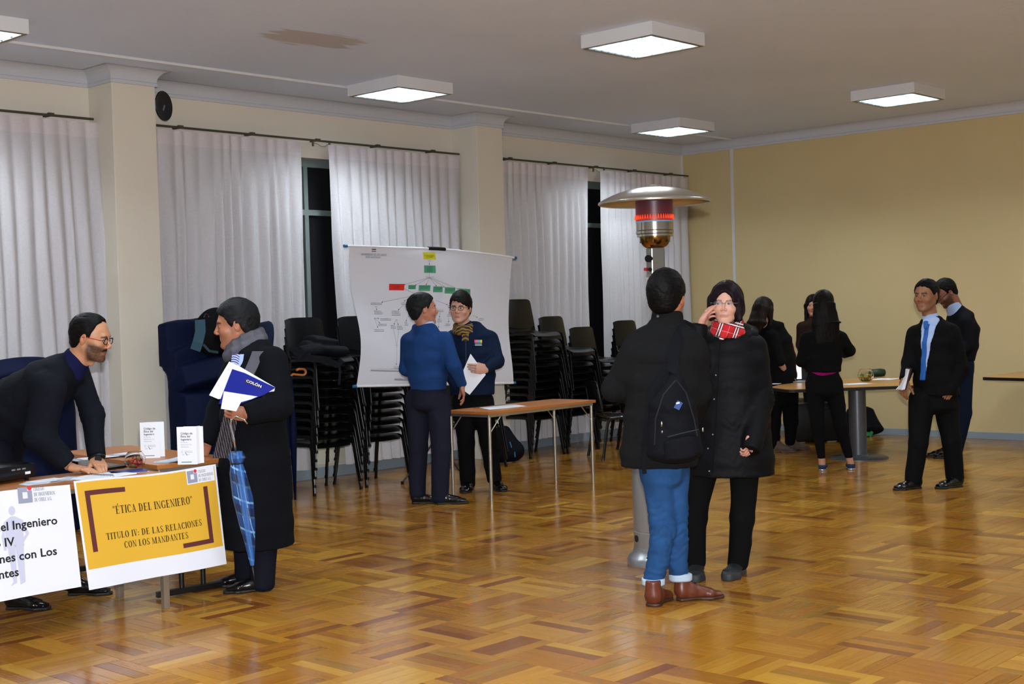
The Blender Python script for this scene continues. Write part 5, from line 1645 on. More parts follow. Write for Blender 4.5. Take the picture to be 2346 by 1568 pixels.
# ---- 10 the young man in the dark suit
p = Person(2135, 1115, 11.30, 228, 'young man in a black suit and blue tie walking with a notebook')
secs = std_secs(p, [(2146, 912, 0, .195, .15), (2145, 870, 0, .19, .145), (2142, 825, 0, .185, .14), (2140, 785, 0, .20, .14), (2138, 755, 0, .18, .115), (2134, 735, 0, .10, .075)])
armA = ([p.J(2096, 765, .10), p.J(2082, 832, .08), p.J(2072, 868, -.04)], [.070, .060, .046])
armB = ([p.J(2182, 765, -.10), p.J(2203, 842, -.08), p.J(2180, 890, -.14)], [.072, .062, .050])
o, F = p.garment('jacket', cloth_mat('black suit cloth', '#0B0B0D'), secs, [armA, armB], h=.0075, hem=p.J(2146, 905)[2], seed=81, amp=.005, keep=True, pad=.2, spots=[(armB[0][1], .09, (1, 0, 1), .004)], cuts=[(p.J(2071, 872, -.04), armA[0][2]-armA[0][1])])
ch = p.J(2128, 790, 0)
def vshape(top, bot, w0, w1, off=0., sl=0.):
    zt, zb = p.J(2128, top)[2], p.J(2128, bot)[2]
    def fn(P):
        q = P-ch; x = q @ p.lat-off; y = q @ p.f; z = P[..., 2]
        t_ = (z-zb)/(zt-zb); hw = w1+(w0-w1)*t_; x = x-(off+sl*t_)
        return np.maximum(np.maximum(np.maximum(np.abs(x)-hw, np.abs(q @ p.lat)-.115), .02-y), np.maximum(z-zt, zb-z))
    return fn
def shellmesh(F, t_, fn, name, m, parent=None):
    V, Q = F.shell(t_, fn).mesh()
    if len(V):
        o_ = np_mesh(name, V, Q, m, p.o)
        if parent: o_.parent = parent
        return o_
sh = shellmesh(F, .006, vshape(726, 868, .074, .006, .0, -.045), 'shirt', m_whiteshirt)
shellmesh(F, .015, vshape(742, 870, .018, .026, .006, -.044), 'tie', m_bluetie)
cf = field_box([p.J(2134, 735)], .14, .007)
cf.sec(p.J(2134, 742, 0), p.J(2131, 722, .0), (.080, .074), (.066, .062), p.lat, None, k=0, capz=.3)
V, Q = cf.mesh(); np_mesh('shirt_collar', V, Q, m_whiteshirt, sh)if False else np_mesh('shirt_collar', V, Q, m_whiteshirt, p.o)
tk = field_box([p.J(2122, 740)], .12, .006)
tk.sec(p.J(2121, 738, -.075), p.J(2120, 752, -.105), (.022, .014), (.014, .012), p.lat, None, k=0)
V, Q = tk.mesh(); np_mesh('tie_knot', V, Q, m_bluetie, p.o)
p.head(p.J(2122, 678, -.01), 1.14, pitch=.02, phi=224, neck=p.J(2134, 735, 0), h=.0038, look=(-.15, 1, -.05), skin='#8E6044', brow='#0A0706', beard=.15, stubble='#3A2A22')
p.hair('crop', hair_mat('#0A0808'), thick=.008, seed=15)
p.hand(p.J(2071, 872, -.04), np.array((0, 0, -1.))-HR*.1-HF*.1, -HR*.6-HF*.6, side=-1, curl=.6, s=1.08, h=.0042, skin='#8E6044')
p.hand(p.J(2180, 886, -.14), np.array((0, 0, -.9))-HR*.45, -HF*.8-HR*.1, side=1, curl=.3, s=.95, h=.0042, skin='#8E6044')
legs = [([p.J(2112, 915, .0), p.J(2104, 1015, -.02), p.J(2092, 1100, 0)], [.108, .082, .070]), ([p.J(2166, 915, .02), p.J(2180, 1010, .0), p.J(2188, 1098, .04)], [.108, .084, .072])]
p.garment('trousers', MATS['black suit cloth'], [(p.J(2142, 930, 0), (.165, .12)), (p.J(2142, 890, 0), (.16, .12))], legs, h=.0105, seed=82, amp=.006, kl=.02)
p.shoe(p.J(2112, 1110, .02), p.J(2040, 1125, -.10), s_=1.04)
p.shoe(p.J(2206, 1110, .04), p.J(2142, 1124, -.08), s_=1.04, lacing=m_sole)
p.finish([armA, armB]+legs, secs, skin='#8E6044')
SUIT = p

# ---- 11 the man behind him looking down
p = Person(2165, 1040, 13.5, 186, 'balding man in a dark jumper and jeans, head bowed, behind the man in the suit')
secs = std_secs(p, [(2196, 822, 0, .18, .155), (2200, 790, 0, .19, .17), (2203, 755, 0, .205, .165), (2200, 728, 0, .18, .12), (2192, 712, 0, .10, .08)])
armA = ([p.J(2212, 740, -.16), p.J(2215, 795, -.20), p.J(2180, 812, -.26)], [.070, .060, .046]); armB = ([p.J(2195, 735, .18), p.J(2185, 790, .22), p.J(2160, 805, .1)], [.070, .060, .046])
p.garment('jumper', cloth_mat('black knit', '#0B0C10'), secs, [armA, armB], h=.011, hem=p.J(2196, 828)[2], seed=91, pad=.2)
cf = field_box([p.J(2182, 705)], .16, .008)
cf.sec(p.J(2190, 716, 0), p.J(2182, 698, .0), (.098, .085), (.078, .070), p.lat, None, k=0, capz=.3)
V, Q = cf.mesh(); np_mesh('shirt_collar', V, Q, m_lightshirt, p.o)
p.head(p.J(2166, 671, 0), 1.14, pitch=.62, phi=192, neck=p.J(2190, 715, 0), h=.0048, skin='#80503C', beard=.85, stubble='#1E1410', neck_r=.062)
p.hair('receding', hair_mat('#0A0808'), thick=.007, h=.0045, seed=17)
p.glasses(m_glassf)
p.hand(p.J(2178, 814, -.26), -HR*.8+np.array((0, 0, .1)), -HF, side=1, curl=.6, h=.005, skin='#80503C')
p.hand(p.J(2160, 806, .1), -HR*.8+np.array((0, 0, .1)), -HF, side=-1, curl=.6, h=.005, skin='#80503C')
legs = [([p.J(2186, 840, .06), p.J(2190, 940, .05), p.J(2178, 1026, .06)], [.11, .085, .070]), ([p.J(2206, 840, -.06), p.J(2206, 945, -.06), p.J(2188, 1036, -.05)], [.11, .088, .072])]
p.garment('jeans', cloth_mat('dark blue denim', '#0C1526'), [(p.J(2196, 850, 0), (.17, .14)), (p.J(2196, 818, 0), (.17, .14))], legs, h=.0125, seed=92, kl=.02)
p.shoe(p.J(2184, 1026, .08), p.J(2142, 1026, .08)); p.shoe(p.J(2200, 1040, -.06), p.J(2150, 1050, -.08))
p.finish([armA, armB]+legs, secs, skin='#80503C')
# ================================================================== writing
def bfont(txt, size=1.0, bold=0.0, xs=1.0, align='LEFT'):
    """letters of the built-in face as 2-D outlines -> (verts, faces)"""
    cu = bpy.data.curves.new('t', 'FONT'); cu.body = txt; cu.size = size; cu.offset = bold; cu.resolution_u = 2
    cu.align_x = align
    o = bpy.data.objects.new('t', cu); COL.objects.link(o)
    dg = bpy.context.evaluated_depsgraph_get(); dg.update()
    me = bpy.data.meshes.new_from_object(o.evaluated_get(dg))
    V = np.array([v.co[:] for v in me.vertices]) if len(me.vertices) else np.zeros((0, 3)); F = [list(p_.vertices) for p_ in me.polygons]
    bpy.data.objects.remove(o); bpy.data.curves.remove(cu); bpy.data.meshes.remove(me)
    if len(V): V[:, 0] *= xs
    return V[:, :2], F
# a Didone-like capital alphabet, drawn stroke by stroke (unit height)
def didone(txt, hgt, thick=.185, thin=.06, serif=.075):
    polys = []
    def rect(x0, y0, x1, y1): polys.append([(x0, y0), (x1, y0), (x1, y1), (x0, y1)])
    def stem(x, w=thick, y0=0., y1=1.):
        rect(x, y0, x+w, y1)
        rect(x-serif, y0, x+w+serif, y0+thin) if y0 == 0 else None
        rect(x-serif, y1-thin, x+w+serif, y1) if y1 == 1 else None
    def quad(a, b, w): # slanted stroke, horizontal width w
        polys.append([(a[0], a[1]), (a[0]+w, a[1]), (b[0]+w, b[1]), (b[0], b[1])])
    def ringarc(cx, cy, rx, ry, a0, a1, n=14, wt=thick, wn=thin):
        for i in range(n):
            t0, t1 = a0+(a1-a0)*i/n, a0+(a1-a0)*(i+1)/n
            def pt(t_, inner):
                c_, s_ = math.cos(t_), math.sin(t_)
                ww = wt*abs(c_)+wn*abs(s_)
                return (cx+(rx-(wt if inner else 0))*c_, cy+(ry-(wn if inner else 0))*s_)
            polys.append([pt(t0, False), pt(t1, False), pt(t1, True), pt(t0, True)])
    x = [0.]
    def place(fn, w):
        global _tmp
        n0 = len(polys); fn()
        for i in range(n0, len(polys)): polys[i] = [(a+x[0], b) for a, b in polys[i]]
        x[0] += w
    def E_():
        stem(.07); rect(.07, 0, .60, thin); rect(.07, 1-thin, .58, 1); rect(.2, .48, .45, .48+thin); rect(.56, 0, .60, .25); rect(.54, .77, .58, 1); rect(.41, .38, .45, .62)
    G = {}
    G['E'] = (E_, .70)
    G['F'] = (lambda: (stem(.07), rect(.07, 1-thin, .55, 1), rect(.2, .48, .45, .48+thin)), .6)
    G['L'] = (lambda: (stem(.07), rect(.07, 0, .55, thin), rect(.51, 0, .55, .28)), .63)
    G['I'] = (lambda: stem(.08), .34)
    G['T'] = (lambda: (stem(.27), rect(.0, 1-thin, .68, 1), rect(0, .75, .04, 1), rect(.64, .75, .68, 1)), .74)
    G['D'] = (lambda: (stem(.07), rect(.1, 0, .35, thin), rect(.1, 1-thin, .35, 1), ringarc(.34, .5, .34, .5, -PI/2, PI/2)), .78)
    G['O'] = (lambda: ringarc(.38, .5, .36, .52, 0, 2*PI, 24), .80)
    G['C'] = (lambda: (ringarc(.38, .5, .36, .52, .75, 2*PI-.7, 20), rect(.62, .62, .66, .98)), .72)
    G['G'] = (lambda: (ringarc(.38, .5, .36, .52, .75, 2*PI-.75, 20), rect(.62, .62, .66, .98), rect(.55, .04, .69, .42), rect(.47, .40, .76, .44)), .82)
    G['R'] = (lambda: (stem(.07), rect(.1, 1-thin, .4, 1), rect(.1, .48, .4, .48+thin), ringarc(.38, .755, .24, .245, -PI/2, PI/2, wt=.13), quad((.58, 0), (.36, .5), .13), rect(.55, 0, .80, thin)), .80)
    G['N'] = (lambda: (rect(.10, 0, .10+thin, 1), rect(.02, 0, .24, thin), rect(.60, 0, .60+thin, 1), rect(.50, 1-thin, .74, 1), quad((.52, 0), (.04, 1), .14), rect(-.01, 1-thin, .2, 1)), .78)
    G['M'] = (lambda: (rect(.10, 0, .10+thin, 1), rect(.02, 0, .23, thin), stem(.70), quad((.40, 0), (.06, 1), .13), quad((.40, 0), (.70, 1), thin), rect(.0, 1-thin, .2, 1)), .98)
    G['A'] = (lambda: (quad((.50, 0), (.27, 1), .15), quad((.10, 0), (.33, 1), thin), rect(.17, .30, .55, .30+thin), rect(.02, 0, .22, thin), rect(.43, 0, .73, thin)), .76)
    G['V'] = (lambda: (quad((.27, 0), (.07, 1), .15), quad((.33, 0), (.56, 1), thin), rect(.0, 1-thin, .29, 1), rect(.46, 1-thin, .68, 1)), .70)
    G['U'] = (lambda: (rect(.07, .3, .21, 1), rect(.0, 1-thin, .28, 1), rect(.56, .3, .60, 1), rect(.47, 1-thin, .70, 1), ringarc(.335, .32, .265, .34, PI, 2*PI, wt=.12)), .74)
    G['S'] = (lambda: (ringarc(.29, .755, .23, .265, .5, PI*1.15, wt=.11), ringarc(.31, .25, .25, .27, -PI*.92, .35, wt=.13), quad((.36, .30), (.08, .66), .17), rect(.50, .70, .53, .98), rect(.05, .02, .08, .30)), .60)
    G['H'] = (lambda: (stem(.07), stem(.55), rect(.1, .48, .6, .48+thin)), .84)
    G[':'] = (lambda: (rect(.08, .05, .22, .20), rect(.08, .45, .22, .60)), .32)
    G['"'] = (lambda: (rect(.04, .80, .14, 1), quad((.02, .70), (.04, .80), .06), rect(.24, .80, .34, 1), quad((.22, .70), (.24, .80), .06)), .42)
    G['.'] = (lambda: rect(.06, 0, .2, .14), .28)
    for ch in txt:
        if ch == ' ': x[0] += .36; continue
        acc = ch == 'É'
        fn, w = G['E' if acc else ch]
        if acc:
            place(lambda: (fn(), quad((.28, 1.07), (.42, 1.27), .12)), w+.05)
        else: place(fn, w+.05)
    V = []; F = []
    for q in polys:
        F.append([len(V)+i for i in range(len(q))]); V += q
    V = np.array(V)*hgt
    return V, F
def centred(vf):
    V, F = vf
    V = V.copy(); V[:, 0] -= (V[:, 0].min()+V[:, 0].max())/2
    return V, F
def ink(name, vf, fn, m, parent, off=(0, 0), label=None):
    """print lettering onto a surface: fn(x, y) -> point just above the paper"""
    V, F = vf
    P = [fn(a+off[0], b+off[1]) for a, b in V]
    mb = MB().add(P, F)
    o = mb.build(name, m, parent, recalc=False)
    if label: o['label'] = label
    return o
def rectvf(x0, y0, x1, y1, nx=1, ny=1):
    V = [(x0+(x1-x0)*i/nx, y0+(y1-y0)*j/ny) for j in range(ny+1) for i in range(nx+1)]
    F = [(j*(nx+1)+i, j*(nx+1)+i+1, (j+1)*(nx+1)+i+1, (j+1)*(nx+1)+i) for j in range(ny) for i in range(nx)]
    return np.array(V, float), F
def merge(*vfs):
    V = []; F = []; n = 0
    for v, f in vfs:
        V.append(v); F += [[i+n for i in q] for q in f]; n += len(v)
    return np.concatenate(V), F
def shift(vf, dx, dy): return vf[0]+np.array((dx, dy)), vf[1]

m_paper = mat('white paper', '#E2E4EA', .6)
m_vinyl = mat('white vinyl banner', '#DCDFEA', .45)
m_yel = mat('yellow print', '#D4A632', .5)
m_maroon = mat('maroon print', '#5A2A2C', .5)
m_ink = mat('dark olive ink', '#2E2A10', .6)
m_blk = mat('black ink', '#0E0E12', .6)
m_greyink = mat('grey ink', '#8E93A8', .6)
m_redink = mat('red ink', '#D83040', .5)
m_ghost = mat('pale figure print', '#BDC0D6', .5)
m_ghost2 = mat('pale tie print', '#A9ADC8', .5)
m_dgrey = mat('grey green ink', '#4A4E58', .6)

def banner(name, label, x0, x1, z0, z1, y, wave, seed):
    """paper hung from the table edge: returns root and a mapping from sheet metres to points"""
    o = empty(name, ((x0+x1)/2, y, z0), 0, label, 'banner')
    L = np.array(o.location)
    W, Hh = x1-x0, z1-z0
    def surf(a, b, e=0.):
        u, v = a/W, b/Hh
        yy = y-.012-wave*(.5+.5*math.sin(u*9+seed+v*1.2))*(1-v*.75)-.03*(1-v)-e
        return np.array((x0+a+(.03+.015*math.sin(u*2+seed))*(1-v), yy, z0+b+.006*math.sin(u*6+seed)*(v)))-L
    MB().sheet(lambda u, v: surf(u*W, v*Hh), 36, 20, thick=-.0012).build('sheet', m_vinyl, o, smooth=True, angle=40)
    def top(a, b): return surf(a, b, .0012)
    return o, top, W, Hh
def fitw(vf, w):
    V, F = vf; V = V.copy(); cur = V[:, 0].max()-V[:, 0].min(); V[:, 0] = (V[:, 0]-V[:, 0].min())*w/cur-w/2; return V, F
def college_logo(o, top, x, y, s, plate=False):
    if plate: ink('logo_plate', rectvf(x-.03*s, y-.04*s, x+1.10*s, y+.50*s, 10, 4), lambda a, b: top(a, b)+np.array((0, -.0014, 0)), m_paper, o)
    d = lambda a, b: top(a, b)+np.array((0, -.0024, 0))
    ink('emblem', merge(rectvf(x, y, x+.40*s, y+.12*s), rectvf(x, y+.12*s, x+.13*s, y+.42*s), rectvf(x+.27*s, y+.12*s, x+.40*s, y+.32*s), rectvf(x+.13*s, y+.29*s, x+.27*s, y+.42*s)), d, m_greyink, o)
    an = np.linspace(0, 2*PI, 17)[:-1]
    ink('emblem_dot', (np.array([(x+.34*s+.062*s*math.cos(t_), y+.385*s+.062*s*math.sin(t_)) for t_ in an]), [list(range(16))]), d, m_redink, o)
    for k, tx in enumerate(('COLEGIO', 'DE INGENIEROS', 'DE CHILE A.G.')):
        wv_ = (.30, .60, .50)[k]*s; ink('lettering', shift(fitw(didone(tx, .095*s, thick=.15, thin=.06), wv_), x+.45*s+wv_/2, y+.30*s-.145*s*k), d, m_dgrey, o)
# yellow banner: real size about .93 x .60 m
yb, top, W, Hh = banner('yellow_banner', 'yellow paper banner with maroon brackets and dark serif lettering on the table edge', 3.53, 4.415, .20, .770, 6.452, .014, 1.2)
yb.rotation_euler = (0, 0, 0)
e1 = lambda a, b: top(a, b)+np.array((0, -.0005, 0))
ink('yellow_field', rectvf(.012, .105, W-.012, Hh-.010, 30, 14), e1, m_yel, yb)
e2 = lambda a, b: top(a, b)+np.array((0, -.0018, 0))
def U(a): return a*W
def Vv(b): return b*Hh
ink('bracket', merge(rectvf(U(.06), Vv(.335), U(.092), Vv(.90), 3, 10), rectvf(U(.092), Vv(.855), U(.33), Vv(.90), 8, 1)), e2, m_maroon, yb)
ink('bracket', merge(rectvf(U(.885), Vv(.235), U(.917), Vv(.80), 3, 10), rectvf(U(.68), Vv(.235), U(.885), Vv(.280), 8, 1)), e2, m_maroon, yb)
ink('lettering', shift(fitw(didone('"ÉTICA DEL INGENIERO"', Vv(.075)), U(.56)), U(.51), Vv(.655)), e2, m_ink, yb)
ink('lettering', shift(fitw(didone('TITULO IV: DE LAS RELACIONES', Vv(.062)), U(.68)), U(.50), Vv(.425)), e2, m_ink, yb)
ink('lettering', shift(fitw(didone('CON LOS MANDANTES', Vv(.062)), U(.45)), U(.50), Vv(.325)), e2, m_ink, yb)
college_logo(yb, top, U(.775), Vv(.855), .165, plate=True)
# white banner, left part outside the frame
wb_, topw, W2, H2 = banner('white_banner', 'white paper banner with bold black lettering and pale figures, cut by left edge', 2.55, 3.508, .225, .764, 6.452, .010, 4.)
ew = lambda a, b: topw(a, b)+np.array((0, -.0009, 0))
e0 = lambda a, b: topw(a, b)+np.array((0, -.0004, 0))
def fitr(vf, hgt, xr, y):
    """right aligned at xr, cap height hgt"""
    V, F = vf; V = V.copy(); V[:, 0] += xr-V[:, 0].max(); V[:, 1] += y; return V, F
HH = H2
for tx, xr, yy in (('Código de Ética del Ingeniero', .905, .635), ('Título IV', .66, .49), ('De las Relaciones con Los', .885, .345), ('Mandantes', .665, .205)):
    ink('lettering', fitr(bfont(tx, .060, .0013, 1.06), 0, xr*W2, yy*HH), ew, m_blk, wb_)
def person_print(cx, y0, h, woman=False):
    polys = []
    def el(x, y, rx, ry): 
        polys.append([(x+rx*math.cos(t_), y+ry*math.sin(t_)) for t_ in np.linspace(0, 2*PI, 17)[:-1]])
    el(cx, y0+h*.93, h*.045, h*.06)
    polys.append([(cx-h*.12, y0+h*.80), (cx-h*.03, y0+h*.86), (cx+h*.03, y0+h*.86), (cx+h*.13, y0+h*.80), (cx+h*.12, y0+h*.47), (cx-h*.11, y0+h*.47)])
    polys.append([(cx+h*.13, y0+h*.80), (cx+h*.20, y0+h*.62), (cx+h*.12, y0+h*.52), (cx+h*.12, y0+h*.58), (cx+h*.155, y0+h*.62), (cx+h*.10, y0+h*.72)])
    polys.append([(cx-h*.12, y0+h*.80), (cx-h*.17, y0+h*.62), (cx-h*.15, y0+h*.45), (cx-h*.115, y0+h*.45), (cx-h*.12, y0+h*.6)])
    polys.append([(cx-h*.10, y0+h*.47), (cx+h*.0, y0+h*.47), (cx-h*.02, y0+h*.03), (cx-h*.11, y0), (cx-h*.07, y0+h*.05)])
    polys.append([(cx+h*.0, y0+h*.47), (cx+h*.11, y0+h*.47), (cx+h*.09, y0+h*.02), (cx+h*.02, y0), (cx+h*.02, y0+h*.05)])
    V = []; F = []
    for q in polys: F.append([len(V)+i for i in range(len(q))]); V += q
    return np.array(V), F
ink('printed_figure', person_print(.66*W2, .12*HH, .74*HH), e0, m_ghost, wb_)
ink('printed_figure', person_print(.43*W2, .13*HH, .68*HH), e0, m_ghost, wb_)
ink('printed_figure', (np.array([(.66*W2-.008, .72*HH), (.66*W2+.008, .72*HH), (.66*W2+.012, .50*HH), (.66*W2, .47*HH), (.66*W2-.012, .50*HH)]), [[0, 1, 2, 3, 4]]), lambda a, b: e0(a, b)+np.array((0, -.0003, 0)), m_ghost2, wb_)
college_logo(wb_, topw, .70*W2, .865*HH, .19)

# ---- the hanging poster on its tripod
PX0, PX1, PY = 7.745, 9.935, 9.16
def rod_top(u):                       # sagging round the clip
    x = PX0+(PX1-PX0)*u
    z = 2.235+.02*u-.165*max(0, u-.5)**1.35*1.0-.035*u
    return np.array((x, PY, z))
pst = empty('hanging_poster', (8.84, PY, .95), 0, 'large white hanging poster with a concept map, held on a tripod stand', 'poster')
PL = np.array(pst.location)
PW, PH = PX1-PX0-.05, 1.27
def psurf(a, b, e=0.):
    u, v = a/PW, b/PH                # v=0 at the bottom
    t_ = rod_top(.011+u*.978)
    zb = .985-.09*u
    xin = .030*(1-v)+.035*math.sin(PI*v)*(1-v)+.02*math.sin(PI*v)
    x = t_[0]+(xin if u < .5 else -xin*1.5)*abs(2*u-1)
    z = zb+(t_[2]-zb)*v
    y = PY-.004-.042*math.sin(u*6.5+1.0+v*4.0)*math.sin(PI*v)**.7-.022*math.sin(u*3+v*6)*math.sin(PI*v)-e
    return np.array((x, y, z))-PL
MB().sheet(lambda u, v: psurf(u*PW, v*PH), 60, 36, thick=-.001).build('sheet', mat('white poster vinyl', '#D6D8E2', .42), pst, smooth=True, angle=60)
m_bluecap = mat('blue end cap', '#1E6A98', .4)
MB().tube([rod_top(i/20)-PL for i in range(21)], .011, 10).build('top_rod', m_paper, pst, smooth=True, angle=60)
MB().tube([psurf(u*PW, 0)+np.array((0, .004, -.006)) for u in [i/12 for i in range(13)]], .012, 10).build('bottom_rod', m_paper, pst, smooth=True, angle=60)
for u, s_ in ((0, -1), (1, 1)):
    q = rod_top(u)-PL
    MB().tube([q, q+np.array((s_*.035, 0, 0))], .014, 10).build('end_cap', m_bluecap, pst, smooth=True, angle=40)
    q = psurf(u*PW, 0)+np.array((0, .004, -.006))
    MB().tube([q, q+np.array((s_*.035, 0, 0))], .014, 10).build('end_cap', m_bluecap, pst, smooth=True, angle=40)
MB().tube([rod_top(.455+.01*i)-PL for i in range(11)], .019, 10).build('clip', m_blackmetal, pst, smooth=True, angle=40)
tx = rod_top(.5)[0]
st = empty('tripod_stand', (tx, PY+.06, 0), 0, 'black tripod stand behind the hanging poster', 'tripod')
MB().tube([(0, 0, .12), (0, 0, 2.2)], .012, 10).build('pole', m_blackmetal, st)
for k in range(3):
    a = .6+k*2*PI/3
    MB().tube([(0, 0, .42), (.36*math.cos(a), .36*math.sin(a), .02)], .009, 8).tube([(.36*math.cos(a), .36*math.sin(a), 0), (.36*math.cos(a), .36*math.sin(a), .03)], .016, 8).build('leg', m_blackmetal, st)
pp = lambda a, b: psurf(a, b, .0026)
pq = lambda a, b: psurf(a, b, .0048)
m_green = mat('green print', '#4E9A78', .5); m_redp = mat('red print', '#D02A22', .5); m_yelp = mat('yellow map print', '#C8C020', .5)
def PXY(px, py):
    """picture pixel on the poster -> sheet metres (inverse of the hanging by a coarse search)"""
    w = onY(px, py, PY)
    a = (w[0]-PX0-.025); u = a/PW
    tz = rod_top(.011+u*.978)[2]; zb = .985-.09*u
    return np.clip(a, 0, PW), (w[2]-zb)/(tz-zb)*PH
def zp(x, y): return PXY(780+x/4.481, 550+y/4.481)
def box_at(x0, y0, x1, y1, m_, nm='map_box'):
    a, b = zp(x0, y1), zp(x1, y0)
    ink(nm, rectvf(a[0], a[1], b[0], b[1], 2, 2), pp, m_, pst)
    return a, b
def label_at(tx_, x, y, w, h, m_=m_blk):
    a = zp(x, y); b = zp(x+w, y)
    V, F = bfont(tx_, 1.)
    sx = (b[0]-a[0])/(V[:, 0].max()-V[:, 0].min()); sy = (zp(x, y-h)[1]-a[1])/.70
    V = np.stack([(V[:, 0]-V[:, 0].min())*sx+a[0], V[:, 1]*sy+a[1]], 1)
    ink('lettering', (V, F), pq, m_, pst)
def line_at(x0, y0, x1, y1, w=.0022, arrow=True):
    a, b = np.array(zp(x0, y0)), np.array(zp(x1, y1))
    n = 6; d = (b-a)/np.linalg.norm(b-a); nn = np.array((-d[1], d[0]))
    V = []; F = []
    for i in range(n+1):
        q = a+(b-a)*i/n; V += [q-nn*w/2, q+nn*w/2]
        if i: k = 2*i; F.append((k-2, k, k+1, k-1))
    if arrow:
        k = len(V); V += [b-nn*.007-d*.016, b+nn*.007-d*.016, b]; F.append((k, k+2, k+1))
    ink('map_line', (np.array(V), F), pp, m_dgrey, pst)
label_at('UNIVERSIDAD DE LOS LAGOS', 210, 158, 255, 22); label_at('SEDE SANTIAGO', 258, 184, 150, 17)
for y_, m_ in ((80, m_redp), (98, m_blk), (117, mat('brown print', '#7A5A28', .5))): box_at(318, y_-4, 362, y_+4, m_, 'emblem')
box_at(835, 130, 958, 200, m_yelp); label_at('EL CODIGO DE ETICA', 845, 166, 100, 12); label_at('DEL INGENIERO', 862, 182, 68, 12)
box_at(840, 265, 952, 340, m_green)
for k, w_ in enumerate(('CONTIENE', 'LOS', 'PRINCIPIOS', 'DE ETICA')): label_at(w_, 870, 283+15*k, 50, 9)
label_at('Trata sobre Titulos', 858, 385, 75, 9)
box_at(515, 452, 662, 515, m_redp); label_at('TITULO PRIMERO', 555, 480, 60, 9); label_at('ALCANCES', 555, 496, 60, 9)
for x0, x1, y0, y1 in ((702, 772, 463, 505), (802, 910, 466, 523), (940, 1030, 480, 537), (1053, 1158, 492, 550), (1195, 1320, 507, 565)):
    box_at(x0, y0, x1, y1, m_green)
    label_at('DE LAS RELACIONES', x0+6, y0+18, x1-x0-14, 9); label_at('CON LOS DEMAS', x0+14, y0+34, (x1-x0)*.65, 9)
for x1_, y1_ in ((655, 460), (762, 468), (865, 468), (970, 478), (1050, 490), (1192, 508)): line_at(893, 388, x1_, y1_)
line_at(890, 342, 890, 372, arrow=False); line_at(890, 225, 890, 262)
label_at('Tiene', 878, 220, 28, 9)
def node(tx_, x0, x1, y1, n=1):
    for k in range(n): label_at(tx_[k], x0+3, y1-10-(n-1-k)*15, x1-x0-10, 10)
    line_at(x0, y1, x1, y1, .003, False); line_at(x1, y1, x1+3, y1-22, .003, False)
node(['SUS IMPORTANCIA'], 308, 435, 664); label_at('Para', 358, 690, 24, 8); line_at(370, 695, 372, 725)
node(['FOMENTAR LA', 'TOLERANCIA'], 333, 432, 762, 2)
node(['TRANSPARENCIA'], 395, 518, 827); node(['DESARROLLO'], 355, 458, 882); node(['ADMINISTRACION'], 300, 415, 940)
line_at(325, 803, 383, 808); line_at(325, 803, 388, 858); line_at(325, 803, 350, 908)
line_at(750, 575, 435, 640); line_at(750, 575, 670, 630); line_at(660, 498, 775, 556, arrow=False)
node(['NORMAS'], 642, 692, 660); line_at(668, 665, 612, 722); line_at(672, 665, 710, 728)
node(['CONJUNTO', 'DE LA PROFESION', 'NORMAS'], 538, 630, 776, 3); node(['CODIGO', 'DEL', 'COLEGIO'], 712, 790, 784, 3)
line_at(705, 790, 693, 840); node(['ETICA', 'DEBER'], 672, 708, 878, 2)
label_at('Como', 575, 822, 24, 8); line_at(580, 825, 552, 872); line_at(586, 825, 605, 876)
node(['PRINCIPIOS', 'ETICOS'], 508, 565, 910, 2); node(['REGLAS', 'DE CONDUCTA'], 582, 645, 917, 2)
line_at(538, 918, 552, 1080, arrow=False); line_at(600, 920, 556, 1080, arrow=False); label_at('Segun', 538, 1090, 28, 9); line_at(552, 1095, 538, 1290)
label_at('Ley No 12.851', 505, 1310, 62, 9); label_at('06/02/1958', 512, 1325, 50, 9)
label_at('Que promueve las buenas relaciones en el ejercicio profesional. Publicado en', 255, 1335, 390, 9); line_at(255, 1345, 640, 1350, .006, False)
label_at('Normativa vigente', 525, 1430, 160, 8); line_at(525, 1438, 690, 1440, .006, False)
line_at(980, 622, 1095, 668); node(['DEBERES'], 1095, 1135, 690); line_at(1117, 695, 1120, 760); node(['TRATO'], 1100, 1140, 782)
line_at(1118, 790, 1122, 850); node(['NORMAS'], 1088, 1135, 880)
node(['DERECHOS'], 1000, 1056, 738); line_at(1028, 745, 1028, 800); node(['PARA', 'TODOS'], 1005, 1048, 842, 2); line_at(1026, 848, 1024, 905)
line_at(1360, 775, 1415, 797); node(['TRABAJO'], 1420, 1480, 822); line_at(1440, 828, 1440, 870); node(['DEBE'], 1650, 1688, 1246)

# ================================================================== things on the tables
def sheet_thing(name, label, cat, corners, m_, th=.0008, group=None, curl=0.):
    """a flat sheet through four world corners (a,b,c,d going round)"""
    C_ = [np.array(c, float) for c in corners]
    ctr = sum(C_)/4
    def fn(u, v):
        q = (C_[0]*(1-u)+C_[1]*u)*(1-v)+(C_[3]*(1-u)+C_[2]*u)*v-ctr
        q[2] += curl*math.sin(PI*u)*math.sin(PI*v)+curl*.4*math.sin(u*5+v*3)
        return q
    n = 6 if curl else 1
    o = MB().sheet(fn, n, n, thick=th).build(name, m_, None, smooth=bool(curl), loc=None)
    o.location = ctr
    return tag(o, label, cat, group)
def flat_rect(cx, cy, z, w, h, a):
    c, s = math.cos(a), math.sin(a)
    return [(cx+x*c-y*s, cy+x*s+y*c, z) for x, y in ((-w/2, -h/2), (w/2, -h/2), (w/2, h/2), (-w/2, h/2))]
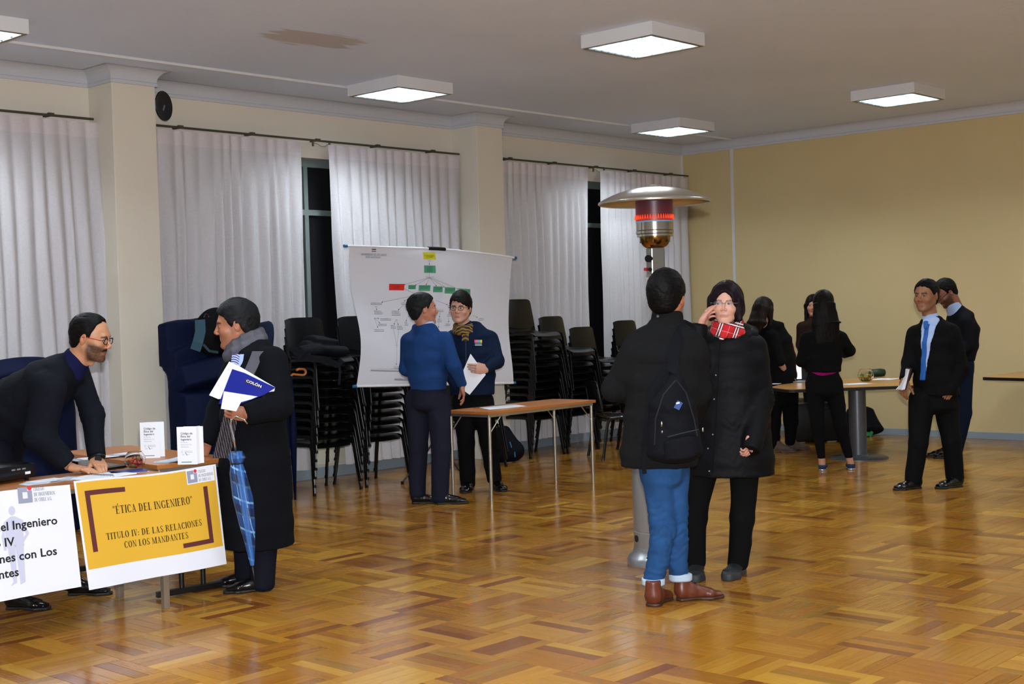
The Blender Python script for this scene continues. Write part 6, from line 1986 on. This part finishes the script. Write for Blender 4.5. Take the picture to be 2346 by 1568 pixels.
# standing brochures
def brochure(x, y, a, label, dx):
    o = empty('folded_brochure', (x, y, TZ2), a, label, 'brochure', 'standing white brochures')
    Hb, Wb = .215, .115
    def fn(u, v):
        return (-Wb/2+Wb*u, 0, Hb*v)
    MB().box((0, 0, Hb/2), (Wb, .0012, Hb)).build('front_panel', m_paper, o)
    MB().box((0, 0, 0), (.06, .0012, Hb)).build('side_panel', m_paper, o)
    sp = o.children[-1]; sp.location = (-Wb/2+.022 if dx < 0 else Wb/2-.012, .028, Hb/2); sp.rotation_euler = (0, 0, math.radians(118) if dx < 0 else math.radians(62))
    q = MB().box((.018 if dx < 0 else 0.022, .05, Hb/2), (Wb, .0012, Hb-.004)).build('back_panel', m_paper, o)
    f_ = lambda a_, b_: np.array((a_, -.0012, b_))
    x0 = -Wb/2+.022
    for k, t_ in enumerate(('Código de', 'Ética del', 'Ingeniero')):
        ink('lettering', shift(bfont(t_, .0165, .0004), x0, Hb*.80-.017*k), f_, m_dgrey, o)
    for k, t_ in enumerate(('IV. De las', 'Relaciones con', 'Mandantes')):
        ink('lettering', shift(bfont(t_, .0105), x0, Hb*.575-.013*k), f_, m_greyink, o)
    ink('lettering', shift(bfont('C  DIGO', .0175), x0, Hb*.31), f_, m_greyink, o)
    ink('lettering', shift(bfont('DE   TICA', .010), x0+.006, Hb*.25), f_, m_greyink, o)
    ink('pen_mark', (np.array([(x0+.022, Hb*.33), (x0+.025, Hb*.33), (x0+.037, Hb*.24), (x0+.034, Hb*.24)]), [[0, 1, 2, 3]]), f_, m_blk, o)
    ink('green_bar', rectvf(x0, Hb*.058, x0+.06, Hb*.075), f_, mat('dark green ink', '#14504A', .5), o)
    return o
q1 = gnd(345, 1050, TZ2); q2 = gnd(430, 1065, TZ2)
brochure(q1[0], q1[1], YAW-PI/2+.05, 'white folded brochure standing at the back of the table, left one', -1)
brochure(q2[0], q2[1], YAW-PI/2-.1, 'white folded brochure standing at the right end of the table', 1)
# loose piles of leaflets
def pile(px, py, z, n, spread, label, a0, w=.21, h=.10, grp='white leaflets lying on the front tables', dirv=None):
    c = gnd(px, py, z)
    r_ = np.random.default_rng(int(px))
    for i in range(n):
        dx, dy = r_.normal(0, .006, 2)
        if dirv: dx += dirv[0]*i; dy += dirv[1]*i
        o = sheet_thing('leaflet', label if n == 1 else '%s, %s' % (label, ['bottom', 'second', 'third', 'fourth', 'fifth', 'sixth', 'seventh'][i] if i < n-1 else 'topmost'), 'leaflet',
                        flat_rect(c[0]+dx, c[1]+dy, z+.0025+.0026*i, w, h, a0+r_.normal(0, spread)), m_leaf if i % 3 else m_paper, th=.0016, group=grp)
m_leaf = mat('pale blue printed leaflet', '#C4CEDC', .5, noise=.12, nscale=60)
pile(200, 1052, TZ2, 4, .12, 'leaflet in the left corner fan, rear table', .1, dirv=(.012, -.022))
pile(262, 1045, TZ2, 7, .08, 'leaflet in the pile behind the glass bowl', .3, dirv=(.012, -.012))
pile(388, 1057, TZ2, 6, .07, 'leaflet in the pile between the brochures', .4, dirv=(.012, -.010))
pile(85, 1108, TZ1, 4, .15, 'leaflet beside the projector', .2, dirv=(.02, .004), w=.18)
pile(135, 1102, TZ1, 3, .15, 'leaflet between projector and notebook', .1, dirv=(.02, .004), w=.16)
# spiral notebook
nbp = gnd(232, 1093, TZ1)
nbk = empty('spiral_notebook', (nbp[0], nbp[1], TZ1), .18, 'open white spiral notebook under the leaning man\'s hands', 'notebook')
for s_ in (-1, 1):
    MB().box((s_*.085, 0, .004), (.155, .20, .006), bev=.001).build('page', m_paper, nbk)
MB().box((-.085, 0, .0006), (.16, .205, .0012)).box((.085, 0, .0006), (.16, .205, .0012)).build('cover', mat('dark violet cover', '#241C3C', .4), nbk)
sp = MB()
for i in range(16):
    y_ = -.09+.012*i
    sp.tube([(.011*math.cos(t_), y_+.001*t_, .006+.009*math.sin(t_)) for t_ in np.linspace(-.3, PI+.3, 7)], .0011, 5)
sp.build('spiral', m_blackmetal, nbk)
# blue folder and black case
fp = gnd(292, 1082, TZ1)
fo = empty('blue_folder', (fp[0], fp[1], TZ1), -.35, 'blue folder lying under the glass bowl', 'folder')
MB().box((0, 0, .004), (.20, .13, .006), bev=.001).build('cover', mat('blue card', '#16307A', .35), fo)
MB().box((0.004, .003, .0008), (.205, .135, .0016)).build('backing', mat('cream card', '#C8BE9A', .5), fo)
cp = gnd(262, 1076, TZ1)
co = MB().box((0, 0, .008), (.16, .07, .014), bev=.004).build('phone_case', m_black, None); co.location = (cp[0]+.02, cp[1]+.03, TZ1); co.rotation_euler = (0, 0, .2); tag(co, 'flat black case lying between the left hand and the bowl', 'case')
# glass bowl with wrapped sweets
m_clear = mat('clear glass', (1, 1, 1), .02, trans=1., ior=1.25, spec=.5)
def bowl(name, x, y, z, r, label, cols, n, seed, lid=False):
    o = empty(name, (x, y, z), 0, label, 'glass bowl')
    out = [(.30, 0), (.55, .03), (.86, .30), (1, .70), (.93, 1.1), (.72, 1.42), (.64, 1.50), (.70, 1.56)]
    inn = [(.67, 1.555), (.61, 1.48), (.69, 1.40), (.90, 1.09), (.965, .70), (.83, .32), (.50, .07), (.0, .06)]
    MB().lathe([(a*r, b*r) for a, b in out+inn], n=36, capt=False).build('glass', m_clear, o, smooth=True, angle=60)
    r_ = np.random.default_rng(seed)
    ms = [mat('sweet '+c, c, .3, noise=.3, nscale=40) for c in cols]
    k = 0; meshes = {}
    for i in range(n):
        lv = r_.uniform(.10, .86); mx = np.interp(lv, [0, .3, .7, 1], [.35, .66, .80, .74])
        a = r_.uniform(0, 2*PI); rr = mx*math.sqrt(r_.uniform(0.05, 1))
        mi = int(r_.integers(0, len(ms)))
        if mi not in meshes:
            mb = MB(); s_ = r*.17
            mb.lathe([(s_*.35, -s_*1.5), (s_*.15, -s_*.85), (s_*.5, -s_*.6), (s_*.62, 0), (s_*.5, s_*.6), (s_*.15, s_*.85), (s_*.35, s_*1.5)], n=8)
            ob = mb.build('sweet', ms[mi], o, smooth=True, angle=50); meshes[mi] = ob.data
        else:
            ob = link('sweet', meshes[mi], o)
        ob.location = (rr*r*math.cos(a), rr*r*math.sin(a), lv*r); ob.rotation_euler = tuple(r_.uniform(0, 6, 3))
    return o
bp_ = gnd(310, 1076, TZ1); bz = TZ1
bowl('sweets_bowl', bp_[0], bp_[1], TZ1+.008, .061, 'round glass bowl of red and orange sweets on the front table', ('#C8502C', '#A01824', '#D87838', '#6A0F18', '#B83A28', '#5EA82C', '#C8603A', '#8A1420'), 60, 3)
bq = gnd(1984, 874, .75)
bowl('sweets_jar', bq[0], bq[1], .75, .085, 'glass jar of green wrapped sweets on the far table', ('#7A8A2C', '#A8A03C', '#5A6A20', '#C0B050', '#8A6A2C'), 50, 5)
# projector at the left edge
pj = gnd(28, 1105, TZ1)
pr = empty('projector', (pj[0]-.04, pj[1]+.06, TZ1), .25, 'black projector at the left end of the front table', 'projector')
MB().box((0, 0, .055), (.30, .24, .085), bev=.03).build('housing', mat('black projector shell', '#0B0B0D', .3), pr, smooth=True, angle=30)
for xx in (-.11, .11):
    for yy in (-.08, .08): MB().tube([(xx, yy, 0), (xx, yy, .02)], .012, 8).build('foot', m_black, pr)
MB().box((.085, -.121, .045), (.035, .002, .014)).build('badge', m_paper, pr)
for k in range(3): MB().box((.02+.035*k-.03, -.121, .07), (.022, .002, .008)).build('port', m_steel, pr)
MB().tube([(.151, -.05, .05), (.165, -.05, .05)], .028, 16).build('lens', m_black, pr, smooth=True, angle=40)
# sheet on the middle table
s1 = [gnd(1098, 934, .772), gnd(1122, 939, .772), gnd(1207, 931, .772), gnd(1180, 927, .772)]
sheet_thing('paper_sheet', 'white sheet lying on the narrow middle table', 'paper', s1, m_paper)
# things on the far table
for px, py, w_, h_, a_s, lb in ((1962, 880, .30, .21, -.5, 'white sheets at the near edge of the far table, right of the long-haired woman'), (2028, 869, .34, .24, .2, 'white sheets beyond the sweets jar on the far table'),
                               (1776, 880, .16, .10, .3, 'small white paper at the left end of the far table')):
    c = gnd(px, py, .751)
    sheet_thing('paper_sheet', lb, 'paper', flat_rect(c[0], c[1], .752, w_, h_, a_s), m_paper)
lp = gnd(1838, 876, .75)
lt = empty('laptop', (lp[0], lp[1], .75), YAW-PI/2+.15, 'small open laptop with a bright white screen on the far table', 'laptop')
MB().box((0, .02, .008), (.26, .18, .014), bev=.004).build('keyboard_base', mat('grey laptop shell', '#8A8C90', .35, metal=.4), lt)
MB().box((-.02, .11, .11), (.27, .010, .21), bev=.004).build('screen_lid', mat('dark laptop lid', '#15161A', .4), lt)
MB().box((.0, .103, .115), (.065, .003, .17)).build('screen', mat('lit screen', '#FFFFFF', .4, emit='#E8F2FF', estr=.75), lt)
gb = gnd(2018, 866, .75)
go = MB()
go.tube([(-.09, 0, .045), (-.07, 0, .047), (.05, 0, .05), (.09, 0, .048), (.10, 0, .045)], [.02, .044, .048, .040, .012], 14)
o = go.build('spectacle_case', mat('dark green case', '#16301C', .45), None, smooth=True, angle=50); o.location = (gb[0]+.1, gb[1]+.1, .75); o.rotation_euler = (0, 0, -.6); tag(o, 'dark green rounded case lying behind the sweets jar', 'case')

# ================================================================== things people hold
m_bluecard = mat('glossy royal blue booklet', '#14208A', .2)
D2 = COATMAN
def held(name, pxs, dw, label, cat, m_, th, pz=None, per=None):
    P = [per.J(a, b, dw+(c if len(q) > 2 else 0)) for q in pxs for a, b, c in [(*q, 0)[:3]]]
    c0 = sum(P)/len(P)
    n = np.cross(P[1]-P[0], P[-1]-P[0]); n /= np.linalg.norm(n)
    if n @ HF < 0: n = -n
    V = [q-c0 for q in P]+[q-c0+n*th for q in P]; k = len(P)
    F = [list(range(k)), list(range(2*k-1, k-1, -1))]+[(i, (i+1) % k, k+(i+1) % k, k+i) for i in range(k)]
    o = MB().add(V, F).build(name, m_); o.location = c0
    return tag(o, label, cat)
held('magazine', [(525, 829), (545, 838), (630, 888), (628, 897), (500, 915), (479, 906)], -.405, 'white magazine sheets held behind the blue booklet', 'magazine', m_paper, .006, per=D2)
bk = held('booklet', [(532, 846), (560, 855), (631, 889), (605, 905), (555, 925), (501, 926)], -.425, 'royal blue booklet with a black name plate held by the man in the overcoat', 'booklet', m_bluecard, .008, per=D2)
held('leaflet', [(513, 897), (590, 909), (576, 915), (552, 922), (541, 943), (506, 937)], -.445, 'white folded leaflet in front of the blue booklet, under his thumb', 'leaflet', m_paper, .003, per=D2)
pl = MB().add([D2.J(a, b, -.4275)-np.array(bk.location) for a, b in ((563, 868), (601, 885), (597, 890), (560, 876))], [(0, 1, 2, 3)]).build('name_plate', m_blk, bk)
V, F = bfont('COLÓN', 1., .02)
V[:, 0] = (V[:, 0]-V[:, 0].min())/(V[:, 0].max()-V[:, 0].min()); V[:, 1] /= .85
o_, ux, uy = D2.J(563.5, 875, -.4295), D2.J(598, 889, -.4295)-D2.J(563.5, 875, -.4295), D2.J(565.5, 868.2, -.4295)-D2.J(563.5, 875, -.4295)
MB().add([o_+ux*a+uy*b-np.array(bk.location) for a, b in V], F).build('lettering', m_paper, bk, recalc=False)
# folded umbrella
um = empty('folded_umbrella', tuple(D2.J(580, 1330, -.45)*np.array((1, 1, 0))), 0, 'folded blue tartan umbrella hanging from the man\'s hand, tip down', 'umbrella')
ul = np.array(um.location)
def uw(x, y): return D2.J(x, y, -.43)-ul
m_tb = bpy.data.materials.new('blue tartan umbrella'); m_tb.use_nodes = True
nt = m_tb.node_tree; b_ = nt.nodes['Principled BSDF']; b_.inputs['Roughness'].default_value = .55
tc = nt.nodes.new('ShaderNodeTexCoord'); prev = None
for ax_, fq, c_, w_ in (((.3, -.3, .95), 13, '#7FB4DC', .14), ((.9, -.9, .2), 22, '#7FB4DC', .12), ((.3, -.3, .95), 6.5, '#0A1838', .35), ((.9, -.9, .1), 11, '#1E5A9E', .4)):
    dt = nt.nodes.new('ShaderNodeVectorMath'); dt.operation = 'DOT_PRODUCT'; dt.inputs[1].default_value = ax_
    nt.links.new(tc.outputs['Object'], dt.inputs[0])
    ml = nt.nodes.new('ShaderNodeMath'); ml.operation = 'MULTIPLY'; ml.inputs[1].default_value = fq; nt.links.new(dt.outputs['Value'], ml.inputs[0])
    fr = nt.nodes.new('ShaderNodeMath'); fr.operation = 'FRACT'; nt.links.new(ml.outputs[0], fr.inputs[0])
    lt_ = nt.nodes.new('ShaderNodeMath'); lt_.operation = 'LESS_THAN'; lt_.inputs[1].default_value = w_; nt.links.new(fr.outputs[0], lt_.inputs[0])
    h_ = nt.nodes.new('ShaderNodeMath'); h_.operation = 'MULTIPLY'; h_.inputs[1].default_value = .75; nt.links.new(lt_.outputs[0], h_.inputs[0])
    mx = nt.nodes.new('ShaderNodeMix'); mx.data_type = 'RGBA'; nt.links.new(h_.outputs[0], mx.inputs['Factor'])
    if prev: nt.links.new(prev.outputs['Result'], mx.inputs['A'])
    else: mx.inputs['A'].default_value = (*lin('#143C78'), 1)
    mx.inputs['B'].default_value = (*lin(c_), 1); prev = mx
nt.links.new(prev.outputs['Result'], b_.inputs['Base Color'])
ax = [uw(541, 1035), uw(543, 1050), uw(542, 1062), uw(545, 1085), uw(556, 1140), uw(566, 1200), uw(573, 1250), uw(578, 1296)]
rad = [.030, .042, .028, .040, .050, .040, .025, .010]
V = []; F = []; N_ = 40
for i in range(57):
    t_ = i/56*(len(ax)-1); k = min(int(t_), len(ax)-2); f = t_-k
    c = ax[k]*(1-f)+ax[k+1]*f; r_ = rad[k]*(1-f)+rad[k+1]*f
    for j in range(N_):
        a = 2*PI*j/N_
        rr = r_*(1+.16*abs(math.sin(a*4+i*.05)))
        V.append(c+np.array((rr*math.cos(a), rr*math.sin(a), 0)))
for i in range(56):
    for j in range(N_): F.append((i*N_+j, i*N_+(j+1) % N_, (i+1)*N_+(j+1) % N_, (i+1)*N_+j))
F.append(list(range(N_)))
MB().add(V, F).build('canopy', m_tb, um, smooth=True, angle=60)
MB().tube([uw(578, 1292), uw(584, 1340)], [.006, .0035], 8).build('tip', m_blackmetal, um, smooth=True)
MB().tube([uw(577, 1290), uw(578, 1297)], .009, 10).build('ferrule', mat('brass ferrule', '#9A6A38', .3, metal=.9), um, smooth=True)
hk = [uw(541, 1040), uw(536, 1005), uw(528, 975), uw(530, 962), uw(540, 955), uw(560, 962), uw(567, 972)]
MB().tube(hk, .0055, 10).build('handle', m_chrome, um, smooth=True)
MB().tube([uw(541, 1062)+np.array((.031*math.cos(a), .031*math.sin(a), .0)) for a in np.linspace(0, 2*PI, 17)], .006, 6).build('closing_strap', m_blackmetal, um)
# paper of the young man
held('paper_sheet', [(1078, 811), (1113, 859), (1076, 905), (1046, 884)], -.265, 'white sheet held by the young man with glasses', 'paper', m_paper, .001, per=YOUNG)
# notebook and pen of the suited man
nbk2 = empty('held_notebook', tuple(SUIT.J(2075, 872, -.08)), 0, 'white-paged notebook with a dark red cover carried by the suited man', 'notebook')
nl = np.array(nbk2.location)
def quadthing(nm, pxs, dw, th, m_, par, per):
    P = [per.J(a, b, dw) for a, b in pxs]; n = HF
    V = [q-nl for q in P]+[q-nl+n*th for q in P]; k = len(P)
    F = [list(range(k)), list(range(2*k-1, k-1, -1))]+[(i, (i+1) % k, k+(i+1) % k, k+i) for i in range(k)]
    return MB().add(V, F).build(nm, m_, par)
quadthing('pages', [(2082, 847), (2087, 845), (2073, 893), (2065, 894)], -.12, .12, m_paper, nbk2, SUIT)
quadthing('cover', [(2085, 843), (2089, 845), (2077, 894), (2073, 895)], -.123, .126, mat('dark red cover', '#2E0E14', .4), nbk2, SUIT)
pe = MB().tube([SUIT.J(2053, 893, -.13), SUIT.J(2060, 886, -.12)], .004, 8).build('pen', m_paper, None, smooth=True); tag(pe, 'white pen in the suited man\'s hand', 'pen')

# ---- rucksack on the back of the man in jeans
m_bag = cloth_mat('black rucksack cloth', '#0C0D12', .8, 350, .2)
m_navybag = mat('blue label', '#1A3A7A', .6)
bw = lambda x, y, dw=-.26: p5.J(x, y, dw)
p5 = PJ5
rk = empty('rucksack', tuple(p5.J(1540, 960, -.25)), 0, 'black rucksack hanging from one shoulder of the man in jeans', 'rucksack')
def rk_field(h=.009):
    F = field_box([bw(1480, 860), bw(1600, 1065)], .16, h)
    return F
F = rk_field()
fr_ = p5.f
F.sec(bw(1550, 870), bw(1540, 930), (.045, .05), (.115, .085), HR, None, k=0)
F.sec(bw(1540, 930), bw(1545, 1035), (.118, .090), (.148, .10), HR, None, k=.03)
V, Q = F.mesh(); V = folds(V, Q, .006, 2.4, 7, [(bw(1530, 960), .15, (.3, 0, 1), .006)]); np_mesh('pack_body', V, Q, m_bag, rk)
F = rk_field()
F.sec(bw(1556, 1010, -.355), bw(1562, 1045, -.350), (.085, .032), (.092, .035), HR, None, k=0)
V, Q = F.mesh(); V = folds(V, Q, .003, 4, 9); np_mesh('front_pocket', V, Q, m_bag, rk)
RL = np.array(rk.location)
def strap(nm, pts, w, th, m_=m_bag):
    """flat webbing along world points"""
    pts = [np.array(q) for q in pts]
    V = []; F = []
    for i, q in enumerate(pts):
        t_ = pts[min(i+1, len(pts)-1)]-pts[max(i-1, 0)]; t_ /= np.linalg.norm(t_)
        s_ = np.cross(t_, HF); s_ /= np.linalg.norm(s_); n = np.cross(s_, t_)
        V += [q-s_*w/2-RL, q+s_*w/2-RL, q+s_*w/2+n*th-RL, q-s_*w/2+n*th-RL]
    for i in range(len(pts)-1):
        a = 4*i
        for j in range(4): F.append((a+j, a+(j+1) % 4, a+4+(j+1) % 4, a+4+j))
    F += [(0, 1, 2, 3), (4*len(pts)-4, 4*len(pts)-3, 4*len(pts)-2, 4*len(pts)-1)]
    return MB().add(V, F).build(nm, m_, rk)
strap('shoulder_strap', [bw(1583, 753, .06), bw(1572, 745, -.04), bw(1560, 760, -.11), bw(1549, 790, -.165), bw(1541, 822, -.19), bw(1543, 850, -.22), bw(1550, 868, -.26)], .058, .010)
strap('shoulder_strap', [bw(1538, 840, -.23), bw(1510, 862, -.24), bw(1492, 900, -.24), bw(1484, 960, -.24), bw(1478, 1020, -.22)], .035, .008)
strap('carry_loop', [bw(1532, 842, -.25), bw(1550, 855, -.28), bw(1566, 884, -.28), bw(1578, 930, -.30)], .028, .006)
strap('hanging_strap', [bw(1474, 1010, -.2), bw(1472, 1050, -.2), bw(1477, 1085, -.2)], .022, .004)
for pts_ in ([(1548, 872), (1520, 905), (1502, 960), (1500, 1020)], [(1550, 872), (1572, 900), (1590, 960), (1598, 1000)], [(1530, 1002), (1560, 994), (1600, 985)]):
    MB().tube([bw(a, b, -.365)-RL for a, b in pts_], .0035, 6).build('zip', mat('zip tape', '#0E1013', .6), rk)
for a, b, ln in ((1516, 972, 12), (1517, 990, 6), (1610, 985, 10)):
    MB().tube([bw(a, b-ln/2, -.372)-RL, bw(a, b+ln/2, -.376)-RL], .0045, 8).build('zip_pull', m_chrome, rk, smooth=True)
MB().box((0, 0, 0), (.030, .006, .042), R=rotz(YAW-PI/2) @ roty(.5)).build('label', m_navybag, rk).location = bw(1554, 929, -.362)-RL
MB().box((0, 0, 0), (.018, .003, .008), R=rotz(YAW-PI/2) @ roty(-.2)).build('label_print', m_paper, rk).location = bw(1553, 924, -.368)-RL

# ================================================================== covered things, bags by the wall
m_bluecover = cloth_mat('navy blue dust cover', '#070F2C', .7, 90, .15)
def cover(name, label, secs_, h=.013, seed=1, amp=.012, lat=None):
    c0 = np.array(secs_[0][0]); c0[2] = 0
    o = empty(name, tuple(c0), 0, label, 'dust cover')
    F = field_box([q[0] for q in secs_], .38, h)
    for (a, ra), (b, rb) in zip(secs_[:-1], secs_[1:]): F.sec(a, b, ra, rb, np.array((1., 0, 0)) if lat is None else lat, None, k=.03, capz=.25)
    F.plane((0, 0, .012), (0, 0, -1), .002)
    V, Q = F.mesh(); V = folds(V, Q, amp, 1.6, seed)
    V[:, 2] = np.maximum(V[:, 2], .004)
    np_mesh('cover', V, Q, m_bluecover, o)
    return o
cv1 = cover('dust_cover', 'navy blue cloth cover over a stack of chairs beside the near pillar', [((6.83, 9.58, .03), (.715, .27)), ((6.83, 9.58, .98), (.70, .26)), ((6.62, 9.58, 1.10), (.50, .24)), ((6.60, 9.62, 1.24), (.46, .20)), ((6.60, 9.76, 1.27), (.45, .14)), ((6.58, 9.78, 1.60), (.42, .12))], seed=2)
cv2 = cover('dust_cover', 'navy blue cloth cover behind the leaning man at the left edge', [((4.93, 9.70, .03), (.42, .30)), ((4.93, 9.72, 1.15), (.40, .28)), ((4.93, 9.78, 1.27), (.36, .2))], seed=5)
# rucksack hung on the covered stack, teal strap
bg = empty('teal_strap_bag', (6.86, 9.50, 1.30), 0, 'black bag with a teal strap hung on the navy cover behind the coated man', 'bag')
BL = np.array(bg.location)
F = field_box([onY(490, 740, 9.45)], .42, .012)
F.ell(onY(492, 765, 9.52), (.20, .11, .19), k=0)
F.ell(onY(500, 748, 9.52), (.17, .10, .16), k=.05)
V, Q = F.mesh(); V = folds(V, Q, .01, 1.8, 3); np_mesh('pack_body', V, Q, m_bag, bg)
m_teal = mat('teal webbing', '#1E4252', .7)
def ribbon(par, nm, pts, w, th, m_, L0):
    pts = [np.array(q, float) for q in pts]; V = []; F = []
    for i, q in enumerate(pts):
        t_ = pts[min(i+1, len(pts)-1)]-pts[max(i-1, 0)]; t_ /= np.linalg.norm(t_)
        s_ = np.cross(t_, HF); s_ /= np.linalg.norm(s_)+1e-9; n = np.cross(s_, t_)
        V += [q-s_*w/2-L0, q+s_*w/2-L0, q+s_*w/2+n*th-L0, q-s_*w/2+n*th-L0]
    for i in range(len(pts)-1):
        a = 4*i
        for j in range(4): F.append((a+j, a+(j+1) % 4, a+4+(j+1) % 4, a+4+j))
    F += [(0, 1, 2, 3), (4*len(pts)-4, 4*len(pts)-3, 4*len(pts)-2, 4*len(pts)-1)]
    return MB().add(V, F).build(nm, m_, par)
ribbon(bg, 'strap', [onY(458, 733, 9.38), onY(459, 760, 9.36), onY(453, 785, 9.36), onY(447, 803, 9.38)], .085, .012, m_teal, BL)
ribbon(bg, 'strap', [onY(466, 790, 9.36), onY(480, 805, 9.35), onY(500, 808, 9.36)], .02, .008, m_teal, BL)
MB().tube([onY(473+5*math.cos(a), 727-7*math.sin(a), 9.42)-BL for a in np.linspace(0, PI, 8)], .006, 6).build('loop', m_blackmetal, bg)
# grey rucksack on top of the first stack
gz = .0775*10+.47
gr = empty('grey_rucksack', (7.80, 9.52, gz), 0, 'dark grey rucksack lying on the chair stack, straps hanging', 'rucksack')
GL = np.array(gr.location)
m_gbag = cloth_mat('charcoal rucksack cloth', '#15171D', .75, 300, .2)
F = field_box([onY(735, 790, 9.45)], .45, .011)
F.sec(onY(700, 797, 9.52), onY(778, 806, 9.45), (.15, .060), (.17, .052), np.array((0, 1., 0)), None, k=0, capz=.8)
F.sec(onY(712, 780, 9.50), onY(760, 784, 9.47), (.12, .045), (.12, .040), np.array((0, 1., 0)), None, k=.02)
F.sec(onY(690, 806, 9.42), onY(735, 800, 9.36), (.07, .05), (.07, .045), np.array((0, 1., 0)), None, k=.02)
V, Q = F.mesh(); V = folds(V, Q, .010, 2.2, 13); np_mesh('pack_body', V, Q, m_gbag, gr)
ribbon(gr, 'strap', [onY(672, 800, 9.36), onY(690, 820, 9.34), onY(715, 822, 9.32), onY(745, 825, 9.30), onY(772, 836, 9.30), onY(784, 825, 9.32)], .062, .014, m_gbag, GL)
ribbon(gr, 'strap', [onY(688, 800, 9.36), onY(696, 815, 9.33), onY(712, 812, 9.32)], .03, .01, m_gbag, GL)
ribbon(gr, 'strap', [onY(776, 832, 9.29), onY(779, 850, 9.29), onY(777, 882, 9.29)], .022, .006, m_gbag, GL)
# wooden umbrella crook
uc = empty('wooden_umbrella', (7.62, 9.38, .05), 0, 'umbrella with a curved wooden handle leaning between cover and chair stack', 'umbrella')
UL = np.array(uc.location)
hkp = [onY(667, 862, 9.40), onY(671, 858, 9.40)]+[onY(693+7.5*math.sin(a_), 853+7*math.cos(a_), 9.40) for a_ in np.linspace(0, PI, 9)]+[onY(684, 846, 9.40), onY(679, 849, 9.40)]
MB().tube([q-UL for q in hkp], .011, 10).build('handle', mat('varnished crook', '#A8662A', .25), uc, smooth=True)
MB().tube([hkp[0]-UL, np.array((hkp[0][0], 9.40, .6))-UL, np.array((hkp[0][0], 9.40, .005))-UL], [.01, .035, .008], 12).build('canopy', m_bluecover, uc, smooth=True)
# black bag on the floor behind the middle table
bb_ = gnd(1178, 1062)
b2 = empty('floor_bag', (bb_[0], bb_[1], 0), 0, 'black rucksack on the floor by the far pillar with blue zip pulls', 'rucksack')
F = field_box([np.array((bb_[0], bb_[1], .2))], .34, .012)
F.sec((bb_[0], bb_[1]+.12, .10), (bb_[0]-.05, bb_[1]+.16, .33), (.19, .15), (.12, .10), HR, None, k=0)
F.ell((bb_[0]+.06, bb_[1]+.06, .12), (.13, .10, .11), k=.03)
F.plane((0, 0, .006), (0, 0, -1), .002)
V, Q = F.mesh(); V = folds(V, Q, .007, 2.4, 23); V[:, 2] = np.maximum(V[:, 2], .002); np_mesh('pack_body', V, Q, m_bag, b2)
for a, b, c, d in ((1168, 1013, 1172, 1026), (1179, 1036, 1180, 1048)):
    q0, q1_ = at(a, b, depth(bb_)-.06), at(c, d, depth(bb_)-.07)
    MB().tube([q0-np.array(b2.location), q1_-np.array(b2.location)], .006, 6).build('zip_pull', mat('blue cord', '#2A6AA0', .5), b2)
# bag under the far table
bc = gnd(1995, 1000)
b3 = empty('floor_bag', (bc[0], bc[1], 0), 0, 'black bag with green and white print on the floor against the yellow wall', 'bag')
F = field_box([np.array((bc[0], bc[1], .2))], .42, .013)
F.sec((bc[0]-.05, bc[1]+.10, .09), (bc[0]-.02, bc[1]+.12, .30), (.27, .15), (.16, .10), HR, None, k=0)
F.plane((0, 0, .006), (0, 0, -1), .002)
V, Q = F.mesh(); V = folds(V, Q, .008, 2.2, 29); V[:, 2] = np.maximum(V[:, 2], .002); np_mesh('bag_body', V, Q, m_bag, b3)
dB = depth(b3.location)-.05
for pts_, m_ in (([(1981, 975), (1992, 980), (1990, 1000), (1980, 998)], mat('green print patch', '#1E7A3C', .5)), ([(1975, 1000), (1982, 985), (1986, 1008), (1974, 1012)], m_paper), ([(1996, 985), (2001, 992), (1994, 1003), (1990, 996)], MATS['green print patch'])):
    P = [at(a, b, dB-.05)-np.array(b3.location) for a, b in pts_]
    MB().add(P+[q+HF*.01 for q in P], [(0, 1, 2, 3), (7, 6, 5, 4), (0, 1, 5, 4), (1, 2, 6, 5), (2, 3, 7, 6), (3, 0, 4, 7)]).build('print_patch', m_, b3)
# dark suitcases under the far table
sx = gnd(1850, 1012)
sc_ = empty('suitcase', (13.65, 7.9, 0), -.75, 'black case on the floor beneath the far table', 'suitcase')
MB().box((0, 0, .24), (.62, .26, .44), bev=.03).build('shell', m_black, sc_, smooth=True, angle=30)
MB().tube([(-.08, -.135, .40), (-.08, -.16, .40), (.08, -.16, .40), (.08, -.135, .40)], .008, 8).build('handle', m_blackmetal, sc_, smooth=True)
for xx in (-.25, .25): MB().tube([(xx, -.06, .02), (xx, .06, .02)], .02, 10).build('wheel', m_blackmetal, sc_)
# chairs beyond the far table
c = copy_tree(chair0); c.location = (14.05, 8.60, 0); c.rotation_euler = (0, 0, -.55); tag(c, 'black stacking chair half hidden behind the far table', 'chair', 'chairs at the far table')
c = copy_tree(chair0); c.location = (13.95, 8.95, 0); c.rotation_euler = (0, 0, -.9); tag(c, 'black stacking chair behind the woman in the cardigan', 'chair', 'chairs at the far table')
# round wall speaker beside the pillar
spc = onY(360, 242, 10.20)
spk = empty('wall_speaker', (PILX[2][1]+.085, 10.27, spc[2]+.0), 0, 'round black speaker on the far side of the near pillar', 'speaker')
MB().lathe([(.03, 0), (.06, .05), (.095, .075), (.125, .085), (.132, .092), (.128, .10), (.11, .094), (.05, .085), (.0, .083)], n=32, R=roty(PI/2), capt=False).build('housing', mat('black speaker shell', '#060608', .35), spk, smooth=True, angle=50)
spk.rotation_euler = (0, 0, -1.15)
MB().tube([(-.08, 0, 0), (.04, 0, 0)], .02, 10).build('bracket', m_blackmetal, spk)
MB().box((.108, -.02, -.02), (.003, .02, .055), R=rotx(-.5)).build('label', mat('silver label', '#8E9094', .3, metal=.6), spk)
